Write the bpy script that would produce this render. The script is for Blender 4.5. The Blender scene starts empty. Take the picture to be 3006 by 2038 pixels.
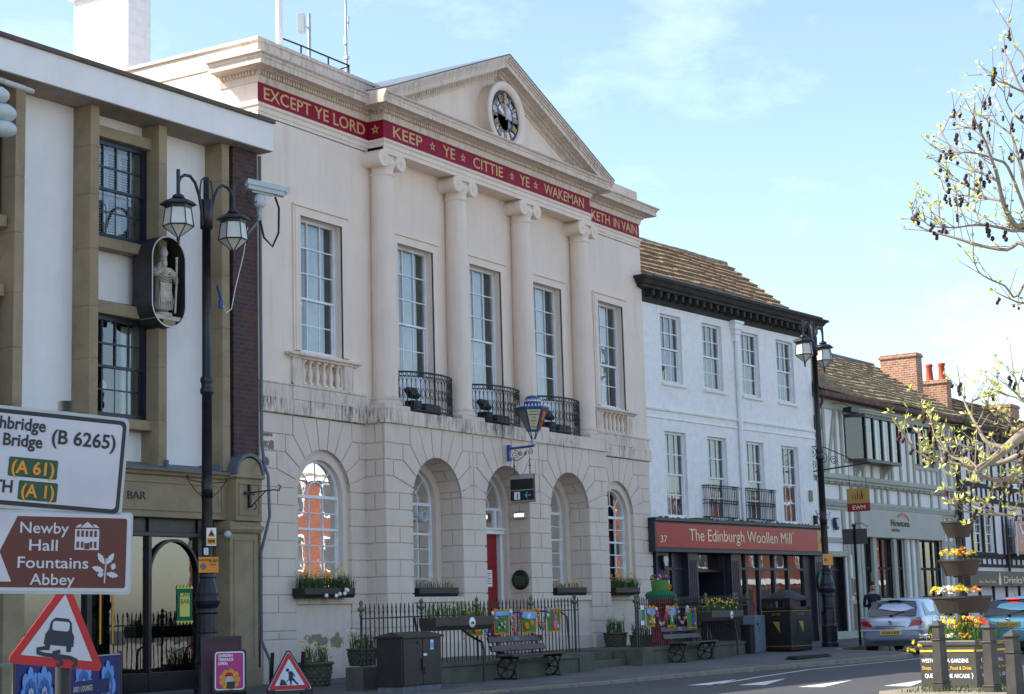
import bpy, bmesh, math, random
from mathutils import Vector, Matrix
random.seed(7)
R = math.radians
sc = bpy.context.scene
col = sc.collection

# ------------------------------------------------------------------ camera, sky, sun, exposure
cd = bpy.data.cameras.new('camera'); cam = bpy.data.objects.new('camera', cd); col.objects.link(cam); sc.camera = cam
cd.sensor_width = 36; cd.lens = 62.444; cd.clip_start = .1; cd.clip_end = 4000
_yw, _pt, _rl = R(58.97527), R(8.66414), R(-1.65516)
_f = Vector((math.sin(_yw)*math.cos(_pt), math.cos(_yw)*math.cos(_pt), math.sin(_pt)))
_r0 = Vector((math.cos(_yw), -math.sin(_yw), 0)); _u0 = _r0.cross(_f)
_r = _r0*math.cos(_rl)+_u0*math.sin(_rl); _u = _u0*math.cos(_rl)-_r0*math.sin(_rl)
_m = Matrix((_r, _u, -_f)).transposed().to_4x4(); _m.translation = (-36.0334, -22.4156, 1.3028)
cam.matrix_world = _m

SUN_EL, SUN_AZ = R(43), R(-35)          # azimuth clockwise from +Y
w = bpy.data.worlds.new('World'); sc.world = w; w.use_nodes = True
nt = w.node_tree; bg = nt.nodes['Background']
sky = nt.nodes.new('ShaderNodeTexSky'); sky.sky_type = 'NISHITA'; sky.sun_disc = False
sky.sun_elevation = SUN_EL; sky.sun_rotation = SUN_AZ; sky.altitude = 40; sky.air_density = 1.0; sky.dust_density = 1.5; sky.ozone_density = 1.0
# faint cirrus mixed into the sky itself
tc = nt.nodes.new('ShaderNodeTexCoord'); mp = nt.nodes.new('ShaderNodeMapping'); mp.inputs['Scale'].default_value = (1.2, 4.5, 9)
mp.inputs['Rotation'].default_value = (0, .25, .9)
nz = nt.nodes.new('ShaderNodeTexNoise'); nz.inputs['Scale'].default_value = 1.7; nz.inputs['Detail'].default_value = 7; nz.inputs['Roughness'].default_value = .62
cr = nt.nodes.new('ShaderNodeValToRGB'); cr.color_ramp.elements[0].position = .54; cr.color_ramp.elements[1].position = .9; cr.color_ramp.elements[1].color = (.3, .3, .3, 1)
mx = nt.nodes.new('ShaderNodeMixRGB'); mx.inputs[2].default_value = (7.5, 8.0, 8.4, 1)
L = nt.links.new
L(tc.outputs['Generated'], mp.inputs[0]); L(mp.outputs[0], nz.inputs['Vector']); L(nz.outputs['Fac'], cr.inputs[0]); L(cr.outputs[0], mx.inputs[0])
L(sky.outputs[0], mx.inputs[1]); L(mx.outputs[0], bg.inputs[0]); bg.inputs[1].default_value = .15

sd = Vector((math.sin(SUN_AZ)*math.cos(SUN_EL), math.cos(SUN_AZ)*math.cos(SUN_EL), math.sin(SUN_EL)))
sl = bpy.data.lights.new('sun', 'SUN'); sl.energy = 4.2; sl.angle = R(.53); sl.color = (1, .95, .86)
so = bpy.data.objects.new('sun', sl); col.objects.link(so); so.rotation_euler = sd.to_track_quat('Z', 'Y').to_euler(); so.location = (0, 0, 60)
sc.view_settings.view_transform = 'Standard'; sc.view_settings.look = 'None'; sc.view_settings.exposure = 1.1; sc.view_settings.gamma = 1
sc.cycles.max_bounces = 7; sc.cycles.transparent_max_bounces = 12

# ------------------------------------------------------------------ helpers
def link(o, parent=None, loc=None, rot=None):
    col.objects.link(o)
    if parent is not None: o.parent = parent
    if loc is not None: o.location = loc
    if rot is not None: o.rotation_euler = rot
    return o
def empty(name, loc=(0, 0, 0), rz=0, label=None, cat=None, group=None, parent=None):
    o = bpy.data.objects.new(name, None); link(o, parent, loc, (0, 0, rz)); o.empty_display_size = .3
    return tag(o, label, cat, group)
def tag(o, label=None, cat=None, group=None, kind=None):
    if label: o['label'] = label
    if cat: o['category'] = cat
    if group: o['group'] = group
    if kind: o['kind'] = kind
    return o
def kids(o): return [c for c in bpy.data.objects if c.parent == o]
def dup(o, parent=None, loc=None, rz=None, label=None):
    c = o.copy(); col.objects.link(c)
    if parent is not None: c.parent = parent
    for ch in kids(o): dup(ch, c)
    if loc is not None: c.location = loc
    if rz is not None: c.rotation_euler = (0, 0, rz)
    if label: c['label'] = label
    return c
def arc(cx, cz, r, a0, a1, n):
    return [(cx+r*math.cos(R(a0+(a1-a0)*i/n)), cz+r*math.sin(R(a0+(a1-a0)*i/n))) for i in range(n+1)]

class MB:
    def __init__(s): s.v = []; s.f = []; s.m = []; s.sm = []
    def add(s, vs, fs, mi=0, M=None, smooth=False):
        b = len(s.v)
        for p in vs:
            p = Vector(p); s.v.append(M @ p if M is not None else p)
        for f in fs: s.f.append([b+i for i in f]); s.m.append(mi); s.sm.append(smooth)
        return s
    def box(s, x0, x1, y0, y1, z0, z1, mi=0, M=None):
        vs = [(x, y, z) for z in (z0, z1) for y in (y0, y1) for x in (x0, x1)]
        return s.add(vs, [(0, 2, 3, 1), (4, 5, 7, 6), (0, 1, 5, 4), (2, 6, 7, 3), (0, 4, 6, 2), (1, 3, 7, 5)], mi, M)
    def quad(s, a, b, c, d, mi=0, M=None): return s.add([a, b, c, d], [(0, 1, 2, 3)], mi, M)
    def prism(s, pts, y0, y1, mi=0, M=None, smooth=False):      # (x, z) outline pushed along y
        n = len(pts); vs = [(x, y0, z) for x, z in pts]+[(x, y1, z) for x, z in pts]
        s.add(vs, [tuple(range(n)), tuple(range(2*n-1, n-1, -1))], mi, M)
        return s.add(vs, [(i, i+n, (i+1) % n+n, (i+1) % n) for i in range(n)], mi, M, smooth)
    def plan(s, pts, z0, z1, mi=0, M=None):                     # (x, y) outline pushed along z
        n = len(pts); vs = [(x, y, z0) for x, y in pts]+[(x, y, z1) for x, y in pts]
        s.add(vs, [tuple(range(n-1, -1, -1)), tuple(range(n, 2*n))], mi, M)
        return s.add(vs, [(i, (i+1) % n, (i+1) % n+n, i+n) for i in range(n)], mi, M)
    def lathe(s, prof, c=(0, 0, 0), seg=16, mi=0, M=None, smooth=True, a0=0, rot=0):
        vs = []; fs = []; n = len(prof)
        for i in range(seg):
            a = 2*math.pi*i/seg+rot
            for r, z in prof: vs.append((c[0]+r*math.cos(a), c[1]+r*math.sin(a), c[2]+z))
        for i in range(seg):
            j = (i+1) % seg
            for k in range(n-1): fs.append((i*n+k, j*n+k, j*n+k+1, i*n+k+1))
        s.add(vs, fs, mi, M, smooth)
        if prof[0][0] > 1e-4: s.add([vs[i*n] for i in range(seg)], [tuple(range(seg-1, -1, -1))], mi, M)
        if prof[-1][0] > 1e-4: s.add([vs[i*n+n-1] for i in range(seg)], [tuple(range(seg))], mi, M)
        return s
    def tube(s, path, r, seg=6, mi=0, M=None, smooth=True, closed=False):
        P = [Vector(p) for p in path]; n = len(P); vs = []; fs = []
        up = Vector((0, 0, 1)); pn = None
        for i, p in enumerate(P):
            if closed: t = P[(i+1) % n]-P[i-1]
            else: t = P[min(i+1, n-1)]-P[max(i-1, 0)]
            if t.length < 1e-9: t = Vector((0, 0, 1))
            t.normalize()
            if pn is None:
                a = up if abs(t.z) < .9 else Vector((1, 0, 0)); pn = (a-t*a.dot(t)).normalized()
            else:
                pn = pn-t*pn.dot(t)
                pn = pn.normalized() if pn.length > 1e-6 else t.orthogonal().normalized()
            bn = t.cross(pn); rr = r[i] if isinstance(r, (list, tuple)) else r
            for k in range(seg):
                a = 2*math.pi*k/seg; vs.append(p+(pn*math.cos(a)+bn*math.sin(a))*rr)
        for i in range(n if closed else n-1):
            for k in range(seg):
                j = (i+1) % n; fs.append((i*seg+k, i*seg+(k+1) % seg, j*seg+(k+1) % seg, j*seg+k))
        s.add(vs, fs, mi, M, smooth)
        if not closed:
            s.add(vs[:seg], [tuple(range(seg-1, -1, -1))], mi, M); s.add(vs[-seg:], [tuple(range(seg))], mi, M)
        return s
    def sweep(s, prof, path, mi=0, closed=False, smooth=False, z=0):   # prof (outward, z) along plan path, outward on the right-hand side
        P = [Vector(p) for p in path]; n = len(P); m = len(prof); vs = []
        for i in range(n):
            d0 = (P[i]-P[i-1]).normalized() if (i > 0 or closed) else None
            d1 = (P[(i+1) % n]-P[i]).normalized() if (i < n-1 or closed) else None
            d0 = d0 or d1; d1 = d1 or d0
            n0 = Vector((d0.y, -d0.x)); n1 = Vector((d1.y, -d1.x)); b = n0+n1
            b = b/max(1e-6, b.dot(n0)) if b.length > 1e-6 else n0
            for o, h in prof: vs.append((P[i].x+b.x*o, P[i].y+b.y*o, z+h))
        fs = [(i*m+k, ((i+1) % n)*m+k, ((i+1) % n)*m+k+1, i*m+k+1) for i in range(n if closed else n-1) for k in range(m-1)]
        s.add(vs, fs, mi, None, smooth)
        if not closed: s.add(vs[:m], [tuple(range(m))], mi); s.add(vs[-m:], [tuple(range(m-1, -1, -1))], mi)
        return s
    def ico(s, c, r, mi=0, sub=1, sq=(1, 1, 1), M=None):
        bm = bmesh.new(); bmesh.ops.create_icosphere(bm, subdivisions=sub, radius=1)
        s.add([(c[0]+v.co.x*r*sq[0], c[1]+v.co.y*r*sq[1], c[2]+v.co.z*r*sq[2]) for v in bm.verts], [[v.index for v in f.verts] for f in bm.faces], mi, M, True); bm.free()
        return s
    def wall(s, x0, x1, z0, z1, y, holes=(), depth=.2, mi=0):   # flat wall facing -y with rectangular openings and their reveals
        xs = sorted({x0, x1, *[h[0] for h in holes], *[h[1] for h in holes]}); zs = sorted({z0, z1, *[h[2] for h in holes], *[h[3] for h in holes]})
        for a, b in zip(xs, xs[1:]):
            for c, d in zip(zs, zs[1:]):
                if any(h[0] <= a and b <= h[1] and h[2] <= c and d <= h[3] for h in holes): continue
                s.quad((a, y, c), (b, y, c), (b, y, d), (a, y, d), mi)
        for a, b, c, d in holes:
            q = y+depth
            s.quad((a, y, c), (a, y, d), (a, q, d), (a, q, c), mi); s.quad((b, y, d), (b, y, c), (b, q, c), (b, q, d), mi)
            s.quad((a, y, d), (b, y, d), (b, q, d), (a, q, d), mi); s.quad((b, y, c), (a, y, c), (a, q, c), (b, q, c), mi)
        return s
    def build(s, name, mats, parent=None, loc=None, rot=None, bevel=0, fix=True):
        me = bpy.data.meshes.new(name); me.from_pydata([tuple(v) for v in s.v], [], s.f)
        for m in (mats if isinstance(mats, (list, tuple)) else [mats]): me.materials.append(m)
        for p, i, q in zip(me.polygons, s.m, s.sm): p.material_index = i; p.use_smooth = q
        if fix:
            bm = bmesh.new(); bm.from_mesh(me); bmesh.ops.recalc_face_normals(bm, faces=bm.faces[:]); bm.to_mesh(me); bm.free()
        o = bpy.data.objects.new(name, me); link(o, parent, loc, rot)
        if bevel:
            b = o.modifiers.new('bevel', 'BEVEL'); b.width = bevel; b.segments = 2; b.limit_method = 'ANGLE'; b.angle_limit = R(35)
        return o
def text(name, body, size, mat, parent, loc, rot=(R(90), 0, 0), ax='LEFT', ay='BOTTOM_BASELINE', sx=1, ext=.004, bold=0, space=1, width=None, shear=0):
    c = bpy.data.curves.new(name, 'FONT'); c.body = body; c.size = size; c.align_x = ax; c.align_y = ay; c.extrude = ext; c.offset = bold; c.space_character = space; c.resolution_u = 3; c.shear = shear
    t = bpy.data.objects.new('tmp', c); col.objects.link(t)
    me = bpy.data.meshes.new_from_object(t); col.objects.unlink(t); bpy.data.objects.remove(t)
    if width:
        xs = [v.co.x for v in me.vertices]; k = width/(max(xs)-min(xs)); sx = k
        if ax == 'LEFT':
            m0 = min(xs)
            for v in me.vertices: v.co.x -= m0
    for v in me.vertices: v.co.x *= sx
    me.name = name; me.materials.clear(); me.materials.append(mat)
    o = bpy.data.objects.new(name, me); link(o, parent, loc, rot); return o
FX = (R(90), 0, R(-90))      # lettering that faces -X

# ------------------------------------------------------------------ materials
def C(h):
    h = h.lstrip('#'); return tuple((lambda c: c/12.92 if c <= .04045 else ((c+.055)/1.055)**2.4)(int(h[i:i+2], 16)/255) for i in (0, 2, 4))
def newmat(name):
    m = bpy.data.materials.new(name); m.use_nodes = True; n = m.node_tree.nodes; return m, n, m.node_tree.links.new, n['Principled BSDF']
def coords(n, l, world=True, scale=(1, 1, 1)):
    if world: o = n.new('ShaderNodeNewGeometry').outputs['Position']
    else: o = n.new('ShaderNodeTexCoord').outputs['Object']
    mp = n.new('ShaderNodeMapping'); mp.inputs['Scale'].default_value = scale; l(o, mp.inputs[0]); return mp.outputs[0]
def noise(n, l, vec, scale, detail=4, rough=.55):
    t = n.new('ShaderNodeTexNoise'); t.inputs['Scale'].default_value = scale; t.inputs['Detail'].default_value = detail; t.inputs['Roughness'].default_value = rough
    l(vec, t.inputs['Vector']); return t.outputs['Fac']
def ramp(n, l, fac, stops):
    r = n.new('ShaderNodeValToRGB'); e = r.color_ramp.elements
    while len(e) < len(stops): e.new(.5)
    for q, (p, c) in zip(e, stops): q.position = p; q.color = (*c, 1) if len(c) == 3 else c
    l(fac, r.inputs[0]); return r.outputs[0]
def mix(n, l, fac, a, b, mode='MIX'):
    m = n.new('ShaderNodeMixRGB'); m.blend_type = mode
    for i, q in enumerate((fac, a, b)):
        if hasattr(q, 'is_linked'): l(q, m.inputs[i])
        elif i == 0: m.inputs[0].default_value = q
        else: m.inputs[i].default_value = (*q, 1)
    return m.outputs[0]
def bump(n, l, bs, h, strength=.2, dist=.01):
    b = n.new('ShaderNodeBump'); b.inputs['Strength'].default_value = strength; b.inputs['Distance'].default_value = dist
    l(h, b.inputs['Height']); l(b.outputs[0], bs.inputs['Normal'])
def sh(c, k): return tuple(min(1, x*k) for x in c)
def pm(name, c, rough=.6, var=.12, scale=3, bmp=0, metal=0, dirt=0, dirtc=(.06, .055, .04), streak=False, spec=.5, coat=0, fine=0):
    m, n, l, bs = newmat(name); bs.inputs['Roughness'].default_value = rough; bs.inputs['Metallic'].default_value = metal; bs.inputs['Specular IOR Level'].default_value = spec
    bs.inputs['Coat Weight'].default_value = coat
    v = coords(n, l); f = noise(n, l, v, scale, 5)
    out = ramp(n, l, f, [(.3, sh(c, 1-var)), (.7, sh(c, 1+var))])
    if fine:
        out = mix(n, l, fine, out, ramp(n, l, noise(n, l, v, scale*14, 3), [(.35, sh(c, .55)), (.65, sh(c, 1.3))]))
    if dirt:
        v2 = coords(n, l, True, (5, 5, .55) if streak else (1, 1, 1)); d = noise(n, l, v2, 1.3 if streak else 2.4, 6, .65)
        out = mix(n, l, ramp(n, l, d, [(.5, (0, 0, 0)), (.78, (dirt, dirt, dirt))]), out, dirtc)
    l(out, bs.inputs['Base Color'])
    if rough > .2:
        rr = n.new('ShaderNodeMapRange'); rr.inputs['To Min'].default_value = max(0, rough-.1); rr.inputs['To Max'].default_value = min(1, rough+.12); l(noise(n, l, v, scale*3, 4), rr.inputs[0]); l(rr.outputs[0], bs.inputs['Roughness'])
    if bmp: bump(n, l, bs, noise(n, l, v, 45, 6, .7), bmp, .01)
    return m
def brickmat(name, c1, c2, mortar, bw=.225, bh=.075, ms=.012, rough=.8, bmp=.6, paint=None, var=.25, rx=0):
    m, n, l, bs = newmat(name); bs.inputs['Roughness'].default_value = rough
    tc = n.new('ShaderNodeTexCoord'); sp = n.new('ShaderNodeSeparateXYZ'); l(tc.outputs['Object'], sp.inputs[0])
    ad = n.new('ShaderNodeMath'); ad.operation = 'ADD'; l(sp.outputs[0], ad.inputs[0]); l(sp.outputs[1], ad.inputs[1])
    cb = n.new('ShaderNodeCombineXYZ'); l(ad.outputs[0], cb.inputs[0]); l(sp.outputs[2], cb.inputs[1])
    b = n.new('ShaderNodeTexBrick'); b.inputs['Scale'].default_value = 1; b.inputs['Brick Width'].default_value = bw; b.inputs['Row Height'].default_value = bh; b.inputs['Mortar Size'].default_value = ms
    b.inputs['Color1'].default_value = (*c1, 1); b.inputs['Color2'].default_value = (*c2, 1); b.inputs['Mortar'].default_value = (*mortar, 1); l(cb.outputs[0], b.inputs['Vector'])
    v = coords(n, l); nf = noise(n, l, v, 5, 5)
    if paint:
        base = ramp(n, l, nf, [(.3, sh(paint, .92)), (.7, sh(paint, 1.05))])
        v2 = coords(n, l, True, (5, 5, .5)); d = noise(n, l, v2, 1.1, 6, .65)
        base = mix(n, l, ramp(n, l, d, [(.6, (0, 0, 0)), (.85, (.55, .55, .55))]), base, (.16, .16, .1))
        base = mix(n, l, ramp(n, l, b.outputs['Fac'], [(0, (0, 0, 0)), (1, (.1, .1, .1))]), base, sh(paint, .6))
        l(base, bs.inputs['Base Color'])
    else:
        l(mix(n, l, 1.0, b.outputs['Color'], ramp(n, l, nf, [(.25, (1-var,)*3), (.75, (1+var,)*3)]), 'MULTIPLY'), bs.inputs['Base Color'])
    iv = n.new('ShaderNodeMath'); iv.operation = 'SUBTRACT'; iv.inputs[0].default_value = 1; l(b.outputs['Fac'], iv.inputs[1])
    bump(n, l, bs, iv.outputs[0], bmp, .012)
    return m
def glassmat(name, tint=(.8, .85, .87), refl=.1, wob=.02):
    m = bpy.data.materials.new(name); m.use_nodes = True; n = m.node_tree.nodes; l = m.node_tree.links.new; n.remove(n['Principled BSDF'])
    t = n.new('ShaderNodeBsdfTransparent'); t.inputs[0].default_value = (*tint, 1); g = n.new('ShaderNodeBsdfGlossy'); g.inputs['Roughness'].default_value = .015
    fr = n.new('ShaderNodeFresnel'); fr.inputs[0].default_value = 1.6; a = n.new('ShaderNodeMath'); a.operation = 'ADD'; a.inputs[1].default_value = refl; a.use_clamp = True
    ms = n.new('ShaderNodeMixShader'); v = coords(n, l); bp = n.new('ShaderNodeBump'); bp.inputs['Strength'].default_value = wob; bp.inputs['Distance'].default_value = .1
    l(noise(n, l, v, 2.6, 2), bp.inputs['Height']); l(bp.outputs[0], g.inputs['Normal'])
    l(fr.outputs[0], a.inputs[0]); l(a.outputs[0], ms.inputs[0]); l(t.outputs[0], ms.inputs[1]); l(g.outputs[0], ms.inputs[2]); l(ms.outputs[0], n['Material Output'].inputs[0]); return m
def emis(name, c, s):
    m, n, l, bs = newmat(name); bs.inputs['Base Color'].default_value = (*c, 1); bs.inputs['Emission Color'].default_value = (*c, 1); bs.inputs['Emission Strength'].default_value = s; return m

M = {}
CR = (.78, .655, .55)
def creammat(name, k=1, grime=0, patch=None):
    """masonry paint; grime = green-black algae runs, patch = world boxes where render has come away"""
    m, n, l, bs = newmat(name); bs.inputs['Roughness'].default_value = .72; bs.inputs['Specular IOR Level'].default_value = .3
    v = coords(n, l); c = sh(CR, k)
    out = ramp(n, l, noise(n, l, v, 1.1, 6, .6), [(.25, sh(c, .93)), (.75, sh(c, 1.05))])
    st = noise(n, l, coords(n, l, True, (4, 4, .4)), 1.2, 7, .68)
    out = mix(n, l, ramp(n, l, st, [(.52, (0, 0, 0)), (.85, (.3+grime*.3,)*3)]), out, (.2, .17, .13))
    sp = noise(n, l, v, 9, 6, .75)
    out = mix(n, l, ramp(n, l, sp, [(.64, (0, 0, 0)), (.74, (.35,)*3)]), out, (.22, .19, .15))
    if grime:
        g = noise(n, l, coords(n, l, True, (6, 6, 1.1)), 2.2, 8, .72); big = noise(n, l, v, .8, 3)
        mm = n.new('ShaderNodeMath'); mm.operation = 'MULTIPLY'; l(ramp(n, l, g, [(.46, (0, 0, 0)), (.6, (1, 1, 1))]), mm.inputs[0]); l(ramp(n, l, big, [(.38, (.1,)*3), (.6, (1, 1, 1))]), mm.inputs[1])
        m2 = n.new('ShaderNodeMath'); m2.operation = 'MULTIPLY'; l(mm.outputs[0], m2.inputs[0]); m2.inputs[1].default_value = grime
        out = mix(n, l, m2.outputs[0], out, (.045, .045, .03))
    if patch:
        sx = n.new('ShaderNodeSeparateXYZ'); l(n.new('ShaderNodeNewGeometry').outputs['Position'], sx.inputs[0]); tot = None
        for (cx, cz, rx, rz, cc) in patch:
            def ell(o, c0, r0):
                a = n.new('ShaderNodeMath'); a.operation = 'SUBTRACT'; l(o, a.inputs[0]); a.inputs[1].default_value = c0
                b = n.new('ShaderNodeMath'); b.operation = 'DIVIDE'; l(a.outputs[0], b.inputs[0]); b.inputs[1].default_value = r0
                p = n.new('ShaderNodeMath'); p.operation = 'POWER'; l(b.outputs[0], p.inputs[0]); p.inputs[1].default_value = 2; return p.outputs[0]
            a = n.new('ShaderNodeMath'); a.operation = 'ADD'; l(ell(sx.outputs[0], cx, rx), a.inputs[0]); l(ell(sx.outputs[2], cz, rz), a.inputs[1])
            b = n.new('ShaderNodeMath'); b.operation = 'MULTIPLY_ADD'; l(noise(n, l, v, 3.2, 7, .7), b.inputs[0]); b.inputs[1].default_value = 4.2; l(a.outputs[0], b.inputs[2])
            out = mix(n, l, ramp(n, l, b.outputs[0], [(.0, (1, 1, 1)), (.01, (1, 1, 1))]) if 0 else _lt(n, l, b.outputs[0], 2.55), out, cc)
    l(out, bs.inputs['Base Color']); bump(n, l, bs, noise(n, l, v, 30, 6, .7), .12, .01); return m
def _lt(n, l, o, t):
    a = n.new('ShaderNodeMath'); a.operation = 'LESS_THAN'; l(o, a.inputs[0]); a.inputs[1].default_value = t; return a.outputs[0]

M['cream'] = creammat('cream_masonry_paint')
M['cream_dirty'] = creammat('cream_paint_with_algae', .92, .95)
M['cream_soiled'] = creammat('cream_paint_soiled', .9, .35)
M['cream_patchy'] = creammat('cream_paint_peeling', .95, .1, [(-6.62, .98, .62, .16, (.3, .24, .15)), (-6.1, .92, .35, .2, (.3, .24, .15)), (-8.35, 5.1, .3, .12, (.17, .15, .12)), (-8.35, 4.85, .32, .14, (.2, .17, .14)), (-8.4, 4.5, .2, .16, (.17, .14, .12))])
M['frieze_red'] = pm('frieze_crimson_paint', C('8c0a30'), .6, .12, 2, .05, dirt=.25, dirtc=C('6a2436'), spec=.2)
M['cream_low'] = creammat('cream_masonry_paint_low', .88)
M['gilt'] = pm('dull_gold_lettering', C('c8a06a'), .5, .15, 5)
M['white_joinery'] = pm('white_window_paint', (.74, .76, .78), .4, .08, 4, dirt=.35, dirtc=(.3, .28, .25))
M['glass'] = glassmat('window_glass', refl=.1, wob=.012)
M['glass_shop'] = glassmat('shop_glass', (.5, .52, .53), refl=.14, wob=.006)
M['glass_dark'] = glassmat('dark_glass', (.25, .28, .3), refl=.06, wob=.01)
M['room'] = pm('dim_room', (.05, .055, .06), .9)
M['room_light'] = pm('pale_interior_wall', (.3, .34, .36), .9)
M['curtain'] = pm('pale_curtain', (.72, .78, .8), .9, .1, 4)
M['blackiron'] = pm('black_ironwork', (.012, .012, .014), .4, .3, 6, .05)
M['navyblack'] = pm('lamp_post_paint', C('16181f'), .38, .25, 5, .06, dirt=.25, dirtc=(.1, .09, .08))
M['reddoor'] = pm('red_door_paint', C('8c0f14'), .35, .06)
M['white_render'] = pm('white_render', (.8, .78, .76), .85, .04, 1.3, .25, dirt=.1, dirtc=(.4, .38, .35), streak=True)
M['white_paint'] = pm('white_paint', (.78, .78, .78), .5, .04)
M['stone_tan'] = pm('tan_sandstone', C('97866a'), .85, .14, 1.8, .3, dirt=.45, dirtc=C('55493a'), fine=.15)
M['coping'] = pm('dark_coping_stone', C('5b5248'), .9, .25, 3, .3)
M['soffit'] = pm('stained_soffit', C('8f867a'), .9, .12, 2, .1, dirt=.5, dirtc=C('5a5045'))
M['brick_dark'] = brickmat('dark_blue_brick', C('3a2a2c'), C('58302a'), C('4a4441'), .225, .09, .01)
M['brick_red'] = brickmat('old_red_brick', C('8a4f38'), C('a06c4c'), C('a89884'), .23, .09, .016, var=.35)
M['brick_square'] = brickmat('terrace_red_brick', C('6e3224'), C('7d3e2a'), C('6d5c4c'), .225, .09, .012)
M['brick_white'] = brickmat('whitewashed_brick', (1, 1, 1), (1, 1, 1), (1, 1, 1), .23, .085, .01, paint=(.83, .82, .8), bmp=.28)
M['nogging'] = brickmat('brick_nogging', C('6e3f2c'), C('7c4a35'), C('a79784'), .12, .035, .006)
M['navy'] = pm('navy_window_paint', C('1b2130'), .35, .15, 5)
M['shopblue'] = pm('dark_blue_grey_shopfront', C('2b2d38'), .4, .15, 2)
M['lead'] = pm('grey_lead', C('5d6670'), .6, .2, 2, .15, dirt=.4)
M['darkwood'] = pm('black_brown_timber', C('2c2825'), .8, .3, 3, .25, dirt=.4, dirtc=C('55504a'))
M['sage'] = pm('sage_green_timber', C('a3a699'), .65, .08, 3, .1, dirt=.4, dirtc=C('6d6d5c'))
M['sage_board'] = pm('sage_fascia_board', C('a5a89c'), .55, .05, 2)
M['signred'] = pm('red_shop_fascia', C('a5221d'), .32, .05, 1)
M['signgold'] = pm('gold_sign_panel', C('a98a45'), .4, .08, 2)
M['signcrim'] = pm('crimson_sign_panel', C('8d1526'), .4, .05, 2)
M['letters'] = pm('cream_letters', C('e8dcb8'), .5, .03)
M['white_letters'] = pm('white_letters', (.82, .82, .82), .5, .02)
M['black_letters'] = pm('black_letters', (.012, .012, .014), .45, .05)
M['signwhite'] = pm('sign_white_face', (.52, .52, .55), .4, .05, 2, dirt=.3, dirtc=(.32, .3, .3))
M['signgrey'] = pm('sign_edge_grey', (.42, .45, .45), .5, .1, 4)
M['signgreen'] = pm('sign_green_patch', C('0a4526'), .4, .05)
M['signamber'] = pm('sign_amber_letters', C('d98a12'), .45, .03)
M['signbrown'] = pm('sign_brown_face', C('5a2215'), .42, .08, 3, dirt=.2, dirtc=C('70452f'))
M['trired'] = pm('warning_red', C('b0131b'), .4, .08, 4, dirt=.3, dirtc=C('c05048'))
M['steel'] = pm('galvanised_steel', (.4, .41, .41), .45, .2, 6, metal=.7)
M['cctv'] = pm('cctv_pale_grey', C('b8c3c4'), .4, .06, 3)
M['statue'] = pm('weathered_stone', C('bdb5a6'), .9, .25, 6, .5, dirt=.6, dirtc=C('4a443c'))
M['timber_seat'] = pm('stained_bench_timber', C('3b2422'), .5, .3, 5, .15)
M['stone_wall'] = pm('mossy_forecourt_stone', C('58574a'), .95, .25, 2, .4, dirt=.6, dirtc=C('303326'), fine=.2)
M['lamp_glass'] = pm('frosted_lantern_glass', (.62, .63, .55), .35, .08, 6)
M['leaf'] = pm('daffodil_leaf', C('3c5a22'), .5, .35, 9)
M['leaf_light'] = pm('primrose_leaf', C('55762a'), .5, .35, 12)
M['yellow'] = pm('yellow_petals', C('f2d632'), .6, .15, 14)
M['orange'] = pm('orange_petals', C('e79a3a'), .6, .15, 14)
M['white_petal'] = pm('white_petals', (.78, .77, .7), .6, .08, 14)
M['purple'] = pm('purple_petals', C('5f3f95'), .6, .25, 14)
M['plastic_black'] = pm('black_plastic', C('1c1b1b'), .45, .2, 4, .05)
M['tub'] = pm('brown_grey_plastic_tub', C('37312b'), .5, .15, 4, .05)
M['rubber'] = pm('tyre_rubber', (.012, .012, .012), .8)
M['soil'] = pm('soil', (.03, .022, .015), 1)
M['bin'] = pm('black_bin_plastic', C('1d1a19'), .45, .15, 6, .1)
M['goldband'] = pm('gold_band', C('a9813a'), .4, .1)
M['cabinet'] = pm('dark_cabinet_paint', C('101115'), .42, .35, 3, .06, dirt=.45, dirtc=C('3a332e'))
M['cab_worn'] = pm('worn_grey_paint', C('5c636c'), .7, .3, 8)
M['greybox'] = pm('grey_cabinet_paint', C('6b7886'), .5, .12, 3, .05, dirt=.3, dirtc=C('47505a'))
M['postred'] = pm('pillar_box_red', C('8e1013'), .4, .08)
M['knitgreen'] = pm('knitted_green', C('4d7d3c'), .95, .2, 40, .5)
M['knitorange'] = pm('knitted_orange', C('d78a18'), .95, .2, 40, .5)
M['knitblue'] = pm('knitted_sky_blue', C('7fb0dc'), .95, .15, 40, .5)
M['knitpink'] = pm('knitted_pink', C('d56a86'), .95, .15, 40, .5)
M['knitpurple'] = pm('knitted_purple', C('5c3f96'), .95, .15, 40, .5)
M['knitwhite'] = pm('knitted_white', (.75, .74, .76), .95, .1, 40, .5)
M['knitdark'] = pm('knitted_dark_green', C('1c6a44'), .95, .2, 40, .5)
M['knitred'] = pm('knitted_red', C('b8322e'), .95, .15, 40, .5)
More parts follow.
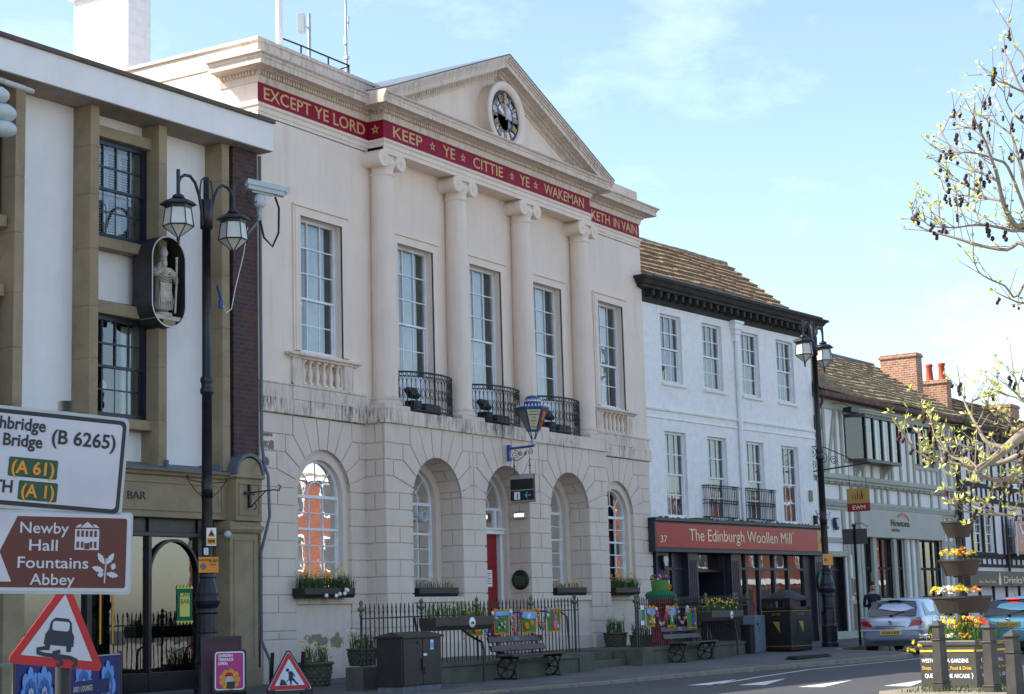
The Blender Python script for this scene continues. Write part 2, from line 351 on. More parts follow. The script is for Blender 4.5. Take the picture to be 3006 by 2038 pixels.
# ------------------------------------------------------------------ ground
def gz(x, y): return .207+.0057*x+.02*y
KERB = [(-46, -5.4), (-20, -5.45), (-8.6, -5.7), (-5.7, -6.15), (-1.7, -6.3), (2.3, -6.7), (5, -7.05), (7.3, -7.3), (8.6, -7.25), (9.5, -6.7), (10.1, -5.6), (10.7, -4.6), (11.8, -4.1), (14, -4.0), (30, -4.6), (75, -7)]
def asphaltmat():
    m, n, l, bs = newmat('asphalt'); bs.inputs['Roughness'].default_value = .85
    v = coords(n, l); a = ramp(n, l, noise(n, l, v, .35, 5, .6), [(.3, (.036, .035, .035)), (.7, (.06, .058, .056))])
    a = mix(n, l, .55, a, ramp(n, l, noise(n, l, v, 60, 4, .8), [(.35, (.02, .02, .02)), (.65, (.1, .097, .093))]))
    a = mix(n, l, ramp(n, l, noise(n, l, coords(n, l, True, (.25, 1.4, 1)), 1.2, 5), [(.52, (0, 0, 0)), (.7, (.5, .5, .5))]), a, (.075, .072, .069))
    l(a, bs.inputs['Base Color']); bump(n, l, bs, noise(n, l, v, 90, 3, .8), .5, .01); return m
def flagmat():
    m, n, l, bs = newmat('paving_flags'); bs.inputs['Roughness'].default_value = .85
    v = coords(n, l); b = n.new('ShaderNodeTexBrick'); b.inputs['Scale'].default_value = 1; b.inputs['Brick Width'].default_value = .9; b.inputs['Row Height'].default_value = .6; b.inputs['Mortar Size'].default_value = .008
    b.inputs['Color1'].default_value = (.105, .099, .09, 1); b.inputs['Color2'].default_value = (.14, .13, .115, 1); b.inputs['Mortar'].default_value = (.055, .05, .045, 1); l(v, b.inputs['Vector'])
    o = mix(n, l, 1, b.outputs['Color'], ramp(n, l, noise(n, l, v, 1.4, 7, .65), [(.25, (.6, .6, .6)), (.75, (1.15, 1.15, 1.12))]), 'MULTIPLY')
    o = mix(n, l, ramp(n, l, noise(n, l, v, 5, 5, .7), [(.62, (0, 0, 0)), (.7, (.45,)*3)]), o, (.06, .058, .055))
    l(o, bs.inputs['Base Color']); bump(n, l, bs, b.outputs['Fac'], -.3, .01); return m
M['asphalt'] = asphaltmat(); M['flags'] = flagmat()
M['kerbstone'] = pm('sandstone_kerb', C('8a7f70'), .9, .18, 3, .2, dirt=.4, fine=.2)
M['roadwhite'] = pm('worn_road_paint', (.62, .61, .58), .8, .15, 14, dirt=.5, dirtc=(.2, .2, .2))
M['grass'] = pm('thin_grass', C('4a5a2c'), .9, .4, 12)
g = MB().quad((-1500, -1500, 0), (1500, -1500, 0), (1500, 1500, 0), (-1500, 1500, 0)).build('ground', M['asphalt'], fix=False); tag(g, kind='structure')
p = MB(); far = 6.0
for (x0, y0), (x1, y1) in zip(KERB, KERB[1:]):
    kx0, ky0, kx1, ky1 = x0, y0+.16, x1, y1+.16
    p.quad((kx0, ky0, gz(kx0, ky0)), (kx1, ky1, gz(kx1, ky1)), (kx1, far, gz(kx1, far)), (kx0, far, gz(kx0, far)))
pv = p.build('pavement', M['flags'], fix=False); tag(pv, kind='structure')
kb = MB()
for (x0, y0), (x1, y1) in zip(KERB, KERB[1:]):
    n = max(1, int(math.hypot(x1-x0, y1-y0)/.9))
    for i in range(n):
        a, b = i/n+.004, (i+1)/n-.004; A = (x0+(x1-x0)*a, y0+(y1-y0)*a); B = (x0+(x1-x0)*b, y0+(y1-y0)*b); h0 = gz(*A)+.006; h1 = gz(*B)+.006
        kb.add([(A[0], A[1], -.05), (B[0], B[1], -.05), (B[0], B[1]+.18, -.05), (A[0], A[1]+.18, -.05), (A[0], A[1], h0), (B[0], B[1], h1), (B[0], B[1]+.18, h1), (A[0], A[1]+.18, h0)],
               [(0, 1, 5, 4), (1, 2, 6, 5), (2, 3, 7, 6), (3, 0, 4, 7), (4, 5, 6, 7)])
tag(kb.build('kerb', M['kerbstone'], bevel=.02), kind='structure')
mk = MB(); Z0 = .004
for tri in (((-6.48, -9.14), (-6.5, -9.66), (-3.75, -8.91)), ((-6.47, -8.12), (-6.35, -8.62), (-3.9, -7.95)), ((-7.07, -12.04), (-7.29, -12.56), (-4.5, -11.99)), ((-7.3, -10.6), (-7.4, -11.1), (-4.7, -10.6))):
    mk.add([(x, y, Z0) for x, y in tri], [(0, 1, 2)])
tag(mk.build('road_markings', M['roadwhite']), kind='structure')
ln = MB(); pts = [(-6.4, -8.62), (-3, -8.05), (1, -7.55), (4, -7.6), (7, -7.75), (9, -7.65)]
for (a, b), (c, d) in zip(pts, pts[1:]): ln.quad((a, b, Z0), (c, d, Z0), (c, d+.1, Z0), (a, b+.1, Z0))
tag(ln.build('edge_line', M['roadwhite']), kind='structure')
sq = MB().quad((-160, -90, .004), (200, -90, .004), (200, -19.6, .004), (-160, -19.6, .004)).build('bounce_paving', pm('warm_bounce_setts', (.34, .31, .27), .85, .15, 1.2, fine=.3), fix=False); tag(sq, kind='structure')  # out of view; pale warm setts added to bounce sunlight onto the shaded fronts
isl = MB().plan([(-11, -13.6), (-10.4, -13.15), (-7.2, -13.4), (-6.4, -14.2), (-6.4, -19.5), (-14, -19.5)], -.05, .075).build('traffic_island', M['kerbstone'], bevel=.02); tag(isl, kind='structure')
gr = MB()
for i in range(900):
    x = random.uniform(-10.9, -8.6); y = random.uniform(-15.6, -13.55); h = random.uniform(.03, .09); a = random.uniform(0, 6.28); dx, dy = .008*math.cos(a), .008*math.sin(a); q = random.uniform(-.03, .03)
    gr.add([(x-dx, y-dy, .075), (x+dx, y+dy, .075), (x+q, y+q, .075+h)], [(0, 1, 2)])
tag(gr.build('weeds', M['grass'], fix=False), 'thin weeds growing round the planter and bollards', 'weeds', kind='stuff')

# ------------------------------------------------------------------ shared window builders
def sash(parent, x0, x1, z0, z1, y, cols=3, rows=(3, 2), fr=.06, bar=.022, fm='white_joinery', gm='glass', meet=None, curtain=None, room=.9, kick=0):
    f = MB(); f.box(x0, x0+fr, y, y+.09, z0, z1); f.box(x1-fr, x1, y, y+.09, z0, z1); f.box(x0+fr, x1-fr, y, y+.09, z1-fr, z1); f.box(x0+fr, x1-fr, y-.01, y+.09, z0, z0+fr*1.2)
    if kick: f.box(x0+fr, x1-fr, y+.03, y+.07, z0+fr*1.2, z0+kick)
    zb = z0+max(kick, fr*1.2); zt = z1-fr; tot = sum(rows); ph = (zt-zb)/tot; zz = zb
    for si, nr in enumerate(reversed(rows)):
        yy = y+(.012 if si else .04); top = zz+nr*ph; ins = 0 if si else .045
        if si == 0 and len(rows) > 1: f.box(x0+fr, x0+fr+ins, yy, yy+.04, zb, top); f.box(x1-fr-ins, x1-fr, yy, yy+.04, zb, top)
        for i in range(1, cols):
            xx = x0+fr+ins+(x1-x0-2*fr-2*ins)*i/cols; f.box(xx-bar/2, xx+bar/2, yy+.004, yy+.034, zz, top)
        for j in range(1, nr): f.box(x0+fr, x1-fr, yy+.002, yy+.036, zz+ph*j-bar/2, zz+ph*j+bar/2)
        if si == 0 and len(rows) > 1: f.box(x0+fr, x1-fr, y, y+.06, top-.025, top+.025)
        zz = top
    wdw = f.build('window', M[fm], parent)
    MB().quad((x0+fr*.5, y+.045, zb), (x1-fr*.5, y+.045, zb), (x1-fr*.5, y+.045, zt), (x0+fr*.5, y+.045, zt)).build('pane', M[gm], wdw, fix=False)
    r = MB(); a, b, c, d = x0-.15, x1+.5, z0-.2, z1+.3; q = y+.1; e = y+room
    r.quad((a, e, c), (b, e, c), (b, e, d), (a, e, d)); r.quad((a, q, c), (a, e, c), (a, e, d), (a, q, d)); r.quad((b, q, c), (b, e, c), (b, e, d), (b, q, d)); r.quad((a, q, d), (b, q, d), (b, e, d), (a, e, d)); r.quad((a, q, c), (b, q, c), (b, e, c), (a, e, c))
    r.build('room_lining', M['room'], wdw, fix=False)
    if curtain: curtain(wdw)
    return wdw
def drape(parent, x0, x1, z0, z1, y, mat='curtain', n=None, amp=.025, name='curtain'):
    c = MB(); n = n or max(6, int((x1-x0)/.035)); vs = []; fs = []
    for i in range(n+1):
        x = x0+(x1-x0)*i/n; yy = y+amp*math.sin(i*1.9)+amp*.4*math.sin(i*.7); vs += [(x, yy, z0), (x, yy, z1)]
    for i in range(n): fs.append((2*i, 2*i+2, 2*i+3, 2*i+1))
    c.add(vs, fs, 0, None, True); return c.build(name, M[mat], parent, fix=False)

# ------------------------------------------------------------------ town hall
HALL = empty('town_hall', (0, 0, 0), 0, 'cream painted classical town hall with columns, clock pediment and a crimson lettered frieze', 'town hall')
W_, w_, D_ = 8.5, 4.745, .437
ZS, CH = 3.88, .3575
JZ = [1.52+CH*i for i in range(-4, 11)]+[5.52]           # course joints, last one under the string course
J = .03
# --- ground storey shell
gw = MB()
def archhole(mb, cx, r, zs, z0, z1, x0, x1, y, n=24, mi=0):      # wall face between x0..x1 with an arched hole down to z0
    A = arc(cx, zs, r, 180, 0, n)
    mb.quad((x0, y, z0), (cx-r, y, z0), (cx-r, y, zs), (x0, y, zs), mi); mb.quad((cx+r, y, z0), (x1, y, z0), (x1, y, zs), (cx+r, y, zs), mi)
    mb.quad((x0, y, zs), (cx-r, y, zs), (cx-r, y, z1), (x0, y, z1), mi) ; mb.quad((cx+r, y, zs), (x1, y, zs), (x1, y, z1), (cx+r, y, z1), mi)
    for (a, b), (c, d) in zip(A, A[1:]): mb.quad((a, y, b), (c, y, d), (c, y, z1), (a, y, z1), mi)
def archreveal(mb, cx, r, zs, z0, ya, yb, n=24, mi=0, sill=True):
    P = [(cx-r, z0)]+arc(cx, zs, r, 180, 0, n)+[(cx+r, z0)]
    for (a, b), (c, d) in zip(P, P[1:]): mb.quad((a, ya, b), (a, yb, b), (c, yb, d), (c, ya, d), mi)
    if sill: mb.quad((cx-r, ya, z0), (cx+r, ya, z0), (cx+r, yb, z0), (cx-r, yb, z0), mi)
yb = -.514+J
for cx in (-3, 0, 3): archhole(gw, cx, 1+J, ZS, .1, 5.52, cx-1.5 if cx > -3 else -5+J, cx+1.5 if cx < 3 else 5-J, yb); archreveal(gw, cx, 1+J, ZS, .1, yb, .08, sill=False)
gw.quad((-5+J, yb, .1), (-5+J, .1, .1), (-5+J, .1, 5.52), (-5+J, yb, 5.52)); gw.quad((5-J, yb, .1), (5-J, .1, .1), (5-J, .1, 5.52), (5-J, yb, 5.52))
for cx in (-6.5, 6.5):
    archhole(gw, cx, .94+J, ZS+.05, .1, 5.52, -8.55 if cx < 0 else 5-J, -5+J if cx < 0 else 8.47, J); archreveal(gw, cx, .94+J, ZS+.05, .1, J, .09, sill=False)
gw.quad((-8.55+J, J, .1), (-8.55+J, 14, .1), (-8.55+J, 14, 5.52), (-8.55+J, J, 5.52)); gw.quad((8.5-J, J, .1), (8.5-J, 14, .1), (8.5-J, 14, 5.52), (8.5-J, J, 5.52))
# plain inner surrounds and reveals
for cx, r, y in ((-6.5, .76, .09), (6.5, .76, .09), (-3, .79, .08), (0, .86, .08), (3, .79, .08)):
    z0 = 1.8 if cx else .47
    archhole(gw, cx, r, ZS+.02, z0, 5.2, cx-1.1, cx+1.1, y); archreveal(gw, cx, r, ZS+.02, z0, y, .26, sill=cx != 0)
# rusticated blocks
def rows(a=0.0, b=4.4): return [(z, q, i) for i, (z, q) in enumerate(zip(JZ, JZ[1:])) if q <= b and z >= a]
def pier(x0, x1, y0, y1, za=.85, zb=4.1, split=None, sides=True):
    for z, q, i in rows(za-.3, zb):
        z = max(z, za); a, b = z+J/2, q-J/2
        if i % 2 == 0 and split is not None:
            ym = (y0+y1)/2
            for u, v in ((x0, split-J/2), (split+J/2, x1)):
                if sides: gw.box(u, v, y0, ym-J/2, a, b); gw.box(u, v, ym+J/2, y1, a, b)
                else: gw.box(u, v, y0, y1, a, b)
        else: gw.box(x0, x1, y0, y1, a, b)
def arclist(cx, r, zs, a0, a1, n=4): return arc(cx, zs, r, a0, a1, n)
def voussoirs(cx, r, zs, y0, y1, xl, xr, pl=None, pr=None):
    """stepped voussoirs; joints radiate at 180/11 degrees; xl/xr = limits of the field left and right"""
    st = 180/11; K = JZ[8:12]+[5.52]     # 4.38, 4.74, 5.095, 5.4525? trimmed below
    K = [JZ[12], JZ[13], JZ[14], 5.52]; S = []
    h = J/2
    def hit(k):
        a = R(k*st); t = math.tan(a)
        z = K[k-1] if k <= 3 else 5.52
        return ((z-zs)/t if abs(t) > 1e-6 else 9, z)
    for sgn in (-1, 1):
        lim = abs((xl if sgn < 0 else xr)-cx)
        P = {k: hit(k) for k in range(1, 6)}
        for k in range(0, 6):
            a0 = k*st; a1 = (k+1)*st if k < 5 else 90
            ins = math.degrees(h/r)
            inner = [(r*math.cos(R(a)), zs+r*math.sin(R(a))) for a in [a0+ins+(a1-(ins if k < 5 else 0)-a0-ins)*i/4 for i in range(5)]]
            if k == 0:      # bottom block: horizontal bed at JZ[11]
                zlo = JZ[11]+h; A0 = math.asin(max(0, min(1, (zlo-zs)/r)))
                inner = [(r*math.cos(A0+(R(a1-ins)-A0)*i/4), zs+r*math.sin(A0+(R(a1-ins)-A0)*i/4)) for i in range(5)]
                x1 = min(P[1][0], lim); poly = [(lim, zlo)]+inner+[(x1, K[0]-h*1.2)]+([(lim, K[0]-h)] if lim > x1+.02 else [])
            elif k < 4:
                zt = K[k]; xo = min(P[k][0], lim); xn = P[k+1][0]
                zl = zs+(xo)*math.tan(R(a0)) if xo < P[k][0] else K[k-1]
                poly = [(xo-h, zl+h*1.2)]+inner+[(xn+0.0, zt-h*.9) if k < 3 else (xn-h*.4, zt-.002), (xo-h, zt-(h if k < 3 else .002))]
            elif k == 4: poly = [(P[4][0]-h, 5.518)]+inner+[(P[5][0]+h, 5.518)]
            else: poly = [(P[5][0]-h, 5.518)]+inner+[(0, 5.518)]
            poly = [(cx+sgn*x, z) for x, z in poly]
            if sgn < 0: poly = poly[::-1]
            gw.prism(poly, y0, y0+J+.02)
            if y1 is not None:      # soffit blocks, alternate rows split at mid depth
                ang = [math.atan2(z-zs, x) for x, z in inner]; ym = (y0+y1)/2
                parts = [(y0+.01, y1)] if k % 2 else [(y0+.01, ym-h), (ym+h, y1)]
                for ya, yc in parts:
                    pp = [(cx+sgn*x, z) for x, z in inner]+[(cx+sgn*(r+J)*math.cos(a), zs+(r+J)*math.sin(a)) for a in reversed(ang)]
                    gw.prism(pp if sgn > 0 else pp[::-1], ya, yc)
        # outer blocks left over between the voussoirs and the limit
        for k in range(1, 4):
            xo = P[k][0]+h
            if lim > xo+.06: gw.box(*sorted((cx+sgn*xo, cx+sgn*lim)), y0, y0+J+.02, K[k-1]+h, K[k]-(h if k < 3 else .002))
for cx in (-3, 0, 3): voussoirs(cx, 1, ZS, -.514, .08, cx-1.5+J/2 if cx > -3 else -5, cx+1.5-J/2 if cx < 3 else 5)
for cx in (-6.5, 6.5): voussoirs(cx, .94, ZS+.05, 0, .08, -8.55 if cx < 0 else 5.0, -5.0 if cx < 0 else 8.5)
pier(-5, -4, -.514, .078, .86, JZ[11]+.02, -4.5); pier(4, 5, -.514, .078, .86, JZ[11]+.02, 4.5)
pier(-2, -1, -.514, .078, .86, JZ[11]+.02, -1.5); pier(1, 2, -.514, .078, .86, JZ[11]+.02, 1.5)
for s in (-1, 1):       # portico returns above the springing
    for z, q, i in rows(JZ[11], 5.6):
        for ya, yc in ([(-.45, .02)] if i % 2 else [(-.45, -.26), (-.23, .02)]): gw.box(*sorted((s*5, s*4.95)), ya, yc, z+J/2, q-J/2)
pier(-8.55, -7.44, 0, .1, 1.0, JZ[11]+.02, -8.02, False); pier(-5.56, -5.0, 0, .1, .8, JZ[11]+.02, None, False)
pier(7.44, 8.5, 0, .1, .8, JZ[11]+.02, 8.0, False); pier(5.0, 5.56, 0, .1, .8, JZ[11]+.02, None, False)
# plinths
gw.box(-8.52, -7.44, -.012, .1, .05, .98); gw.box(-5.56, -4.98, -.012, .1, .05, .84); gw.box(7.44, 8.5, -.03, .1, .1, .84); gw.box(5.0, 5.56, -.03, .1, .1, .84)
for a, b in ((-5.1, -3.9), (-2.1, -.9), (.9, 2.1), (3.9, 5.1)): gw.box(a, b, -.62, .077, .2, .85)
gw.box(-3.9, -2.1, -.55, -.1, .2, .84); gw.box(2.1, 3.9, -.55, -.1, .2, .84)
gwo = gw.build('ground_storey_wall', M['cream_low'], HALL, bevel=.006)
ap = MB(); ap.box(-7.44, -5.56, .045, .1, .05, 1.69); ap.build('apron_panel', M['cream_patchy'], HALL)
for b_ in ((5.56, 7.44, .045, .1, .05, 1.69), (-4, -2, -.44, -.1, .8, 1.69), (2, 4, -.44, -.1, .8, 1.69)): MB().box(*b_).build('apron_panel', M['cream_low'], HALL)
for cx, y in ((-6.5, -.03), (6.5, -.03), (-3, -.505), (3, -.505)): MB().box(cx-1+(.06 if abs(cx) > 5 else 0), cx+1-(.06 if abs(cx) > 5 else 0), y, .25, 1.69, 1.81).build('window_sill', M['cream_soiled'], HALL, bevel=.008)
cb = MB()      # weathered corner blocks at the top left
cb.box(-8.56, -8.06, -.012, .06, JZ[14]-.33, JZ[14]-.005); cb.box(-8.56, -8.22, -.012, .06, JZ[13]-.33, JZ[13]-.02); cb.build('corner_block', M['cream_patchy'], HALL, bevel=.01)
# arched windows
def archwin(cx, r, z0, zs, y, rows_, door=False):
    f = MB(); w0 = .055
    ring = arc(cx, zs, r, 0, 180, 24)+arc(cx, zs, r-w0, 180, 0, 24); f.prism(ring, y, y+.08)
    if not door:
        f.box(cx-r, cx-r+w0, y, y+.08, z0, zs); f.box(cx+r-w0, cx+r, y, y+.08, z0, zs); f.box(cx-r, cx+r, y, y+.08, z0, z0+.07)
    f.box(cx-r+w0, cx+r-w0, y-.005, y+.07, zs-.035, zs+.03)
    q = r*.36; f.prism(arc(cx, zs+.03, q+.022, 0, 180, 16)+arc(cx, zs+.03, q, 180, 0, 16), y+.01, y+.05)
    for a in (90, 48, 132): f.tube([(cx+q*math.cos(R(a)), y+.03, zs+.03+q*math.sin(R(a))), (cx+(r-.03)*math.cos(R(a)), y+.03, zs+(r-.03)*math.sin(R(a)))], .014, 4)
    if not door:
        n = rows_; ph = (zs-z0-.07)/n
        for i in (-1, 1): f.box(cx+i*(r-w0)/3-.012, cx+i*(r-w0)/3+.012, y+.012, y+.045, z0, zs)
        for j in range(1, n): f.box(cx-r+w0, cx+r-w0, y+(.0 if j == n-2 else .012), y+.05, z0+.07+ph*j-(.025 if j == n-2 else .011), z0+.07+ph*j+(.025 if j == n-2 else .011))
        f.box(cx+r-w0-.05, cx+r-w0, y+.02, y+.06, z0, z0+.07+ph*(n-2))
    wd = f.build('arched_window', M['white_joinery'], HALL)
    pts = [(cx-r+.02, z0)]+arc(cx, zs, r-.02, 180, 0, 20)+[(cx+r-.02, z0)]
    MB().add([(x, y+.035, z) for x, z in pts], [tuple(range(len(pts)))]).build('pane', M['glass_shop'], wd, fix=False)
    k = MB(); a, b, c, d, e = cx-r-.1, cx+r+.6, z0-.1, zs+r+.2, y+1.1; s_ = y+.09
    k.quad((a, e, c), (b, e, c), (b, e, d), (a, e, d)); k.quad((a, s_, c), (a, e, c), (a, e, d), (a, s_, d)); k.quad((b, s_, c), (b, e, c), (b, e, d), (b, s_, d)); k.quad((a, s_, d), (b, s_, d), (b, e, d), (a, e, d)); k.build('room_lining', M['room'], wd, fix=False)
    return wd
for cx in (-6.5, -3, 3, 6.5):
    r = .76 if abs(cx) > 5 else .79
    wd = archwin(cx, r, 1.82, ZS+.02, .2, 6)
    if cx < 0: MB().box(cx-r+.04, cx+r+.3, .32, .33, 1.85, 3.9).build('window_blind', M['room_light'], wd)
    else: drape(wd, cx+.1, cx+r+.3, 1.85, 4.4, .5)
    if cx == -3: MB().lathe([(.001, -.05), (.1, -.05), (.13, 0), (.13, .16), (.11, .16), (.1, .02)], (0, 0, 0), 16).build('extractor_fan', M['cctv'], wd, (cx+.36, .24, 3.62), (R(90), 0, 0))
wd = archwin(0, .86, 3.43, ZS+.02, .22, 1, door=True)
fan = MB(); fan.box(.54, .62, .21, .3, 3.43, 3.9); fan.box(.8, .86, .2, .3, 3.4, 3.9); fan.box(-.62, -.54, .21, .3, 3.43, 3.9); fan.box(-.86, -.8, .2, .3, 3.4, 3.9); fan.build('fanlight_bars', M['white_joinery'], wd)
dr = MB(); dr.box(-.72, .74, .3, .36, .5, 3.3)
for z0, z1 in ((.75, 1.3), (1.55, 2.3), (2.5, 3.15)):
    for x0 in (-.6, .12): dr.box(x0, x0+.5, .285, .3, z0, z1)
door = dr.build('front_door', M['reddoor'], HALL, bevel=.008)
MB().lathe([(.001, -.07), (.045, -.06), (.05, -.03), (.02, 0)], (0, 0, 0), 12).build('door_knob', M['blackiron'], door, (.66, .27, 1.75), (R(90), 0, 0))
MB().box(.02, .3, .265, .284, 1.68, 1.78).build('letter_box', M['blackiron'], door)
no = MB().box(.1, .46, .275, .2835, 2.05, 2.45).build('notice', M['white_letters'], door)
nl = MB()
for i in range(5): nl.box(.14, .42-.06*(i % 2), .2715, .2745, 2.36-.06*i, 2.375-.06*i)
nl.build('notice_print', M['navy'], no)
df = MB(); df.box(.75, .87, .2, .38, .5, 3.3); df.box(-.87, -.73, .2, .38, .5, 3.3); df.box(-.92, .92, .14, .38, 3.3, 3.43); df.box(-.95, .95, .1, .38, 3.4, 3.45); df.build('door_frame', M['white_paint'], HALL, bevel=.006)
# --- string course and dado
st = MB(); sp = [(0, 5.5), (0, 5.526), (.058, 5.526), (.058, 5.833), (0, 5.84)]
PATH = [(-8.5, 14), (-8.5, 0), (-5.01, 0), (-5.01, -.513), (5.01, -.513), (5.01, 0), (8.5, 0), (8.5, 14)]
st.sweep(sp, PATH); st.quad((-5.05, -.56, 5.832), (5.05, -.56, 5.832), (5.05, .3, 5.832), (-5.05, .3, 5.832))
st.build('string_course', M['cream_dirty'], HALL, bevel=.006)
for x in (-4.57, -1.5, 1.5, 4.57): MB().box(x-.48, x+.48, -.565, 0, 5.835, 5.93).build('column_plinth', M['cream_soiled'], HALL, bevel=.008)
# --- upper wall
UW = [(-7.25, -5.8, 6.87, 9.73), (-3.72, -2.28, 5.86, 9.73), (-.72, .72, 5.86, 9.73), (2.28, 3.72, 5.86, 9.73), (5.72, 7.16, 6.87, 9.73)]
uw = MB(); holes = UW+[(-7.24, -5.84, 6.2, 6.7), (5.76, 7.15, 6.2, 6.7)]
uw.wall(-8.56, 8.46, 5.83, 11.62, 0, holes, .16); uw.quad((-8.56, 0, 5.83), (-8.56, 14, 5.83), (-8.56, 14, 13), (-8.56, 0, 13)); uw.quad((8.46, 0, 5.83), (8.46, 14, 5.83), (8.46, 14, 13), (8.46, 0, 13)); uw.quad((-8.56, 14, 0), (8.46, 14, 0), (8.46, 14, 13), (-8.56, 14, 13))
uw.quad((-8.56, 0, 13.0), (8.46, 0, 13.0), (8.46, 14, 13.0), (-8.56, 14, 13.0))
for x in (-7.24, 5.76): uw.quad((x, .16, 6.2), (x+1.4, .16, 6.2), (x+1.4, .16, 6.7), (x, .16, 6.7))
uw.build('upper_wall', M['cream'], HALL)
dd = MB(); dp = [(0, 5.83), (.035, 5.83), (.035, 6.1), (.055, 6.12), (.055, 6.15), (0, 6.16)]
for q_ in ([(-8.56, 10), (-8.56, 0), (-7.56, 0)], [(-5.48, 0), (-5.0, 0)], [(5.0, 0), (5.48, 0)], [(7.5, 0), (8.46, 0), (8.46, 8)]): MB().sweep(dp, q_).build('dado_moulding', M['cream_soiled'], HALL)
for i, (x0, x1, z0, z1) in enumerate(UW):
    ar = MB(); side = i in (0, 4); zb = z0
    for o, t in ((.23, .035), (.17, .05), (.1, .03)):
        ar.prism([(x0-o, zb), (x0-o, z1+o), (x1+o, z1+o), (x1+o, zb), (x1, zb), (x1, z1), (x0, z1), (x0, zb)], -t, .0)
    ar.box(x0-.24, x1+.24, -.075, 0, z1+.19, z1+.235)
    ar.build('window_surround', M['cream'], HALL)
    def cur(wd, x0=x0, x1=x1, z0=z0, z1=z1):
        MB().box(x0+(x1-x0)*.52, x1+.35, .42, .46, z0+.1, z1+.2).build('curtain', M['curtain'], wd)
        MB().box(x0-.1, x0+(x1-x0)*.52, .42, .46, z1-.55, z1+.2).build('blind', M['curtain'], wd)
        MB().box(x0-.1, x0+(x1-x0)*.52, .5, .53, (z0+z1)/2-.35, (z0+z1)/2-.22).build('inner_rail', M['curtain'], wd)
    sash(HALL, x0, x1, z0, z1, .16, 3, (3, 2), .06, .024, curtain=cur, kick=0 if side else .95)
    if side:
        pn = MB(); pn.box(x0-.31, x0, -.06, 0, 6.15, 6.72); pn.box(x1, x1+.31, -.06, 0, 6.15, 6.72); pn.box(x0-.31, x1+.31, -.06, .0, 5.84, 6.15); pn.sweep([(.0, 6.1), (.055, 6.1), (.085, 6.12), (.085, 6.16), (.05, 6.18), (0, 6.19)], [(x0-.31, 0), (x1+.31, 0)])
        bal = pn.build('balustrade', M['cream_soiled'], HALL)
        MB().sweep([(0, 6.7), (.08, 6.7), (.1, 6.74), (.15, 6.76), (.15, 6.8), (.0, 6.83)], [(x0-.36, .02), (x0-.36, 0), (x1+.38, 0), (x1+.38, .02)]).quad((x0-.36, .16, 6.83), (x1+.38, .16, 6.83), (x1+.38, -.1, 6.81), (x0-.36, -.1, 6.81)).build('balustrade_cap', M['cream_soiled'], bal)
        pr = [(.05, 0), (.05, .03), (.04, .05), (.06, .12), (.064, .17), (.05, .25), (.034, .31), (.032, .33), (.044, .34), (.034, .355), (.04, .39), (.05, .4), (.05, .43)]
        for k in range(6):
            b = MB().lathe(pr, (0, 0, 0), 12); b.box(-.062, .062, -.062, .062, -.04, .002); b.box(-.062, .062, -.062, .062, .428, .48)
            b.build('baluster', M['cream'], bal, (x0+.145+(x1-x0-.27)*k/5, .045, 6.23))
# --- iron balconies between the columns
def balcony(cx):
    m = MB(); A, B_, y0, z0, z1 = 1.08, .48, -.1, 5.87, 6.75
    def q(t, z, k=1): a = math.pi*t; return (cx-A*k*math.cos(a), y0-B_*k*math.sin(a), z)
    N = 22; T = [i/N for i in range(N+1)]; fine_ = [i/44 for i in range(45)]
    for z, r in ((z1, .022), (z1-.1, .012), (z0+.02, .02), (z0+.12, .012)): m.tube([q(t, z) for t in fine_], r, 5)
    for i, t in enumerate(T):
        m.tube([q(t, z0), q(t, z1-.1)], .009, 4)
        if i < N:
            tm = t+.5/N; d = .5/N
            m.tube([q(tm+d*.75*math.cos(a*R(45)), z1-.05+.042*math.sin(a*R(45))) for a in range(8)], .009, 4, closed=True)
            m.tube([q(t, z1-.3), q(t+.12*d, z1-.2), q(tm, z1-.11), q(t+1/N-.12*d, z1-.2), q(t+1/N, z1-.3)], .008, 4)
            for s_ in (1, -1): m.tube([q(t, 6.28), q(tm, 6.28+s_*.12), q(t+1/N, 6.28)], .008, 4); m.tube([q(t, 6.28+s_*.14), q(t+.35/N, 6.28+s_*.04)], .007, 4)
            m.ico(q(t, 6.28), .02, sub=1)
    m.build('balcony', M['blackiron'], HALL)
for cx in (-3, 0, 3): balcony(cx)
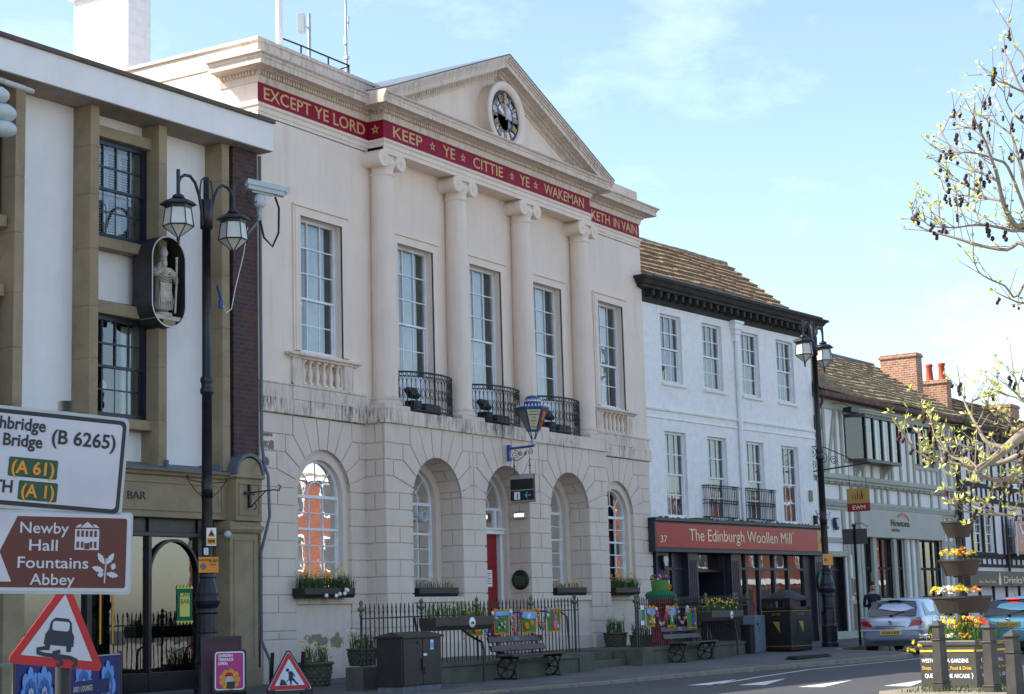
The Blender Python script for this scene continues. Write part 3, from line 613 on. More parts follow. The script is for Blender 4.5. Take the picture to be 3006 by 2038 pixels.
# --- columns
def column(x):
    sh_ = MB().lathe([(.28, 6.14), (.281, 7.5), (.272, 9), (.258, 10.3), (.25, 11.05)], (x, -.2, 0), 32).build('column', M['cream'], HALL)
    MB().lathe([(.345, 5.93), (.365, 5.95), (.365, 5.99), (.34, 6.01), (.305, 6.03), (.305, 6.05), (.325, 6.07), (.33, 6.09), (.3, 6.12), (.28, 6.14)], (x, -.2, 0), 32).build('column_base', M['cream_soiled'], sh_)
    c = MB().lathe([(.25, 11.05), (.275, 11.07), (.28, 11.1), (.265, 11.12), (.255, 11.13), (.26, 11.22), (.3, 11.3), (.33, 11.38), (.3, 11.43)], (x, -.2, 0), 32)
    c.box(x-.34, x+.34, -.5, .1, 11.52, 11.6); c.box(x-.31, x+.31, -.44, .1, 11.4, 11.53)
    for s in (-1, 1):
        cx = x+s*.33
        c.lathe([(.185, -.03), (.2, 0), (.19, .04), (.17, .2), (.165, .3), (.17, .4), (.19, .56), (.2, .6)], (0, 0, 0), 24, M=Matrix.Translation((cx, -.475, 11.4)) @ Matrix.Rotation(R(-90), 4, 'X'))
        sp_ = []
        for t in range(41): a = s*(R(90)+t/40*2*math.pi*2.2)if s < 0 else R(90)-t/40*2*math.pi*2.2; rr = .175*(1-t/40*.8); sp_.append((cx+rr*math.cos(R(90)-s*t/40*2*math.pi*2.2), -.482-.02*t/40, 11.4+rr*math.sin(R(90)-s*t/40*2*math.pi*2.2)))
        c.tube(sp_, .018, 5); c.ico((cx, -.49, 11.4), .045, sub=2)
    c.build('column_capital', M['cream'], sh_)
for x in (-4.5, -1.5, 1.5, 4.5): column(x)
# --- entablature
EP = [(-W_, 14), (-W_, 0), (-w_, 0), (-w_, -D_), (w_, -D_), (w_, 0), (W_, 0), (W_, 14)]
LW = -8.55; EP[0] = (LW, .98); EP[1] = (LW, 0); EP[6] = (8.45, 0); EP[7] = (8.45, .98)
e = MB(); e.sweep([(-.3, 11.6), (.0, 11.6), (.0, 11.69), (.02, 11.7), (.02, 11.79), (.05, 11.81), (.06, 11.86), (.0, 11.88), (0, 11.9)], EP)
e.box(-w_-.0, w_+.0, -D_+.02, .1, 11.603, 11.9); e.build('architrave', M['cream'], HALL)
fr = MB().sweep([(-.05, 11.895), (0, 11.895), (0, 12.3), (-.05, 12.3)], EP).build('frieze', M['frieze_red'], HALL)
co = MB(); co.sweep([(-.05, 12.296), (.03, 12.296), (.045, 12.36), (.06, 12.43), (.06, 12.52), (.16, 12.525), (.2, 12.55), (.34, 12.555), (.34, 12.545), (.389, 12.545), (.389, 12.66), (.405, 12.67), (.42, 12.72), (.47, 12.75), (.47, 12.775), (.0, 12.8)], EP)
def dentils(mb, x0, x1, y, n=None):
    n = int((x1-x0)/.083)
    for i in range(n): a = x0+(x1-x0)*(i+.18)/n; mb.box(a, a+.05, y-.125, y-.05, 12.435, 12.519)
dentils(co, LW-.1, -w_-.12, 0); dentils(co, -w_-.12, w_+.12, -D_); dentils(co, w_+.12, 8.45+.1, 0)
for i in range(11): y = -.1+.083*(i+.2)+.1; co.box(LW-.125, LW-.05, y, y+.05, 12.435, 12.519); co.box(8.5, 8.575, y, y+.05, 12.435, 12.519)
for i in range(4): y = -D_+.02+.083*i; co.box(-w_-.125, -w_-.05, y, y+.05, 12.435, 12.519); co.box(w_+.05, w_+.125, y, y+.05, 12.435, 12.519)
cor = co.build('cornice', M['cream_soiled'], HALL)
pp = MB(); pp.sweep([(-.3, 12.76), (.03, 12.76), (.03, 13.165), (.07, 13.17), (.07, 13.25), (-.3, 13.26)], [(LW, 14), (LW, 0), (-4.3, 0)]); pp.build('parapet', M['cream_soiled'], HALL, bevel=.01); pp = MB(); pp.sweep([(-.3, 12.76), (-.0, 12.76), (-.0, 13.25), (-.3, 13.26)], [(4.3, 0), (8.42, 0), (8.42, 14)]); pp.build('parapet', M['cream_soiled'], HALL, bevel=.01)
# --- pediment
pe = MB(); ze, za, hx = 12.80, 14.94, 5.29; k = (za-ze)/hx
pe.prism([(-5.0, 12.78), (5.0, 12.78), (0, 12.78+5.0*k)], -D_-.0, -.2)
pe.build('pediment', M['cream'], HALL)
rc = MB()
def rake(y0, t0, t1, hh=hx):     # band between vertical drops t0..t1 below the roof line, front at y0
    rc.prism([(-hh, ze-t1+(hx-hh)*k), (-hh, ze-t0+(hx-hh)*k), (0, za-t0), (hh, ze-t0+(hx-hh)*k), (hh, ze-t1+(hx-hh)*k), (0, za-t1)], y0, -.3)
rake(-.92, -.02, .05); rake(-.89, .05, .1); rake(-.86, .1, .16); rake(-.835, .16, .29); rake(-.62, .29, .335, 5.1); rake(-.5, .335, .47, 4.95); rake(-.47, .47, .53, 4.8)
for s in (-1, 1):
    n = 58
    for i in range(n):
        x = .05+4.35*i/n; z = za-.335-x*k; rc.prism([(s*x, z-.115), (s*x, z), (s*(x+.045), z-.045*k), (s*(x+.045), z-.115-.045*k)], -.57, -.49)
rc.build('raking_cornice', M['cream_soiled'], HALL)
rf = MB()
for s in (-1, 1): rf.quad((0, -.93, za+.03), (s*(hx+.02), -.93, ze+.03), (s*(hx+.02), 9, ze+.03), (0, 9, za+.03)); rf.quad((0, -.93, za+.03), (s*(hx+.02), -.93, ze+.03), (s*(hx+.02), -.93, ze-.0), (0, -.93, za-.0))
for i in range(9):
    for s in (-1, 1): rf.box(-.02, .02, 0, 1, 0, 1) if 0 else None
roof = rf.build('pediment_roof', M['lead'], HALL)
# --- clock
ck = MB(); MT = Matrix.Translation((0, -D_, 13.4)) @ Matrix.Rotation(R(90), 4, 'X')
ck.lathe([(.84, -.05), (.84, .3), (.86, .31), (.87, .35), (.84, .38), (.78, .39), (.74, .37), (.7, .36), (.67, .33), (.65, .3), (.65, .28)], (0, 0, 0), 48, M=MT)
clock = ck.build('clock', M['cream'], HALL)
cy = -D_-.29
MB().lathe([(.001, .0), (.66, .0)], (0, 0, 0), 48, M=Matrix.Translation((0, cy, 13.4)) @ Matrix.Rotation(R(90), 4, 'X')).build('clock_dial', pm('dial_white', (.66, .7, .78), .4, .03), clock)
rg = MB()
def ring(mb, r0, r1, y, n=48, cz=13.4):
    o, i_ = arc(0, cz, r1, 0, 360, n), arc(0, cz, r0, 0, 360, n)
    for a in range(n): mb.quad((o[a][0], y, o[a][1]), (o[a+1][0], y, o[a+1][1]), (i_[a+1][0], y, i_[a+1][1]), (i_[a][0], y, i_[a][1]))
ring(rg, .57, .63, cy-.012); ring(rg, .345, .375, cy-.012)
rg.build('minute_ring', M['black_letters'], clock)
nm = MB()
def stroke(mb, ang, u0, v0, u1, v1, wd, y):      # radial frame: u across, v outward
    a = R(90-ang); er = Vector((math.cos(a), math.sin(a))); et = Vector((math.sin(a), -math.cos(a)))
    p0 = er*v0+et*u0; p1 = er*v1+et*u1; d = (p1-p0).normalized(); nn = Vector((-d.y, d.x))*wd/2
    q = [p0+nn, p0-nn, p1-nn, p1+nn]; mb.prism([(p.x, 13.4+p.y) for p in q], y, y+.008)
ROM = {1: 'I', 2: 'II', 3: 'III', 4: 'IIII', 5: 'V', 6: 'VI', 7: 'VII', 8: 'VIII', 9: 'IX', 10: 'X', 11: 'XI', 12: 'XII'}
for h in range(1, 13):
    s_ = ROM[h]; wdt = {'I': .036, 'V': .09, 'X': .09}; tot = sum(wdt[c] for c in s_); u = -tot/2
    for c in s_:
        wv = wdt[c]; m0, m1 = u, u+wv; mid = (m0+m1)/2
        for mb, ex, yy in ((nm, 0, cy-.024),):
            if c == 'I': stroke(mb, h*30, mid, .38, mid, .565, .02, yy)
            elif c == 'V': stroke(mb, h*30, m0+.012, .565, mid, .38, .024, yy); stroke(mb, h*30, m1-.012, .565, mid, .38, .013, yy-.001)
            else: stroke(mb, h*30, m0+.012, .565, m1-.012, .38, .024, yy); stroke(mb, h*30, m1-.012, .565, m0+.012, .38, .013, yy-.001)
        u += wv
nm.build('hour_numerals', M['gilt'], clock)
bk = MB()
for h in range(1, 13):
    for wv in (-1, 1): stroke(bk, h*30, wv*len(ROM[h])*.026*.9, .37, wv*len(ROM[h])*.026*.9, .58, .016, cy-.014)
for i in range(60): stroke(bk, i*6, 0, .565, 0, .6, .012, cy-.02) if i % 5 else None
bk.build('numeral_backing', M['black_letters'], clock)
for ang, ln_, wd_ in ((-4, .58, .045), (-1, .36, .06)):
    hn = MB(); y = cy-.05 if ln_ > .5 else cy-.038; stroke(hn, ang, 0, -.08, 0, ln_, wd_, y); stroke(hn, ang, 0, ln_*.55, 0, ln_*.68, wd_*2, y-.001); hn.prism(arc(0, 13.4, .045, 0, 360, 16)[:-1], y-.004, y+.004)
    hn.build('clock_hand', M['gilt'], clock)
# --- frieze lettering
yf = -.006
text('lettering', 'EXCEPT YE LORD', .37, M['gilt'], fr, (-8.37, yf, 11.975), bold=.003, width=3.53)
def star(mb, x, z, r, y, axis='y'):
    def ns(rr): return [(x+(rr if i % 2 == 0 else rr*.42)*math.cos(R(90+36*i)), z+(rr if i % 2 == 0 else rr*.42)*math.sin(R(90+36*i))) for i in range(10)]
    o, i_ = ns(r), ns(r*.5)
    for a in range(10): b = (a+1) % 10; mb.prism([o[a], o[b], i_[b], i_[a]], y-.004, y+.002)
yp = -D_-.006
def fit(s, x0, x1, y=yp): text('lettering', s, .37, M['gilt'], fr, (x0, y, 11.975), bold=.003, width=x1-x0)
for s_, a, b in (('KEEP', -4.38, -3.22), ('YE', -2.36, -1.85), ('CITTIE', -1.05, .3), ('YE', 1.11, 1.58), ('WAKEMAN', 2.31, 4.4)): fit(s_, a, b)
for s_, a, b in (('KETH', 5.62, 6.67), ('IN', 6.9, 7.24), ('VAIN', 7.37, 8.31)): fit(s_, a, b, yf)
sm = MB()
for x in (-2.8, -1.5, .73, 1.89): star(sm, x, 12.1, .12, yp)
sm.build('star_ornament', M['gilt'], fr)
sm = MB(); star(sm, 0, 12.1, .12, 0); sm.build('star_ornament', M['gilt'], fr, (-w_-.008, -.22, 0), (0, 0, R(-90)))

for x in (-3.62, -.62, 2.38):
    m = MB(); T = Matrix.Translation((x, -.3, 6.3)) @ Matrix.Rotation(R(-35), 4, 'X'); m.box(-.17, .17, -.06, .06, -.12, .12, M=T); m.box(-.15, .15, -.45, -.2, 5.85, 6.12, M=Matrix.Translation((x, 0, 0))) ; m.tube([(x-.19, -.3, 6.3), (x-.19, -.3, 6.1), (x+.19, -.3, 6.1), (x+.19, -.3, 6.3)], .015, 5)
    o = m.build('floodlight', M['plastic_black']); tag(o, {-3.62: 'black floodlight inside the leftmost iron balcony', -.62: 'black floodlight inside the middle iron balcony', 2.38: 'black floodlight inside the balcony behind the blue lantern'}[x], 'floodlight', 'balcony floodlights')
    m = MB(); m.box(x+.35, x+1.0, -.42, -.15, 5.85, 6.1); o = m.build('equipment_case', M['plastic_black'], bevel=.05); tag(o, {-3.62: 'low black case on the floor of the leftmost balcony', -.62: 'low black case on the floor of the middle balcony', 2.38: 'low black case on the floor of the right balcony'}[x], 'case', 'black cases on the balconies')
# ------------------------------------------------------------------ left building (cafe bar)
LB = empty('bar_building', (-8.5, -.35, 0), R(-2.4), 'white rendered corner block with tan stone mullions above a dark cafe bar front', 'building')
b = MB()
LWIN = [(-4.44, -2.93), (-7.9, -6.42), (-11.4, -9.9)]
hl = [(a, c, z0, z1) for a, c in LWIN for z0, z1 in ((8.4, 10.29), (5.1, 6.99))]
b.wall(-14.5, -.2, 4.2, 10.78, .75, hl, .25); b.quad((-14.5, .75, 0), (-14.5, 9, 0), (-14.5, 9, 11), (-14.5, .75, 11)); b.quad((-.2, .75, 0), (-.2, 9, 0), (-.2, 9, 10.8), (-.2, .75, 10.8)); b.quad((-14.5, 9, 0), (0, 9, 0), (0, 9, 11), (-14.5, 9, 11))
b.build('wall', M['white_render'], LB)
f = MB(); f.box(-14.5, 0, 0, 9, 10.78, 11.35); f.build('fascia', M['white_render'], LB)
MB().box(-14.55, .02, -.06, 9, 11.35, 11.435).build('coping', M['coping'], LB, bevel=.01)
MB().box(-14.5, -.02, .02, .85, 10.765, 10.778).build('soffit', M['soffit'], LB)
for i in range(7):
    mu = MB(); x = -1.2-1.725*i
    for z0, z1 in ((4.25, 5.12), (5.12, 6.1), (6.1, 7.05), (7.05, 8.1), (8.1, 9.1), (9.1, 10.0), (10.0, 10.764)):
        mu.plan([(x-.0, .3), (x+.21, .3), (x+.21, .8), (x-.0, .8)], z0+.006, z1-.006)
    mu.box(x+.008, x+.2, .31, .8, 4.25, 10.76)
    mu.build('mullion', M['stone_tan'], LB)
for a, c in LWIN:
    for z0, z1, y in ((10.29, 10.5, .5), (8.2, 8.4, .46), (6.99, 7.21, .5), (4.92, 5.1, .46)): MB().box(a-.02, c+.02, y, .85, z0, z1).build('lintel' if y > .48 else 'sill', M['stone_tan'], LB, bevel=.008)
def shutters(wd, a=-4.44, c=-2.93):
    s = MB(); n = 5; wl = (c-a-.2)/4
    for i in range(n):
        x0 = a+.1+wl*i
        for z0, z1 in ((8.5, 9.32), (9.36, 10.2)):
            s.box(x0+.01, x0+.05, .92, .96, z0, z1); s.box(x0+wl-.05, x0+wl-.01, .92, .96, z0, z1); s.box(x0+.05, x0+wl-.05, .92, .96, z0, z0+.06); s.box(x0+.05, x0+wl-.05, .92, .96, z1-.06, z1)
            k = int((z1-z0-.12)/.05)
            for j in range(k): s.add([(x0+.05, .915, z0+.06+.05*j), (x0+wl-.05, .915, z0+.06+.05*j), (x0+wl-.05, .955, z0+.1+.05*j), (x0+.05, .955, z0+.1+.05*j)], [(0, 1, 2, 3)])
    s.build('shutter', M['white_paint'], wd, fix=False)
for a, c in LWIN:
    sash(LB, a, c, 8.41, 10.28, .62, 4, (2, 2), .085, .03, 'navy', 'glass', curtain=(lambda wd, a=a, c=c: shutters(wd, a, c)), room=1.2)
    def heart(wd, a=a, c=c):
        MB().box(c-.32, c+.1, .95, .98, 5.2, 6.9).build('curtain', M['curtain'], wd)
        MB().ico((a+.6, .8, 5.72), .09, sub=2, sq=(1, .5, 1.1)).build('heart_ornament', M['white_petal'], wd)
    sash(LB, a, c, 5.1, 6.98, .62, 4, (2, 2), .085, .03, 'navy', 'glass', curtain=heart, room=1.4)
MB().box(-.88, -.17, .3, 1, 4.35, 10.764).build('brick_pier', M['brick_dark'], LB)
MB().box(-.16, -.06, .34, 1, 4.2, 10.75).build('pier_edge', M['cream_soiled'], LB)
MB().tube([(-.1, .28, 10.7), (-.1, .28, 4.9), (-.12, .2, 4.4), (-.18, .05, 4.2), (-.18, .02, 3.4), (-.24, .2, 2.7), (-.24, .2, 1.0), (-.1, .1, .6), (-.08, .12, .15)], .03, 8).build('conduit_pipe', M['lead'], LB)
# shop front
sf = MB(); sf.box(-14.5, -1.0, .35, .8, 3.32, 4.1); sf.sweep([(0, 4.08), (.06, 4.1), (.09, 4.15), (.15, 4.17), (.15, 4.21), (0, 4.23)], [(-14.5, .35), (-1.0, .35)])
for a, c, z0, z1 in ((-14, -1.2, 3.95, 3.985), (-14, -1.2, 3.44, 3.475)): sf.box(a, c, .325, .35, z0, z1)
sf.box(-1.2, -1.165, .325, .35, 3.475, 3.95)
sf.box(-6.5, -6.05, .3, .8, .1, 3.32); sf.box(-9.5, -9.1, .3, .8, .1, 3.32)
sf.build('stone_fascia', M['stone_tan'], LB, bevel=.006)
ld = MB(); ld.add([(-14.5, .2, 4.215), (-.95, .2, 4.215), (-.95, .75, 4.36), (-14.5, .75, 4.36)], [(0, 1, 2, 3)]); ld.box(-14.5, -.95, .19, .21, 4.19, 4.222)
for i in range(9): ld.box(-1.4-1.4*i, -1.36-1.4*i, .2, .76, 4.23, 4.37)
ld.build('lead_flashing', M['lead'], LB)
cn = MB(); cn.box(-1.05, -.31, .1, .8, 3.3, 4.12); cn.sweep([(0, 4.1), (.05, 4.13), (.05, 4.18), (0, 4.2)], [(-1.05, .8), (-1.05, .1), (-.31, .1), (-.31, .8)])
cn.prism([(-1.06, 4.18)]+arc(-.68, 4.18, .34, 180, 0, 16)+[(-.3, 4.18)], .08, .8); cn.box(-.98, -.38, .075, .1, 3.4, 3.43); cn.box(-.98, -.95, .075, .1, 3.43, 4.0); cn.box(-.41, -.38, .075, .1, 3.43, 4.0); cn.box(-.98, -.38, .075, .1, 4.0, 4.03)
cn.sweep([(0, 3.05), (.05, 3.08), (.09, 3.14), (.09, 3.2), (.05, 3.22), (.05, 3.28), (0, 3.3)], [(-1.12, .8), (-1.12, .2), (-.33, .2), (-.33, .8)]); cn.box(-1.12, -.33, .2, .8, .45, 3.3); cn.box(-1.16, -.29, .16, .8, .1, .5)
for a, c in ((-1.02, -.99), (-.46, -.43)): cn.box(a, c, .18, .2, .7, 2.95)
cn.box(-1.02, -.43, .18, .2, 2.92, 2.95)
cn.build('pilaster', M['stone_tan'], LB, bevel=.006)
MB().prism(arc(-.68, 4.2, .41, 180, 0, 16)+arc(-.68, 4.2, .35, 0, 180, 16), .05, .8).build('lead_hood', M['lead'], LB)
text('lettering', 'BAR', .21, M['black_letters'], LB, (-3.66, .343, 3.63), width=.46, ext=.006)
sf = MB()
for x0, x1 in ((-1.62, -1.5), (-2.92, -2.84), (-4.42, -4.3), (-6.05, -5.9), (-1.5, -1.2)): sf.box(x0, x1, .55, .68, .15, 3.32)
sf.box(-9, -1.5, .54, .68, 2.98, 3.06); sf.box(-9, -1.5, .56, .68, .15, .5); sf.box(-9, -1.2, .6, .68, 3.06, 3.32)
P = arc(-2.23, 2.28, .66, 180, 0, 24); sf.prism(P+arc(-2.23, 2.28, .61, 0, 180, 24), .56, .62)
sf.build('shop_frame', pm('near_black_joinery', C('17181c'), .3, .1), LB, bevel=.006)
MB().quad((-9, .63, .5), (-1.55, .63, .5), (-1.55, .63, 2.98), (-9, .63, 2.98)).build('shop_glass', M['glass_shop'], LB, fix=False)
rm = MB(); rm.quad((-9, 3.5, .1), (-1, 3.5, .1), (-1, 3.5, 3.3), (-9, 3.5, 3.3)); rm.quad((-1, .7, .1), (-1, 3.5, .1), (-1, 3.5, 3.3), (-1, .7, 3.3)); rm.quad((-9, .7, 3.31), (-1, .7, 3.31), (-1, 3.5, 3.31), (-9, 3.5, 3.31)); rm.quad((-9, .7, .15), (-1, .7, .15), (-1, 3.5, .15), (-9, 3.5, .15)); rm.build('room_lining', M['room'], LB, fix=False)
bl = MB()
for x, z in ((-3.3, 2.05), (-3.15, 2.6), (-3.35, 1.45), (-3.7, 2.2), (-5.0, 2.3)): bl.ico((x, 1.9, z), .035, sub=1)
bl.build('pendant_bulb', emis('warm_filament', (1, .35, .08), 2.5), LB)
hd = MB()
for x in (-4.16, -3.86): hd.tube([(x, .5, 1.05), (x, .5, 2.0)], .022, 8); hd.tube([(x, .5, 2.0), (x+.1, .58, 2.0)], .018, 6)
hd.build('door_handle', pm('brass', C('a9853e'), .3, .1, metal=.9), LB)
sk = MB(); st_ = [(-2.12, 1.42), (-1.72, 1.42), (-1.72, 2.02), (-2.12, 2.02)]; sk.prism(st_, .615, .622)
skk = sk.build('door_sticker', M['knitdark'], LB)
zz = MB()
for i in range(5): zz.prism([(-2.14+.09*i, 2.02), (-2.05+.09*i, 2.02), (-2.095+.09*i, 2.09)], .614, .621); zz.prism([(-2.14+.09*i, 1.42), (-2.095+.09*i, 1.35), (-2.05+.09*i, 1.42)], .614, .621)
zz.box(-2.05, -1.79, .61, .6145, 1.5, 1.94); zz.build('sticker_panel', pm('pale_yellow', C('d8cf62'), .5, .05), skk)
text('sticker_lettering', 'CAFÉ\nBAR', .13, M['knitdark'], skk, (-1.92, .607, 1.74), ax='CENTER', ext=.001)
# iron basket brackets
def scroll(mb, pts, r=.012): mb.tube(pts, r, 5)
hb = MB(); hb.box(-.73, -.68, .04, .1, 3.55, 4.0); hb.box(-.84, -.57, .05, .09, 3.8, 3.86)
scroll(hb, [(-.7, .05, 3.84), (-.7, -.55, 3.86), (-.7, -.68, 3.84), (-.7, -.72, 3.92), (-.7, -.66, 3.95)], .014); scroll(hb, [(-.7, .05, 3.56)]+[(-.7, .05-.4*t, 3.56+.3*t) for t in (.3, .6, 1)], .012); scroll(hb, [(-.7, -.05+.05*math.cos(a/2), 3.57+.06*math.sin(a/2)) for a in range(0, 11)], .01)
tag(hb.build('basket_bracket', M['blackiron'], LB), None)
fp = MB(); fp.tube([(-12, -.5, 10.45), (-5.86, -.5, 10.45)], .045, 10)
# chimney behind
ch = MB(); ch.box(-7.05, -6.3, 5.0, 6.7, 12.9, 15.86)
chim = ch.build('chimney_stack', brickmat('white_painted_blocks', (1, 1, 1), (1, 1, 1), (1, 1, 1), .9, .29, .012, paint=(.8, .77, .76), bmp=.6)); tag(chim, 'tall white painted chimney stack rising behind the left roof edge', 'chimney')
MB().box(-7.15, -6.2, 4.9, 6.8, 15.86, 16.1).build('chimney_cap', M['white_render'], chim)
# statue niche
def LL(s, o, z): a = R(2.4); return (-8.5+s*math.cos(a)+o*math.sin(a), -.35-s*math.sin(a)+o*math.cos(a), z)
nc = MB(); cxn, zlo, zhi, rn = -2.86, 7.28, 8.12, .45
def caps(r): return arc(cxn, zhi, r, 0, 180, 18)+arc(cxn, zlo, r, 180, 360, 18)
o_ = caps(rn); n_ = len(o_)
for (a, c), (d, e_) in zip(o_, o_[1:]+o_[:1]): nc.quad((a, .1, c), (d, .1, e_), (d, .6, e_), (a, .6, c), 1)
i_ = caps(rn-.03)
for (a, c), (d, e_) in zip(i_, i_[1:]+i_[:1]): nc.quad((a, .1, c), (d, .1, e_), (d, .55, e_), (a, .55, c), 1)
nc.add([(a, .55, c) for a, c in i_], [tuple(range(n_))], 1)
for j in range(n_): k_ = (j+1) % n_; nc.add([(o_[j][0], .095, o_[j][1]), (o_[k_][0], .095, o_[k_][1]), (i_[k_][0], .095, i_[k_][1]), (i_[j][0], .095, i_[j][1])], [(0, 1, 2, 3)], 0)
nc.box(-3.2, -2.5, .13, .5, 6.98, 7.06, 2); nc.box(-2.99, -2.68, .11, .14, 6.86, 6.98, 3)
nob = nc.build('statue_niche', [M['signwhite'], pm('niche_bronze', C('3a3836'), .55, .35, 2, metal=.3), M['statue'], M['stone_tan']], None, (-8.5, -.35, 0), (0, 0, R(-2.4))); tag(nob, 'capsule shaped metal niche with pale rim fixed beside the stone mullion', 'niche')
# ------------------------------------------------------------------ stone-tiled roofs
def roofmat(name, a, b, c):
    m, n, l, bs = newmat(name); bs.inputs['Roughness'].default_value = .92; v = coords(n, l)
    o = ramp(n, l, noise(n, l, v, 2.2, 6, .7), [(.3, a), (.5, b), (.68, c)]); o = mix(n, l, .6, o, ramp(n, l, noise(n, l, v, 18, 5, .7), [(.35, sh(a, .5)), (.65, sh(c, 1.15))]))
    o = mix(n, l, ramp(n, l, noise(n, l, v, 5, 6, .7), [(.58, (0, 0, 0)), (.7, (.6,)*3)]), o, (.03, .03, .022)); l(o, bs.inputs['Base Color']); bump(n, l, bs, noise(n, l, v, 25, 6, .7), .5, .02); return m
M['roof_brown'] = roofmat('mossy_stone_tiles', C('5a4430'), C('8f6c4c'), C('b09a7a'))
M['roof_grey'] = roofmat('grey_stone_tiles', C('5a5042'), C('948468'), C('b3a486'))
def tiles(x0, x1, y0, z0, y1, z1, seed=1, cw=.36, cut=None):
    rnd = random.Random(seed); mb = MB(); n = int(math.hypot(y1-y0, z1-z0)/cw); dy, dz = (y1-y0)/n, (z1-z0)/n; th = .1
    L_ = math.hypot(dy, dz); ny, nz_ = -dz/L_, dy/L_
    for j in range(n):
        x = x0+rnd.uniform(-.3, 0); cwj = rnd.uniform(-.015, .015)
        while x < x1:
            wd = rnd.uniform(.3, .65); a, b = max(x, x0)+.006, min(x+wd, x1)-.006; x += wd
            if b-a < .03: continue
            e = rnd.uniform(-.02, .02)+cwj; t = th+rnd.uniform(-.018, .02); sag = .03*math.sin(a*.9+seed)
            ya, za = y0+dy*j-dy*e*2, z0+dz*j-dz*e*2+sag; yb, zb = y0+dy*(j+1.25), z0+dz*(j+1.25)+sag
            mb.add([(a, ya+ny*t, za+nz_*t), (b, ya+ny*t, za+nz_*t), (b, yb+ny*.01, zb+nz_*.01), (a, yb+ny*.01, zb+nz_*.01), (a, ya, za), (b, ya, za)], [(0, 1, 2, 3), (0, 4, 5, 1)])
            mb.add([(a, ya+ny*t, za+nz_*t), (a, yb+ny*.01, zb+nz_*.01), (a, ya, za)], [(0, 1, 2)]); mb.add([(b, ya+ny*t, za+nz_*t), (b, yb+ny*.01, zb+nz_*.01), (b, ya, za)], [(0, 2, 1)])
    return mb
# ------------------------------------------------------------------ white brick shop
SH = empty('woollen_shop', (8.5, .06, 0), R(-5.3), 'whitewashed brick shop with mossy tiled roof and a long red fascia', 'shop')
WX = [(1.0, 2.16), (3.38, 4.53), (5.72, 6.85), (8.0, 9.16)]
wl = MB(); hs = [(a, c, 7.87, 9.88) for a, c in WX]+[(a, c, 4.0, 6.46) for a, c in WX]
wl.wall(.0, 10.38, 3.9, 10.3, 0, hs, .22); wl.quad((10.38, 0, 0), (10.38, 9, 0), (10.38, 9, 10.7), (10.38, 0, 10.7)); wl.quad((0, 9, 0), (10.38, 9, 0), (10.38, 9, 10.7), (0, 9, 10.7)); wl.quad((0, 0, 0), (0, 9, 0), (0, 9, 10.7), (0, 0, 10.7))
wl.add([(10.38, .3, 10.6), (10.38, 6, 10.6), (10.38, 3.1, 13.1)], [(0, 1, 2)])
wl.build('wall', M['brick_white'], SH)
sc_ = MB()
for a, c in WX: sc_.box(a-.06, c+.12, -.07, .22, 7.78, 7.87)
sc_.sweep([(0, 7.02), (.05, 7.03), (.06, 7.09), (0, 7.11)], [(.0, 0), (10.38, 0), (10.38, .3)]); sc_.sweep([(0, 6.79), (.035, 6.8), (.035, 6.84), (0, 6.85)], [(.0, 0), (10.38, 0), (10.38, .3)])
sc_.build('string_course', M['brick_white'], SH, bevel=.008)
for i, (a, c) in enumerate(WX):
    def cur(wd, a=a, c=c): drape(wd, a+.62, c+.4, 7.9, 9.95, .4, 'room_light'); drape(wd, a-.1, a+.3, 7.9, 9.95, .4, 'room_light')
    sash(SH, a, c, 7.87, 9.88, .1, 3, (2, 2), .07, .03, curtain=cur)
    def cur2(wd, a=a, c=c): drape(wd, a+.1, a+.66, 4.0, 6.6, .36, 'curtain'); drape(wd, a+.8, c+.4, 4.0, 6.6, .42, 'room_light')
    sash(SH, a, c, 4.0, 6.46, .1, 3, (2, 2), .07, .03, curtain=cur2)
ev = MB(); ev.sweep([(0, 10.1), (.06, 10.12), (.06, 10.42), (.1, 10.44), (.3, 10.46), (.3, 10.54), (.36, 10.56), (.42, 10.66), (.5, 10.7), (.5, 10.76), (.3, 10.78), (-.5, 10.74)], [(-.02, .6), (-.02, 0), (10.42, 0), (10.42, .9)])
for i in range(26): x = .2+.405*i; ev.prism([(x, 10.43), (x, 10.3), (x+.06, 10.24), (x+.13, 10.3), (x+.13, 10.43)], -.29, -.05)
ev.build('eaves_cornice', M['darkwood'], SH, bevel=.006)
MB().sweep([(.44, 10.76), (.52, 10.765), (.52, 10.8), (.44, 10.81)], [(-.02, .0), (10.42, 0)]).build('gutter_edge', M['lead'], SH)
roof = tiles(-.05, 10.42, .2, 10.78, 3.0, 13.05, 3).build('roof', M['roof_brown'], SH)
rb = MB().quad((-.05, .2, 10.74), (10.42, .2, 10.74), (10.42, 3.05, 13.03), (-.05, 3.05, 13.03)).quad((-.05, 3.05, 13.03), (10.42, 3.05, 13.03), (10.42, 8, 9.5), (-.05, 8, 9.5)).build('roof_boarding', M['darkwood'], roof, fix=False)
rd = MB()
for i in range(20): x = -.05+.523*i; rd.tube([(x+.005, 3.05, 13.08), (x+.515, 3.05, 13.08+.02*math.sin(i))], .12, 8)
rd.build('ridge_tile', M['roof_grey'], roof)
# rainwater pipe
pp = MB(); pp.box(5.03, 5.6, -.22, 0, 10.05, 10.13); pp.box(5.08, 5.55, -.19, 0, 9.86, 10.05); pp.box(5.14, 5.49, -.15, 0, 9.72, 9.86); pp.box(5.2, 5.43, -.12, 0, 9.5, 9.72); pp.lathe([(.06, 3.98), (.06, 9.5)], (5.3, -.08, 0), 10)
for z in (5.6, 6.95, 8.4): pp.lathe([(.075, z), (.075, z+.09)], (5.3, -.08, 0), 10)
pp.build('rainwater_pipe', M['white_paint'], SH, bevel=.006)
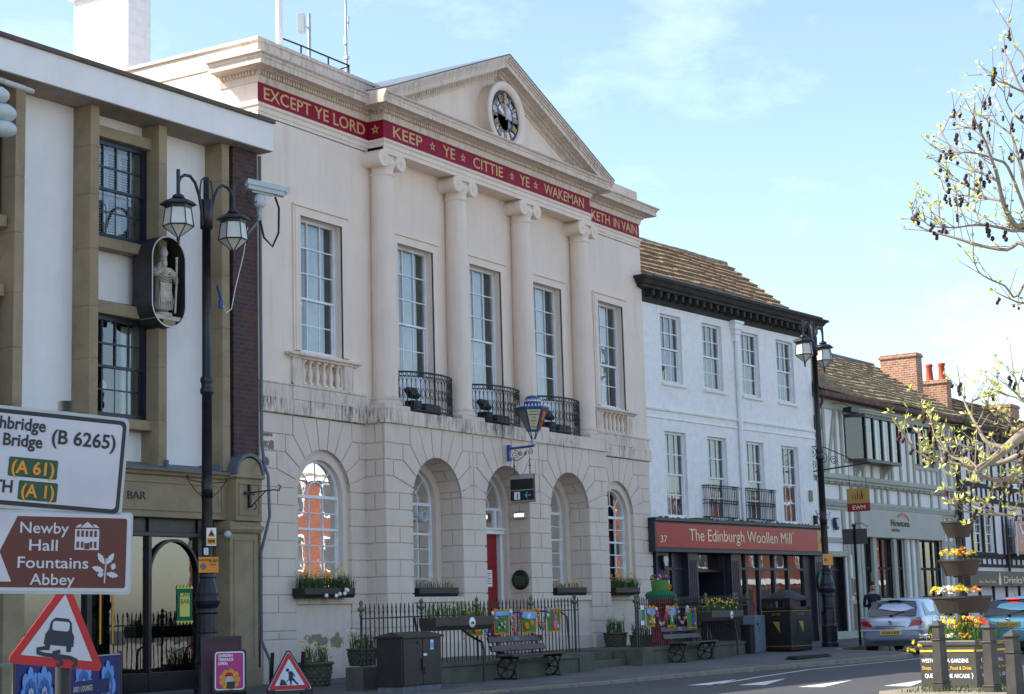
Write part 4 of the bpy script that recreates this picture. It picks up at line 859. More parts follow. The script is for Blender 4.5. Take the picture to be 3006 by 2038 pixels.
# balconettes
def balconette(x0, x1):
    m = MB(); y0 = -.2; z0, z1 = 4.06, 4.98
    P = [(x0, 0), (x0, y0+.08), (x0+.08, y0), (x1-.08, y0), (x1, y0+.08), (x1, 0)]
    for z, r in ((z1, .02), (z0, .018), (4.46, .012), (4.56, .012), (4.92, .01)): m.tube([(x, y, z) for x, y in P], r, 5)
    n = 17
    for i in range(n): x = x0+.03+(x1-x0-.06)*i/(n-1); m.tube([(x, y0, z0), (x, y0, z1)], .009, 4)
    for i in range(n-1): x = x0+.03+(x1-x0-.06)*(i+.5)/(n-1); m.tube([(x+.045*math.cos(a*R(60)), y0, 4.51+.045*math.sin(a*R(60))) for a in range(6)], .008, 4, closed=True)
    for x in (x0, x1):
        for j in range(1, 4): m.tube([(x, y0*j/4, z0), (x, y0*j/4, z1)], .009, 4)
        m.tube([(x-.05*math.cos(a*.6), y0, z1-.03+.05*math.sin(a*.6)) for a in range(9)], .01, 4)
    m.quad((x0, 0, z0), (x1, 0, z0), (x1, y0, z0), (x0, y0, z0))
    for i in range(9): x = x0+(x1-x0)*i/8; m.tube([(x+.05*math.cos(a*.7), y0-.01, z0-.06+.05*math.sin(a*.7)) for a in range(8)], .01, 4)
    m.build('balconette', M['blackiron'], SH)
balconette(2.98, 4.78); balconette(5.3, 7.1)
# shop front
sf = MB(); sf.box(-.2, 10.3, -.28, .0, 3.0, 3.08); sf.box(-.22, 10.36, -.34, .0, 3.86, 3.95); sf.box(-.2, 10.3, -.24, .0, 3.08, 3.86); sf.box(-.22, -.12, -.3, 0, 3.0, 3.9)
for a, c in ((.08, .7), (1.8, 2.34), (4.28, 4.8), (9.68, 10.36)):
    sf.box(a, c, -.12, .3, .25, 3.0); sf.box(a-.02, c+.02, -.15, .3, .25, .62)
    for t in range(1, 5): x = a+(c-a)*t/5; sf.box(x-.014, x+.014, -.135, -.12, .8, 2.8)
for x in (5.42, 6.25, 7.22, 8.14, 9.2): sf.box(x-.05, x+.05, .02, .14, .9, 3.0)
sf.box(4.8, 9.68, .03, .14, 2.52, 2.6); sf.box(4.8, 9.68, .0, .3, .25, .92); sf.box(.7, 1.8, .05, .3, .25, .8); sf.box(.7, 1.8, .05, .14, 2.5, 2.58); sf.box(1.18, 1.3, .05, .14, .8, 3.0); sf.box(9.2, 9.68, .02, .3, .25, 3.0)
sf.box(1.3, 1.8, .1, 1.5, .25, 3.0); sf.box(4.2, 4.3, .1, 1.5, .25, 3.0); sf.box(2.34, 4.28, .25, .33, 2.46, 2.54)
sf.build('shop_front', M['shopblue'], SH, bevel=.006)
for x0, x1, y_, z0 in ((.7, 1.25, .1, .8), (4.8, 9.3, .09, .9), (2.34, 4.28, .29, 2.5)): MB().quad((x0, y_, z0), (x1, y_, z0), (x1, y_, 3.0), (x0, y_, 3.0)).build('shop_glass', M['glass_shop'], SH, fix=False)
rm = MB(); rm.quad((0, 3.2, .2), (10.3, 3.2, .2), (10.3, 3.2, 3.2), (0, 3.2, 3.2)); rm.quad((0, .3, 3.1), (10.3, .3, 3.1), (10.3, 3.2, 3.1), (0, 3.2, 3.1)); rm.quad((10.3, .3, .2), (10.3, 3.2, .2), (10.3, 3.2, 3.1), (10.3, .3, 3.1)); rm.quad((0, .3, .22), (10.3, .3, .22), (10.3, 3.2, .22), (0, 3.2, .22)); rm.build('room_lining', M['room'], SH, fix=False)
ds = MB(); ds.box(4.85, 5.1, .5, .55, .95, 2.4); ds.box(8.3, 9.3, 1.0, 1.05, .95, 2.9); ds.box(5.5, 9.2, 1.4, 1.45, 2.2, 2.9); ds.build('window_display', M['curtain'], SH)
gm = MB()
for i, x in enumerate((5.15, 5.8, 6.6, 7.5, 8.3)): gm.lathe([(.16, 1.0), (.2, 1.3), (.13, 1.62), (.2, 1.8), (.16, 2.0), (.05, 2.06), (.07, 2.15), (.06, 2.25), (.001, 2.3)], (x, .7, 0), 12, mi=i % 4)
gm.build('mannequin', [M['knitwhite'], M['knitred'], M['navy'], M['knitblue']], SH)
dd_ = MB(); dd_.box(2.34, 4.28, 1.45, 1.5, .25, 2.46)
for x in (2.42, 3.4): dd_.box(x, x+.8, 1.43, 1.45, .5, 1.3); dd_.box(x, x+.8, 1.43, 1.45, 1.45, 2.3)
dd_.build('shop_door', M['navyblack'], SH)
fb = MB(); fb.box(-.1, 9.66, -.275, -.24, 3.13, 3.8)
fas = fb.build('fascia_sign', M['signred'], SH); MB().box(9.66, 10.2, -.275, -.24, 3.13, 3.8).build('gold_panel', M['signgold'], fas)
text('lettering', 'The Edinburgh Woollen Mill', .5, M['letters'], fas, (1.66, -.281, 3.33), width=6.2, ext=.006, bold=-.002)
text('lettering', '37', .28, M['letters'], fas, (.1, -.281, 3.26), width=.34, ext=.004); text('lettering', '®', .14, M['letters'], fas, (7.92, -.281, 3.62), ext=.003)
rg_ = MB()
for t in range(4): rg_.box(9.82+.07*t, 9.85+.07*t, -.283, -.275, 3.36+.03*t, 3.56+.03*(t % 2))
rg_.build('gold_panel_mark', M['signcrim'], fas)
# moss along the fascia top
ms_ = MB()
for i in range(260):
    x = random.choice((random.uniform(2.1, 3.2), random.uniform(4.8, 5.6), random.uniform(.1, 10))); h = random.uniform(.02, .07); ms_.ico((x, -.12+random.uniform(-.12, .1), 3.955+h*.3), h*.6, sub=1)
tag(ms_.build('moss', M['grass'], SH), kind='stuff')
def alarm(parent, x, y, z, mats, name='alarm_box'):
    a = MB(); a.prism([(x-.13, z+.16), (x-.16, z+.02), (x-.08, z-.22), (x, z-.25), (x+.08, z-.22), (x+.16, z+.02), (x+.13, z+.16)], y-.1, y, 0); a.prism([(x-.1, z+.12), (x-.12, z+.02), (x-.06, z-.14), (x+.06, z-.14), (x+.12, z+.02), (x+.1, z+.12)], y-.115, y-.09, 1)
    return a.build(name, mats, parent, bevel=.012)
t = alarm(None, 0, 0, 0, [M['plastic_black'], M['signwhite']]); t.location = (8.5+.4*math.cos(R(5.3)), .06-.4*math.sin(R(5.3))-.13, 2.75); t.rotation_euler = (0, 0, R(-5.3)); tag(t, 'white and black alarm box under the red fascia beside the town hall corner', 'alarm box', 'alarm boxes')
bx = MB(); bx.box(9.72, 9.9, -.07, 0, 4.75, 5.1); bx.build('wall_box', M['stone_tan'], SH, bevel=.008); bx = MB(); bx.box(9.95, 10.1, -.1, 0, 4.02, 4.3); bx.build('wall_box', M['darkwood'], SH, bevel=.008)
# EWM hanging sign with its scroll bracket
eb = MB(); X0 = 18.62
eb.tube([(X0, -.62, 5.72), (X0, -2.85, 5.9)], .025, 6); eb.tube([(X0, -.62, 5.72), (X0, -.62, 6.66)], .022, 6); eb.tube([(X0, -.62, 6.6), (X0, -1.3, 6.5), (X0, -2.2, 6.05), (X0, -2.8, 5.9)], .016, 6)
for cy_, cz_, r_ in ((-.85, 6.35, .2), (-.85, 5.95, .16), (-1.2, 6.15, .22), (-1.6, 6.05, .15), (-.85, 5.55, .14)):
    eb.tube([(X0, cy_+r_*(1-t/26)*math.cos(t*.55), cz_+r_*(1-t/26)*math.sin(t*.55)) for t in range(24)], .013, 5)
tag(eb.build('sign_bracket', M['blackiron']), 'black scrolled iron bracket projecting from the end of the whitewashed shop', 'bracket')
for y in (-2.05, -2.68):
    pass
es = MB(); es.box(X0-.03, X0+.03, -2.74, -1.98, 4.62, 5.1); es.box(X0-.031, X0+.031, -2.741, -1.979, 4.36, 4.62, 1)
for y in (-2.08, -2.64): es.tube([(X0, y, 5.1), (X0, y, 5.87)], .008, 4, 2)
ew = es.build('hanging_sign', [M['signgold'], M['signcrim'], M['blackiron']]); tag(ew, 'gold over crimson hanging square sign lettered EWM', 'hanging sign')
text('lettering', 'EWM', .19, M['letters'], ew, (X0-.034, -2.16, 4.42), FX, width=.42)
cs = MB()
for t in range(5): cs.box(X0-.034, X0-.028, -2.2-.08*t, -2.17-.08*t, 4.75-.02*(t % 2), 4.88+.04*(t % 3))
cs.box(X0-.034, X0-.028, -2.5, -2.47, 4.75, 5.02); cs.box(X0-.034, X0-.028, -2.36, -2.34, 4.8, 5.0); cs.build('sign_emblem', M['signcrim'], ew)
# ------------------------------------------------------------------ sage and white timbered solicitors' office
TU = empty('solicitors_office', (18.9, -.85, 0), R(-3.3), 'sage green and white timber framed office with a projecting bay window', 'office')
TW = 12.75
tw = MB(); th_ = [(2.6, 6.35, 6.3, 7.8), (8.68, 10.76, 6.43, 8.02), (3.6, 7.12, 1.6, 3.69), (8.56, 10.78, 1.6, 3.69), (.85, 2.1, .2, 3.0)]
tw.wall(0, TW, .1, 8.4, .06, th_, .2); tw.quad((TW, .06, 0), (TW, 8, 0), (TW, 8, 8.4), (TW, .06, 8.4)); tw.quad((0, 8, 0), (TW, 8, 0), (TW, 8, 8.4), (0, 8, 8.4)); tw.build('wall', M['white_render'], TU)
fm = MB()
def post(x, z0, z1, wd=.16, y=0.0): fm.box(x-wd/2, x+wd/2, y, .075, z0, z1)
def beam(x0, x1, z, wd=.18, y=0.0): fm.box(x0, x1, y-.004, .075, z-wd/2, z+wd/2)
def brace(x0, z0, x1, z1, wd=.15):
    d = Vector((x1-x0, z1-z0)).normalized(); n_ = Vector((-d.y, d.x))*wd/2; fm.prism([(x0+n_.x, z0+n_.y), (x0-n_.x, z0-n_.y), (x1-n_.x, z1-n_.y), (x1+n_.x, z1+n_.y)], .012, .075)
beam(0, TW, 8.08, .3); beam(0, TW, 5.69, .16)
for x in (.1, .85, 1.75, 2.25, 6.5, 7.3, 8.0, 8.6, 10.85, 11.2, 12.1, 12.65): post(x, 5.7, 8.0)
for x in (3.2, 3.9, 4.7, 5.5, 6.2): post(x, 5.7, 6.3, .13)
for x in (9.2, 9.75, 10.3): post(x, 5.7, 6.3, .12)
beam(2.4, 6.5, 6.25, .12); beam(8.6, 10.85, 6.35, .14)
brace(1.05, 5.8, 1.75, 7.9); brace(11.3, 7.9, 12.1, 5.8)
for x in (.1, 1.95, 2.9, 3.5, 4.1, 4.9, 5.45, 6.0, 7.0, 7.8, 8.3, 8.9, 10.1, 10.9, 11.9, 12.65): post(x, 4.9, 5.4, .15)
beam(0, TW, 4.62, .12)
post(.1, .3, 4.6, .2); post(2.05, 3.0, 4.6, .25); post(3.1, .3, 4.6, .18); beam(0, 2.1, 3.55, .16); beam(0, 2.3, 3.1, .16); beam(2.1, 3.1, 3.68, .2); post(2.6, 3.1, 4.6, .1); post(2.3, .3, 3.6, .16); post(2.72, .3, 3.6, .08); post(3.45, .3, 3.7, .2)
post(4.4, 1.5, 3.72, .3, -.04); post(6.2, 1.5, 3.72, .28, -.04); post(7.25, .3, 3.72, .24, -.02); post(7.85, .3, 3.72, .12); post(8.42, .3, 3.72, .22, -.02); post(10.92, .3, 3.8, .26, -.02); post(11.6, .3, 4.6, .1); post(12.2, .3, 4.6, .2)
beam(3.4, 7.2, 1.52, .14, -.03); beam(8.4, 11, 1.52, .14, -.03); beam(2.2, 3.5, 1.5, .14); beam(0, 12.7, .42, .26); beam(10.9, 12.6, 3.6, .18)
fm.sweep([(0, 5.4), (.06, 5.42), (.06, 5.46), (.1, 5.48), (.1, 5.56), (.16, 5.58), (.16, 5.62), (0, 5.64)], [(-.05, .1), (-.05, 0), (TW, 0), (TW, .2)])
for i in range(24): x = .3+.525*i; fm.ico((x, -.1, 5.48), .07, sub=1, sq=(1, .8, .9))
fm.sweep([(0, 4.66), (.05, 4.68), (.06, 4.72), (.06, 4.84), (.05, 4.88), (0, 4.9)], [(0, .05), (0, 0), (12.3, 0), (12.3, .1)])
rnd = random.Random(4)
for i in range(150): fm.ico((.1+12.1*i/150, -.062, 4.78+.03*math.sin(i*1.7)), .035+.012*rnd.random(), sub=1, sq=(1, .5, .8))
fm.build('timber_frame', M['sage'], TU, bevel=.005)
fo = MB(); fo.box(3.18, 10.85, -.1, .0, 3.74, 4.66); fo.box(3.14, 10.89, -.12, 0, 3.7, 3.75); fo.box(3.14, 3.2, -.115, 0, 3.75, 4.66); fo.box(10.83, 10.89, -.115, 0, 3.75, 4.66)
fs_ = fo.build('fascia_board', M['sage_board'], TU)
text('lettering', 'Newtons', .34, M['black_letters'], fs_, (5.77, -.106, 4.12), width=1.68, ext=.014); text('lettering', 'solicitors', .2, M['black_letters'], fs_, (5.8, -.104, 3.93), width=.78, ext=.006)
fl = MB(); fl.prism([(6.4, 4.42), (6.55, 4.55), (6.85, 4.62), (7.15, 4.58), (7.4, 4.42), (7.43, 4.33), (7.28, 4.45), (7.0, 4.53), (6.75, 4.5)], -.125, -.1); fl.build('red_flourish', M['signred'], fs_)
ng = MB(); ng.box(2.34, 2.68, .05, .066, .55, 1.42); ng.box(2.76, 3.35, .05, .066, .55, 1.42); ng.box(3.55, 7.1, .05, .066, .55, 1.45); ng.box(8.55, 10.8, .05, .066, .55, 1.45); ng.build('brick_nogging', M['nogging'], TU)
def shopwin(x0, x1, z0, z1, cols, zt, parent=TU):
    f = MB(); f.box(x0, x0+.05, .1, .2, z0, z1); f.box(x1-.05, x1, .1, .2, z0, z1); f.box(x0, x1, .1, .2, z0, z0+.06); f.box(x0, x1, .1, .2, z1-.06, z1); f.box(x0, x1, .095, .2, zt-.045, zt+.045)
    for i in range(1, cols): x = x0+(x1-x0)*i/cols; f.box(x-.03, x+.03, .1, .19, z0, z1)
    wv = f.build('shop_window', M['darkwood'], parent, bevel=.004); MB().quad((x0, .15, z0), (x1, .15, z0), (x1, .15, z1), (x0, .15, z1)).build('pane', M['glass_shop'], wv, fix=False)
    r = MB(); r.quad((x0-.2, 2, z0), (x1+.2, 2, z0), (x1+.2, 2, z1), (x0-.2, 2, z1)); r.quad((x1+.2, .2, z0-.1), (x1+.2, 2, z0-.1), (x1+.2, 2, z1), (x1+.2, .2, z1)); r.quad((x0-.2, .2, z1), (x1+.2, .2, z1), (x1+.2, 2, z1), (x0-.2, 2, z1)); r.build('room_lining', M['room'], wv, fix=False); return wv
shopwin(3.6, 4.22, 1.6, 3.69, 1, 2.64); w2 = shopwin(4.58, 6.02, 1.6, 3.69, 2, 2.64); shopwin(6.36, 7.12, 1.6, 3.69, 1, 2.64); shopwin(8.56, 10.78, 1.6, 3.69, 3, 2.64)
MB().quad((4.62, .3, 1.66), (5.98, .3, 1.66), (5.98, .3, 2.5), (4.62, .3, 2.5)).build('window_poster', M['white_letters'], w2, fix=False)
tp = MB(); tp.add([(0, 0, 0)], []) if 0 else None
dk = MB(); dk.box(.85, 2.1, .3, .36, .2, 3.0); dk.box(.85, .95, .1, .36, .2, 3.0); dk.box(2.0, 2.1, .1, .36, .2, 3.0); dk.box(.95, 2.0, .26, .3, 2.55, 2.62); dk.build('office_door', M['navyblack'], TU)
# bay window
by = MB(); bw = [(2.6, .06), (3.05, -.5), (6.0, -.5), (6.35, .06)]
for z0, z1, e in ((6.22, 6.32, .04), (7.74, 7.84, .04)): by.plan([(bw[0][0]-e, .06), (bw[1][0]-e, bw[1][1]-e), (bw[2][0]+e, bw[2][1]-e), (bw[3][0]+e, .06)], z0, z1)
for (xa, ya), (xb, yb_), k in ((bw[0], bw[1], 1), (bw[1], bw[2], 4), (bw[2], bw[3], 1)):
    for i in range(k+1): x = xa+(xb-xa)*i/k; y = ya+(yb_-ya)*i/k; by.box(x-.05, x+.05, y-.02, y+.07, 6.32, 7.74)
bay = by.build('bay_window', M['navyblack'], TU)
by = MB()
for (xa, ya), (xb, yb_) in zip(bw, bw[1:]): by.quad((xa, ya+.03, 6.32), (xb, yb_+.03, 6.32), (xb, yb_+.03, 7.74), (xa, ya+.03, 7.74))
by.build('pane', M['glass'], bay, fix=False)
r = MB(); r.quad((2.4, 1, 6.2), (6.6, 1, 6.2), (6.6, 1, 7.9), (2.4, 1, 7.9)); r.quad((2.6, .1, 7.7), (6.4, .1, 7.7), (6.4, 1, 7.7), (2.6, 1, 7.7)); r.build('room_lining', M['room'], bay, fix=False)
for i in range(3): MB().box(3.82+.74*i, 4.4+.74*i, -.36, -.35, 6.34, 7.7).build('window_blind', M['curtain'], bay)
by = MB(); by.sweep([(0, 7.84), (.08, 7.86), (.1, 7.92), (.14, 7.95), (.14, 7.99), (-.2, 8.03)], [(2.5, .06), (2.98, -.5), (6.05, -.5), (6.45, .06)]); by.plan([(2.5, .06), (2.98, -.5), (6.05, -.5), (6.45, .06)], 7.98, 8.02)
for x in (3.3, 5.6): by.prism([(x-.05, 0), (x+.05, 0), (x+.05, 1), (x-.05, 1)], 0, 1) if 0 else by.add([(x-.07, .06, 5.65), (x+.07, .06, 5.65), (x-.07, .06, 6.22), (x+.07, .06, 6.22), (x-.07, -.42, 6.22), (x+.07, -.42, 6.22), (x-.07, -.12, 5.95), (x+.07, -.12, 5.95)], [(0, 1, 7, 6), (6, 7, 5, 4), (2, 3, 1, 0), (4, 5, 3, 2), (0, 6, 4, 2), (1, 3, 5, 7)])
by.build('bay_cornice', M['sage'], bay)
f = MB(); x0, x1, z0, z1 = 8.68, 10.76, 6.43, 8.0
for x in (x0, x0+.62, x0+1.18, x0+1.3, x1-.08): f.box(x, x+.08, .1, .2, z0, z1)
f.box(x0, x1, .1, .2, z0, z0+.07); f.box(x0, x1, .1, .2, z1-.07, z1); cw_ = f.build('casement_window', M['navyblack'], TU, bevel=.004)
MB().quad((x0, .15, z0), (x1, .15, z0), (x1, .15, z1), (x0, .15, z1)).build('pane', M['glass'], cw_, fix=False); MB().quad((x0-.1, .9, z0-.1), (x1+.2, .9, z0-.1), (x1+.2, .9, z1+.1), (x0-.1, .9, z1+.1)).build('room_lining', M['room'], cw_, fix=False)
MB().box(x0+.12, x0+.6, .3, .31, z0+.08, z1-.05).box(x0+.7, x0+1.15, .3, .31, z0+.08, z1-.05).build('window_blind', M['curtain'], cw_)
gu = MB()
for i in range(32): x = -.1+.405*i; gu.box(x+.004, x+.4, -.42, -.3, 8.27, 8.42)
gu.box(-.1, 12.85, -.41, .0, 8.245, 8.275); gu.build('gutter', pm('old_brown_gutter', C('5a4038'), .8, .3, 6, dirt=.5, dirtc=C('8a8078')), TU)
ro = tiles(-.05, 12.9, -.38, 8.45, 3.2, 10.85, 8, .33).build('roof', M['roof_grey'], TU)
MB().quad((-.05, -.36, 8.42), (12.9, -.36, 8.42), (12.9, 3.25, 10.84), (-.05, 3.25, 10.84)).quad((-.05, 3.25, 10.84), (12.9, 3.25, 10.84), (12.9, 8, 7.5), (-.05, 8, 7.5)).build('roof_boarding', M['darkwood'], ro, fix=False)
rd = MB()
for i in range(25): x = -.05+.52*i; rd.tube([(x+.005, 3.25, 10.89), (x+.51, 3.25, 10.89)], .11, 8)
rd.build('ridge_tile', M['lead'], ro)
def chimney(parent, x0, x1, y0, y1, z0, z1, pots=()):
    c = MB(); c.box(x0, x1, y0, y1, z0, z1-.16); c.box(x0-.05, x1+.05, y0-.05, y1+.05, z1-.16, z1-.06); c.box(x0-.02, x1+.02, y0-.02, y1+.02, z1-.06, z1)
    k = c.build('chimney', M['brick_red'], parent, bevel=.01)
    for px in pots: MB().lathe([(.17, 0), (.15, .1), (.12, .55), (.15, .6), (.15, .68), (.12, .7), (.1, .5)], (px, (y0+y1)/2, z1), 14).build('chimney_pot', pm('terracotta', C('a4492c'), .7, .15), k)
    return k
chimney(TU, 12.3, 12.9, 1.15, 2.65, 8.9, 11.15)
for n_, (x, z) in enumerate(((2.0, 7.88), (7.25, 7.55))):
    m = MB(); m.tube([(x-.45, .05, z+.25), (x-.3, -.3, z+.25), (x, -.45, z+.12)], .015, 5); m.prism([(x-.25, z+.1), (x+.35, z+.1), (x+.42, z-.06), (x-.32, z-.06)], -.62, -.32); m.build('wall_lamp', M['plastic_black'], TU, bevel=.01)
dp = MB(); dp.tube([(12.72, -.3, 8.3), (12.76, -.28, 8.0), (12.7, -.12, 7.6), (12.7, -.12, 3.2)], .055, 8); dp.box(12.6, 12.82, -.24, -.02, 7.1, 7.4); dp.tube([(.12, -.35, 8.3), (.1, -.3, 8.0), (.06, -.12, 7.7)], .05, 8); dp.box(-.05, .2, -.24, -.02, 7.15, 7.6); dp.build('rainwater_pipe', M['blackiron'], TU)
a = alarm(TU, 1.3, -.0, 4.12, [pm('alarm_navy', C('2a2440'), .4), M['signwhite']]); tag(a)
mb_ = MB(); mb_.box(2.35, 2.7, -.06, 0, 1.75, 2.3); mb_.build('menu_case', M['steel'], TU); MB().box(2.4, 2.66, -.067, -.06, 1.8, 2.26).build('menu_poster', M['signbrown'], TU)
# ------------------------------------------------------------------ black and white timbered building at the far end
BW = empty('timbered_shop', (31.63, -1.584, 0), R(-1), 'black and white timbered building with a brown shop fascia beyond the tree', 'shop')
bw_ = MB(); bh = [(2.25, 3.85, 6.1, 7.76), (7.4, 8.9, 6.1, 7.76), (1.7, 4.3, 3.3, 4.85), (6.3, 8.4, 3.3, 4.85)]
bw_.wall(0, 16, .1, 8.4, .05, bh, .2); bw_.quad((16, .05, 0), (16, 8, 0), (16, 8, 8.4), (16, .05, 8.4)); bw_.quad((0, 8, 0), (16, 8, 0), (16, 8, 8.4), (0, 8, 8.4)); bw_.build('wall', M['white_render'], BW)
fm = MB()
beam(0, 16, 8.0, .4); beam(0, 16, 6.0, .17); beam(0, 16, 5.43, .17); beam(0, 16, 3.2, .2); beam(0, 16, 2.82, .12)
for x in (.1, 1.5, 2.1, 3.95, 4.6, 5.6, 6.5, 7.2, 9.05, 9.8, 10.8, 12, 13): post(x, 3.2, 8.0, .15) if x in (.1, 5.6, 9.8) else post(x, 6.0, 7.9, .13)
for i in range(26): post(.6+.62*i, 5.45, 6.0, .12)
for x in (1.55, 4.45, 6.15, 8.6, 3.0): post(x, 3.25, 5.4, .15)
for i in range(24): post(.6+.66*i, 2.85, 3.15, .1)
brace(1.25, 7.8, .3, 6.1, .14); brace(1.35, 6.2, .5, 5.9, .01)
for x in (.35, .95, 4.9, 6.2, 10.2): fm.prism([(x, 5.5), (x+.2, 5.72), (x, 5.95), (x-.2, 5.72)], .0, .06)
fm.box(1.5, 4.5, -.06, .06, 3.22, 3.34); fm.box(6.1, 8.7, -.06, .06, 3.22, 3.34); fm.build('timber_frame', M['darkwood'], BW)
for a, c, z0, z1 in bh:
    if z0 > 5: sash(BW, a, c, z0, z1, .1, 4, (2, 2), .06, .025, curtain=lambda wd, a=a, c=c, z0=z0, z1=z1: drape(wd, a, c+.3, z0, z1, .4))
    else:
        m_ = (a+c)/2
        for p_, q_ in ((a, m_-.08), (m_+.08, c)): sash(BW, p_, q_, z0, z1, .1, 3, (2, 2), .06, .025)
MB().box(-.2, 16, -.35, .0, 2.0, 2.58).build('shop_fascia', pm('brown_fascia', C('4a3c30'), .5, .08), BW)
text('lettering', 'DrinksWell', .42, M['letters'], BW, (4.02, -.36, 2.1), width=4.3, ext=.01)
text('lettering', 'Beers, Wines & Spirits', .16, M['letters'], BW, (.9, -.356, 2.12), width=2.1); 
bt = MB(); bt.prism([(3.35, 2.06), (3.35, 2.3), (3.45, 2.4), (3.45, 2.52), (3.57, 2.52), (3.57, 2.4), (3.67, 2.3), (3.67, 2.06)], -.362, -.35); bt.build('bottle_emblem', M['letters'], BW)
sw = MB(); sw.box(.2, 16, .0, .2, .1, .7)
for i in range(9): sw.box(.2+1.75*i, .35+1.75*i, -.02, .2, .7, 2.0)
sw.build('shop_front', M['darkwood'], BW); MB().quad((.2, .12, .7), (16, .12, .7), (16, .12, 2.0), (.2, .12, 2.0)).build('shop_glass', M['glass_dark'], BW, fix=False); MB().quad((.2, 1.5, .1), (16, 1.5, .1), (16, 1.5, 2.6), (.2, 1.5, 2.6)).build('room_lining', M['room'], BW, fix=False)
ro = tiles(.0, 16.2, -.35, 8.35, 3.0, 10.35, 21, .4).build('roof', roofmat('dark_stone_tiles', C('40382f'), C('5f5344'), C('7d6f5b')), BW)
MB().quad((0, -.33, 8.31), (16.2, -.33, 8.31), (16.2, 3.05, 10.33), (0, 3.05, 10.33)).quad((0, 3.05, 10.33), (16.2, 3.05, 10.33), (16.2, 8, 7.5), (0, 8, 7.5)).build('roof_boarding', M['darkwood'], ro, fix=False)
MB().box(0, 16.2, -.45, -.33, 8.2, 8.34).build('gutter', M['darkwood'], BW)
kc = chimney(BW, 2.45, 3.0, .95, 2.0, 8.8, 10.35); kp = MB()
for py_ in (1.2, 1.72): kp.lathe([(.17, 0), (.15, .1), (.12, .55), (.15, .6), (.15, .68), (.12, .7), (.1, .5)], (2.72, py_, 10.35), 14)
kp.build('chimney_pot', pm('terracotta', C('a4492c'), .7, .15), kc); chimney(BW, 14.6, 16, 2, 3.4, 9, 10.5)
dp = MB(); dp.tube([(.12, -.1, 8.2), (.12, -.1, 2.6)], .06, 8); dp.tube([(5.75, -.1, 8.2), (5.75, -.1, 2.6)], .06, 8); dp.box(.0, .25, -.2, 0, 7.0, 7.3); dp.build('rainwater_pipe', M['blackiron'], BW)
def at(o, ang, s, y, z): a = R(ang); return (o[0]+s*math.cos(a)+y*math.sin(a), o[1]-s*math.sin(a)+y*math.cos(a), z)
tl = MB(); tl.box(0, 3.5, -.04, .0, 0, 1.24); tl.box(0, 3.5, -.045, .0, -.13, 0.0, 1); tl.tube([(.0, .0, -.2), (0, .0, 1.4)], .04, 6, 2)
tlo = tl.build('letting_board', [M['signred'], M['navy'], M['white_paint']], None, at((31.63, -1.584), 1, 5.86, -.45, 3.42), (0, 0, R(-1))); tag(tlo, 'red TO LET board with white lettering on the timbered building', 'letting board')
nb = MB(); nb.box(.85, 3.0, -.05, -.04, .83, 1.08); nb.build('navy_panel', M['navy'], tlo)
text('lettering', 'FSS', .3, M['white_letters'], tlo, (1.1, -.054, .85), width=1.7); text('lettering', 'TO LET', .24, M['white_letters'], tlo, (.45, -.046, .58), width=2.65); text('lettering', 'Office Suites', .18, M['white_letters'], tlo, (.3, -.046, .32), width=3.0); text('lettering', 'All Enquiries', .15, M['white_letters'], tlo, (.75, -.046, .1), width=2.3)
ft = MB(); ft.prism([(.35, 1.2), (.62, .92), (.95, .78), (.8, .72), (.55, .8), (.38, .98)], -.055, -.04); ft.build('feather_emblem', M['white_letters'], tlo)
# ------------------------------------------------------------------ terraces across the square (seen reflected in the shop windows)
def terrace(x, y, wd, ht, lab, mat, n):
    t = empty('brick_terrace', (x, y, 0), R(180), lab, 'terrace', 'terraces across the square'); b = MB(); b.box(0, wd, 0, 8, 0, ht); b.build('wall', mat, t)
    wv = MB(); ps = MB(); k = int(wd/3)
    for i in range(k):
        for z in (4.4, 7.6):
            X = 1+i*(wd-1)/k; wv.box(X, X+1.3, -.03, 0, z, z+2); ps.box(X+.1, X+1.2, -.04, -.03, z+.1, z+1.9)
    wv.box(0, wd, -.12, 0, 3.2, 3.6); wv.box(0, wd, -.2, 0, ht-.3, ht); wv.build('window_surround', M['white_paint'], t); ps.build('window_glazing', M['room'], t)
    s = MB(); n_ = int(wd/2.2)
    for i in range(n_): s.box(.4+2.2*i, 2.2+2.2*i, -.05, 0, .5, 2.9)
    s.build('shop_front', M['shopblue'], t)
    s = MB(); s.prism([(0, ht), (wd, ht), (wd, ht+.1), (0, ht+.1)], -.3, 8); s.build('roof', M['roof_grey'], t)
terrace(64, -42, 26, 10, 'red brick terrace with white sash surrounds across the square facing the shop', M['brick_square'], 6); terrace(90, -44, 25.5, 9.5, 'red brick terrace at the far west end of the square', M['brick_square'], 6); terrace(116, -43, 25, 11, 'tallest red brick terrace beyond the west end of the square', M['brick_square'], 7)
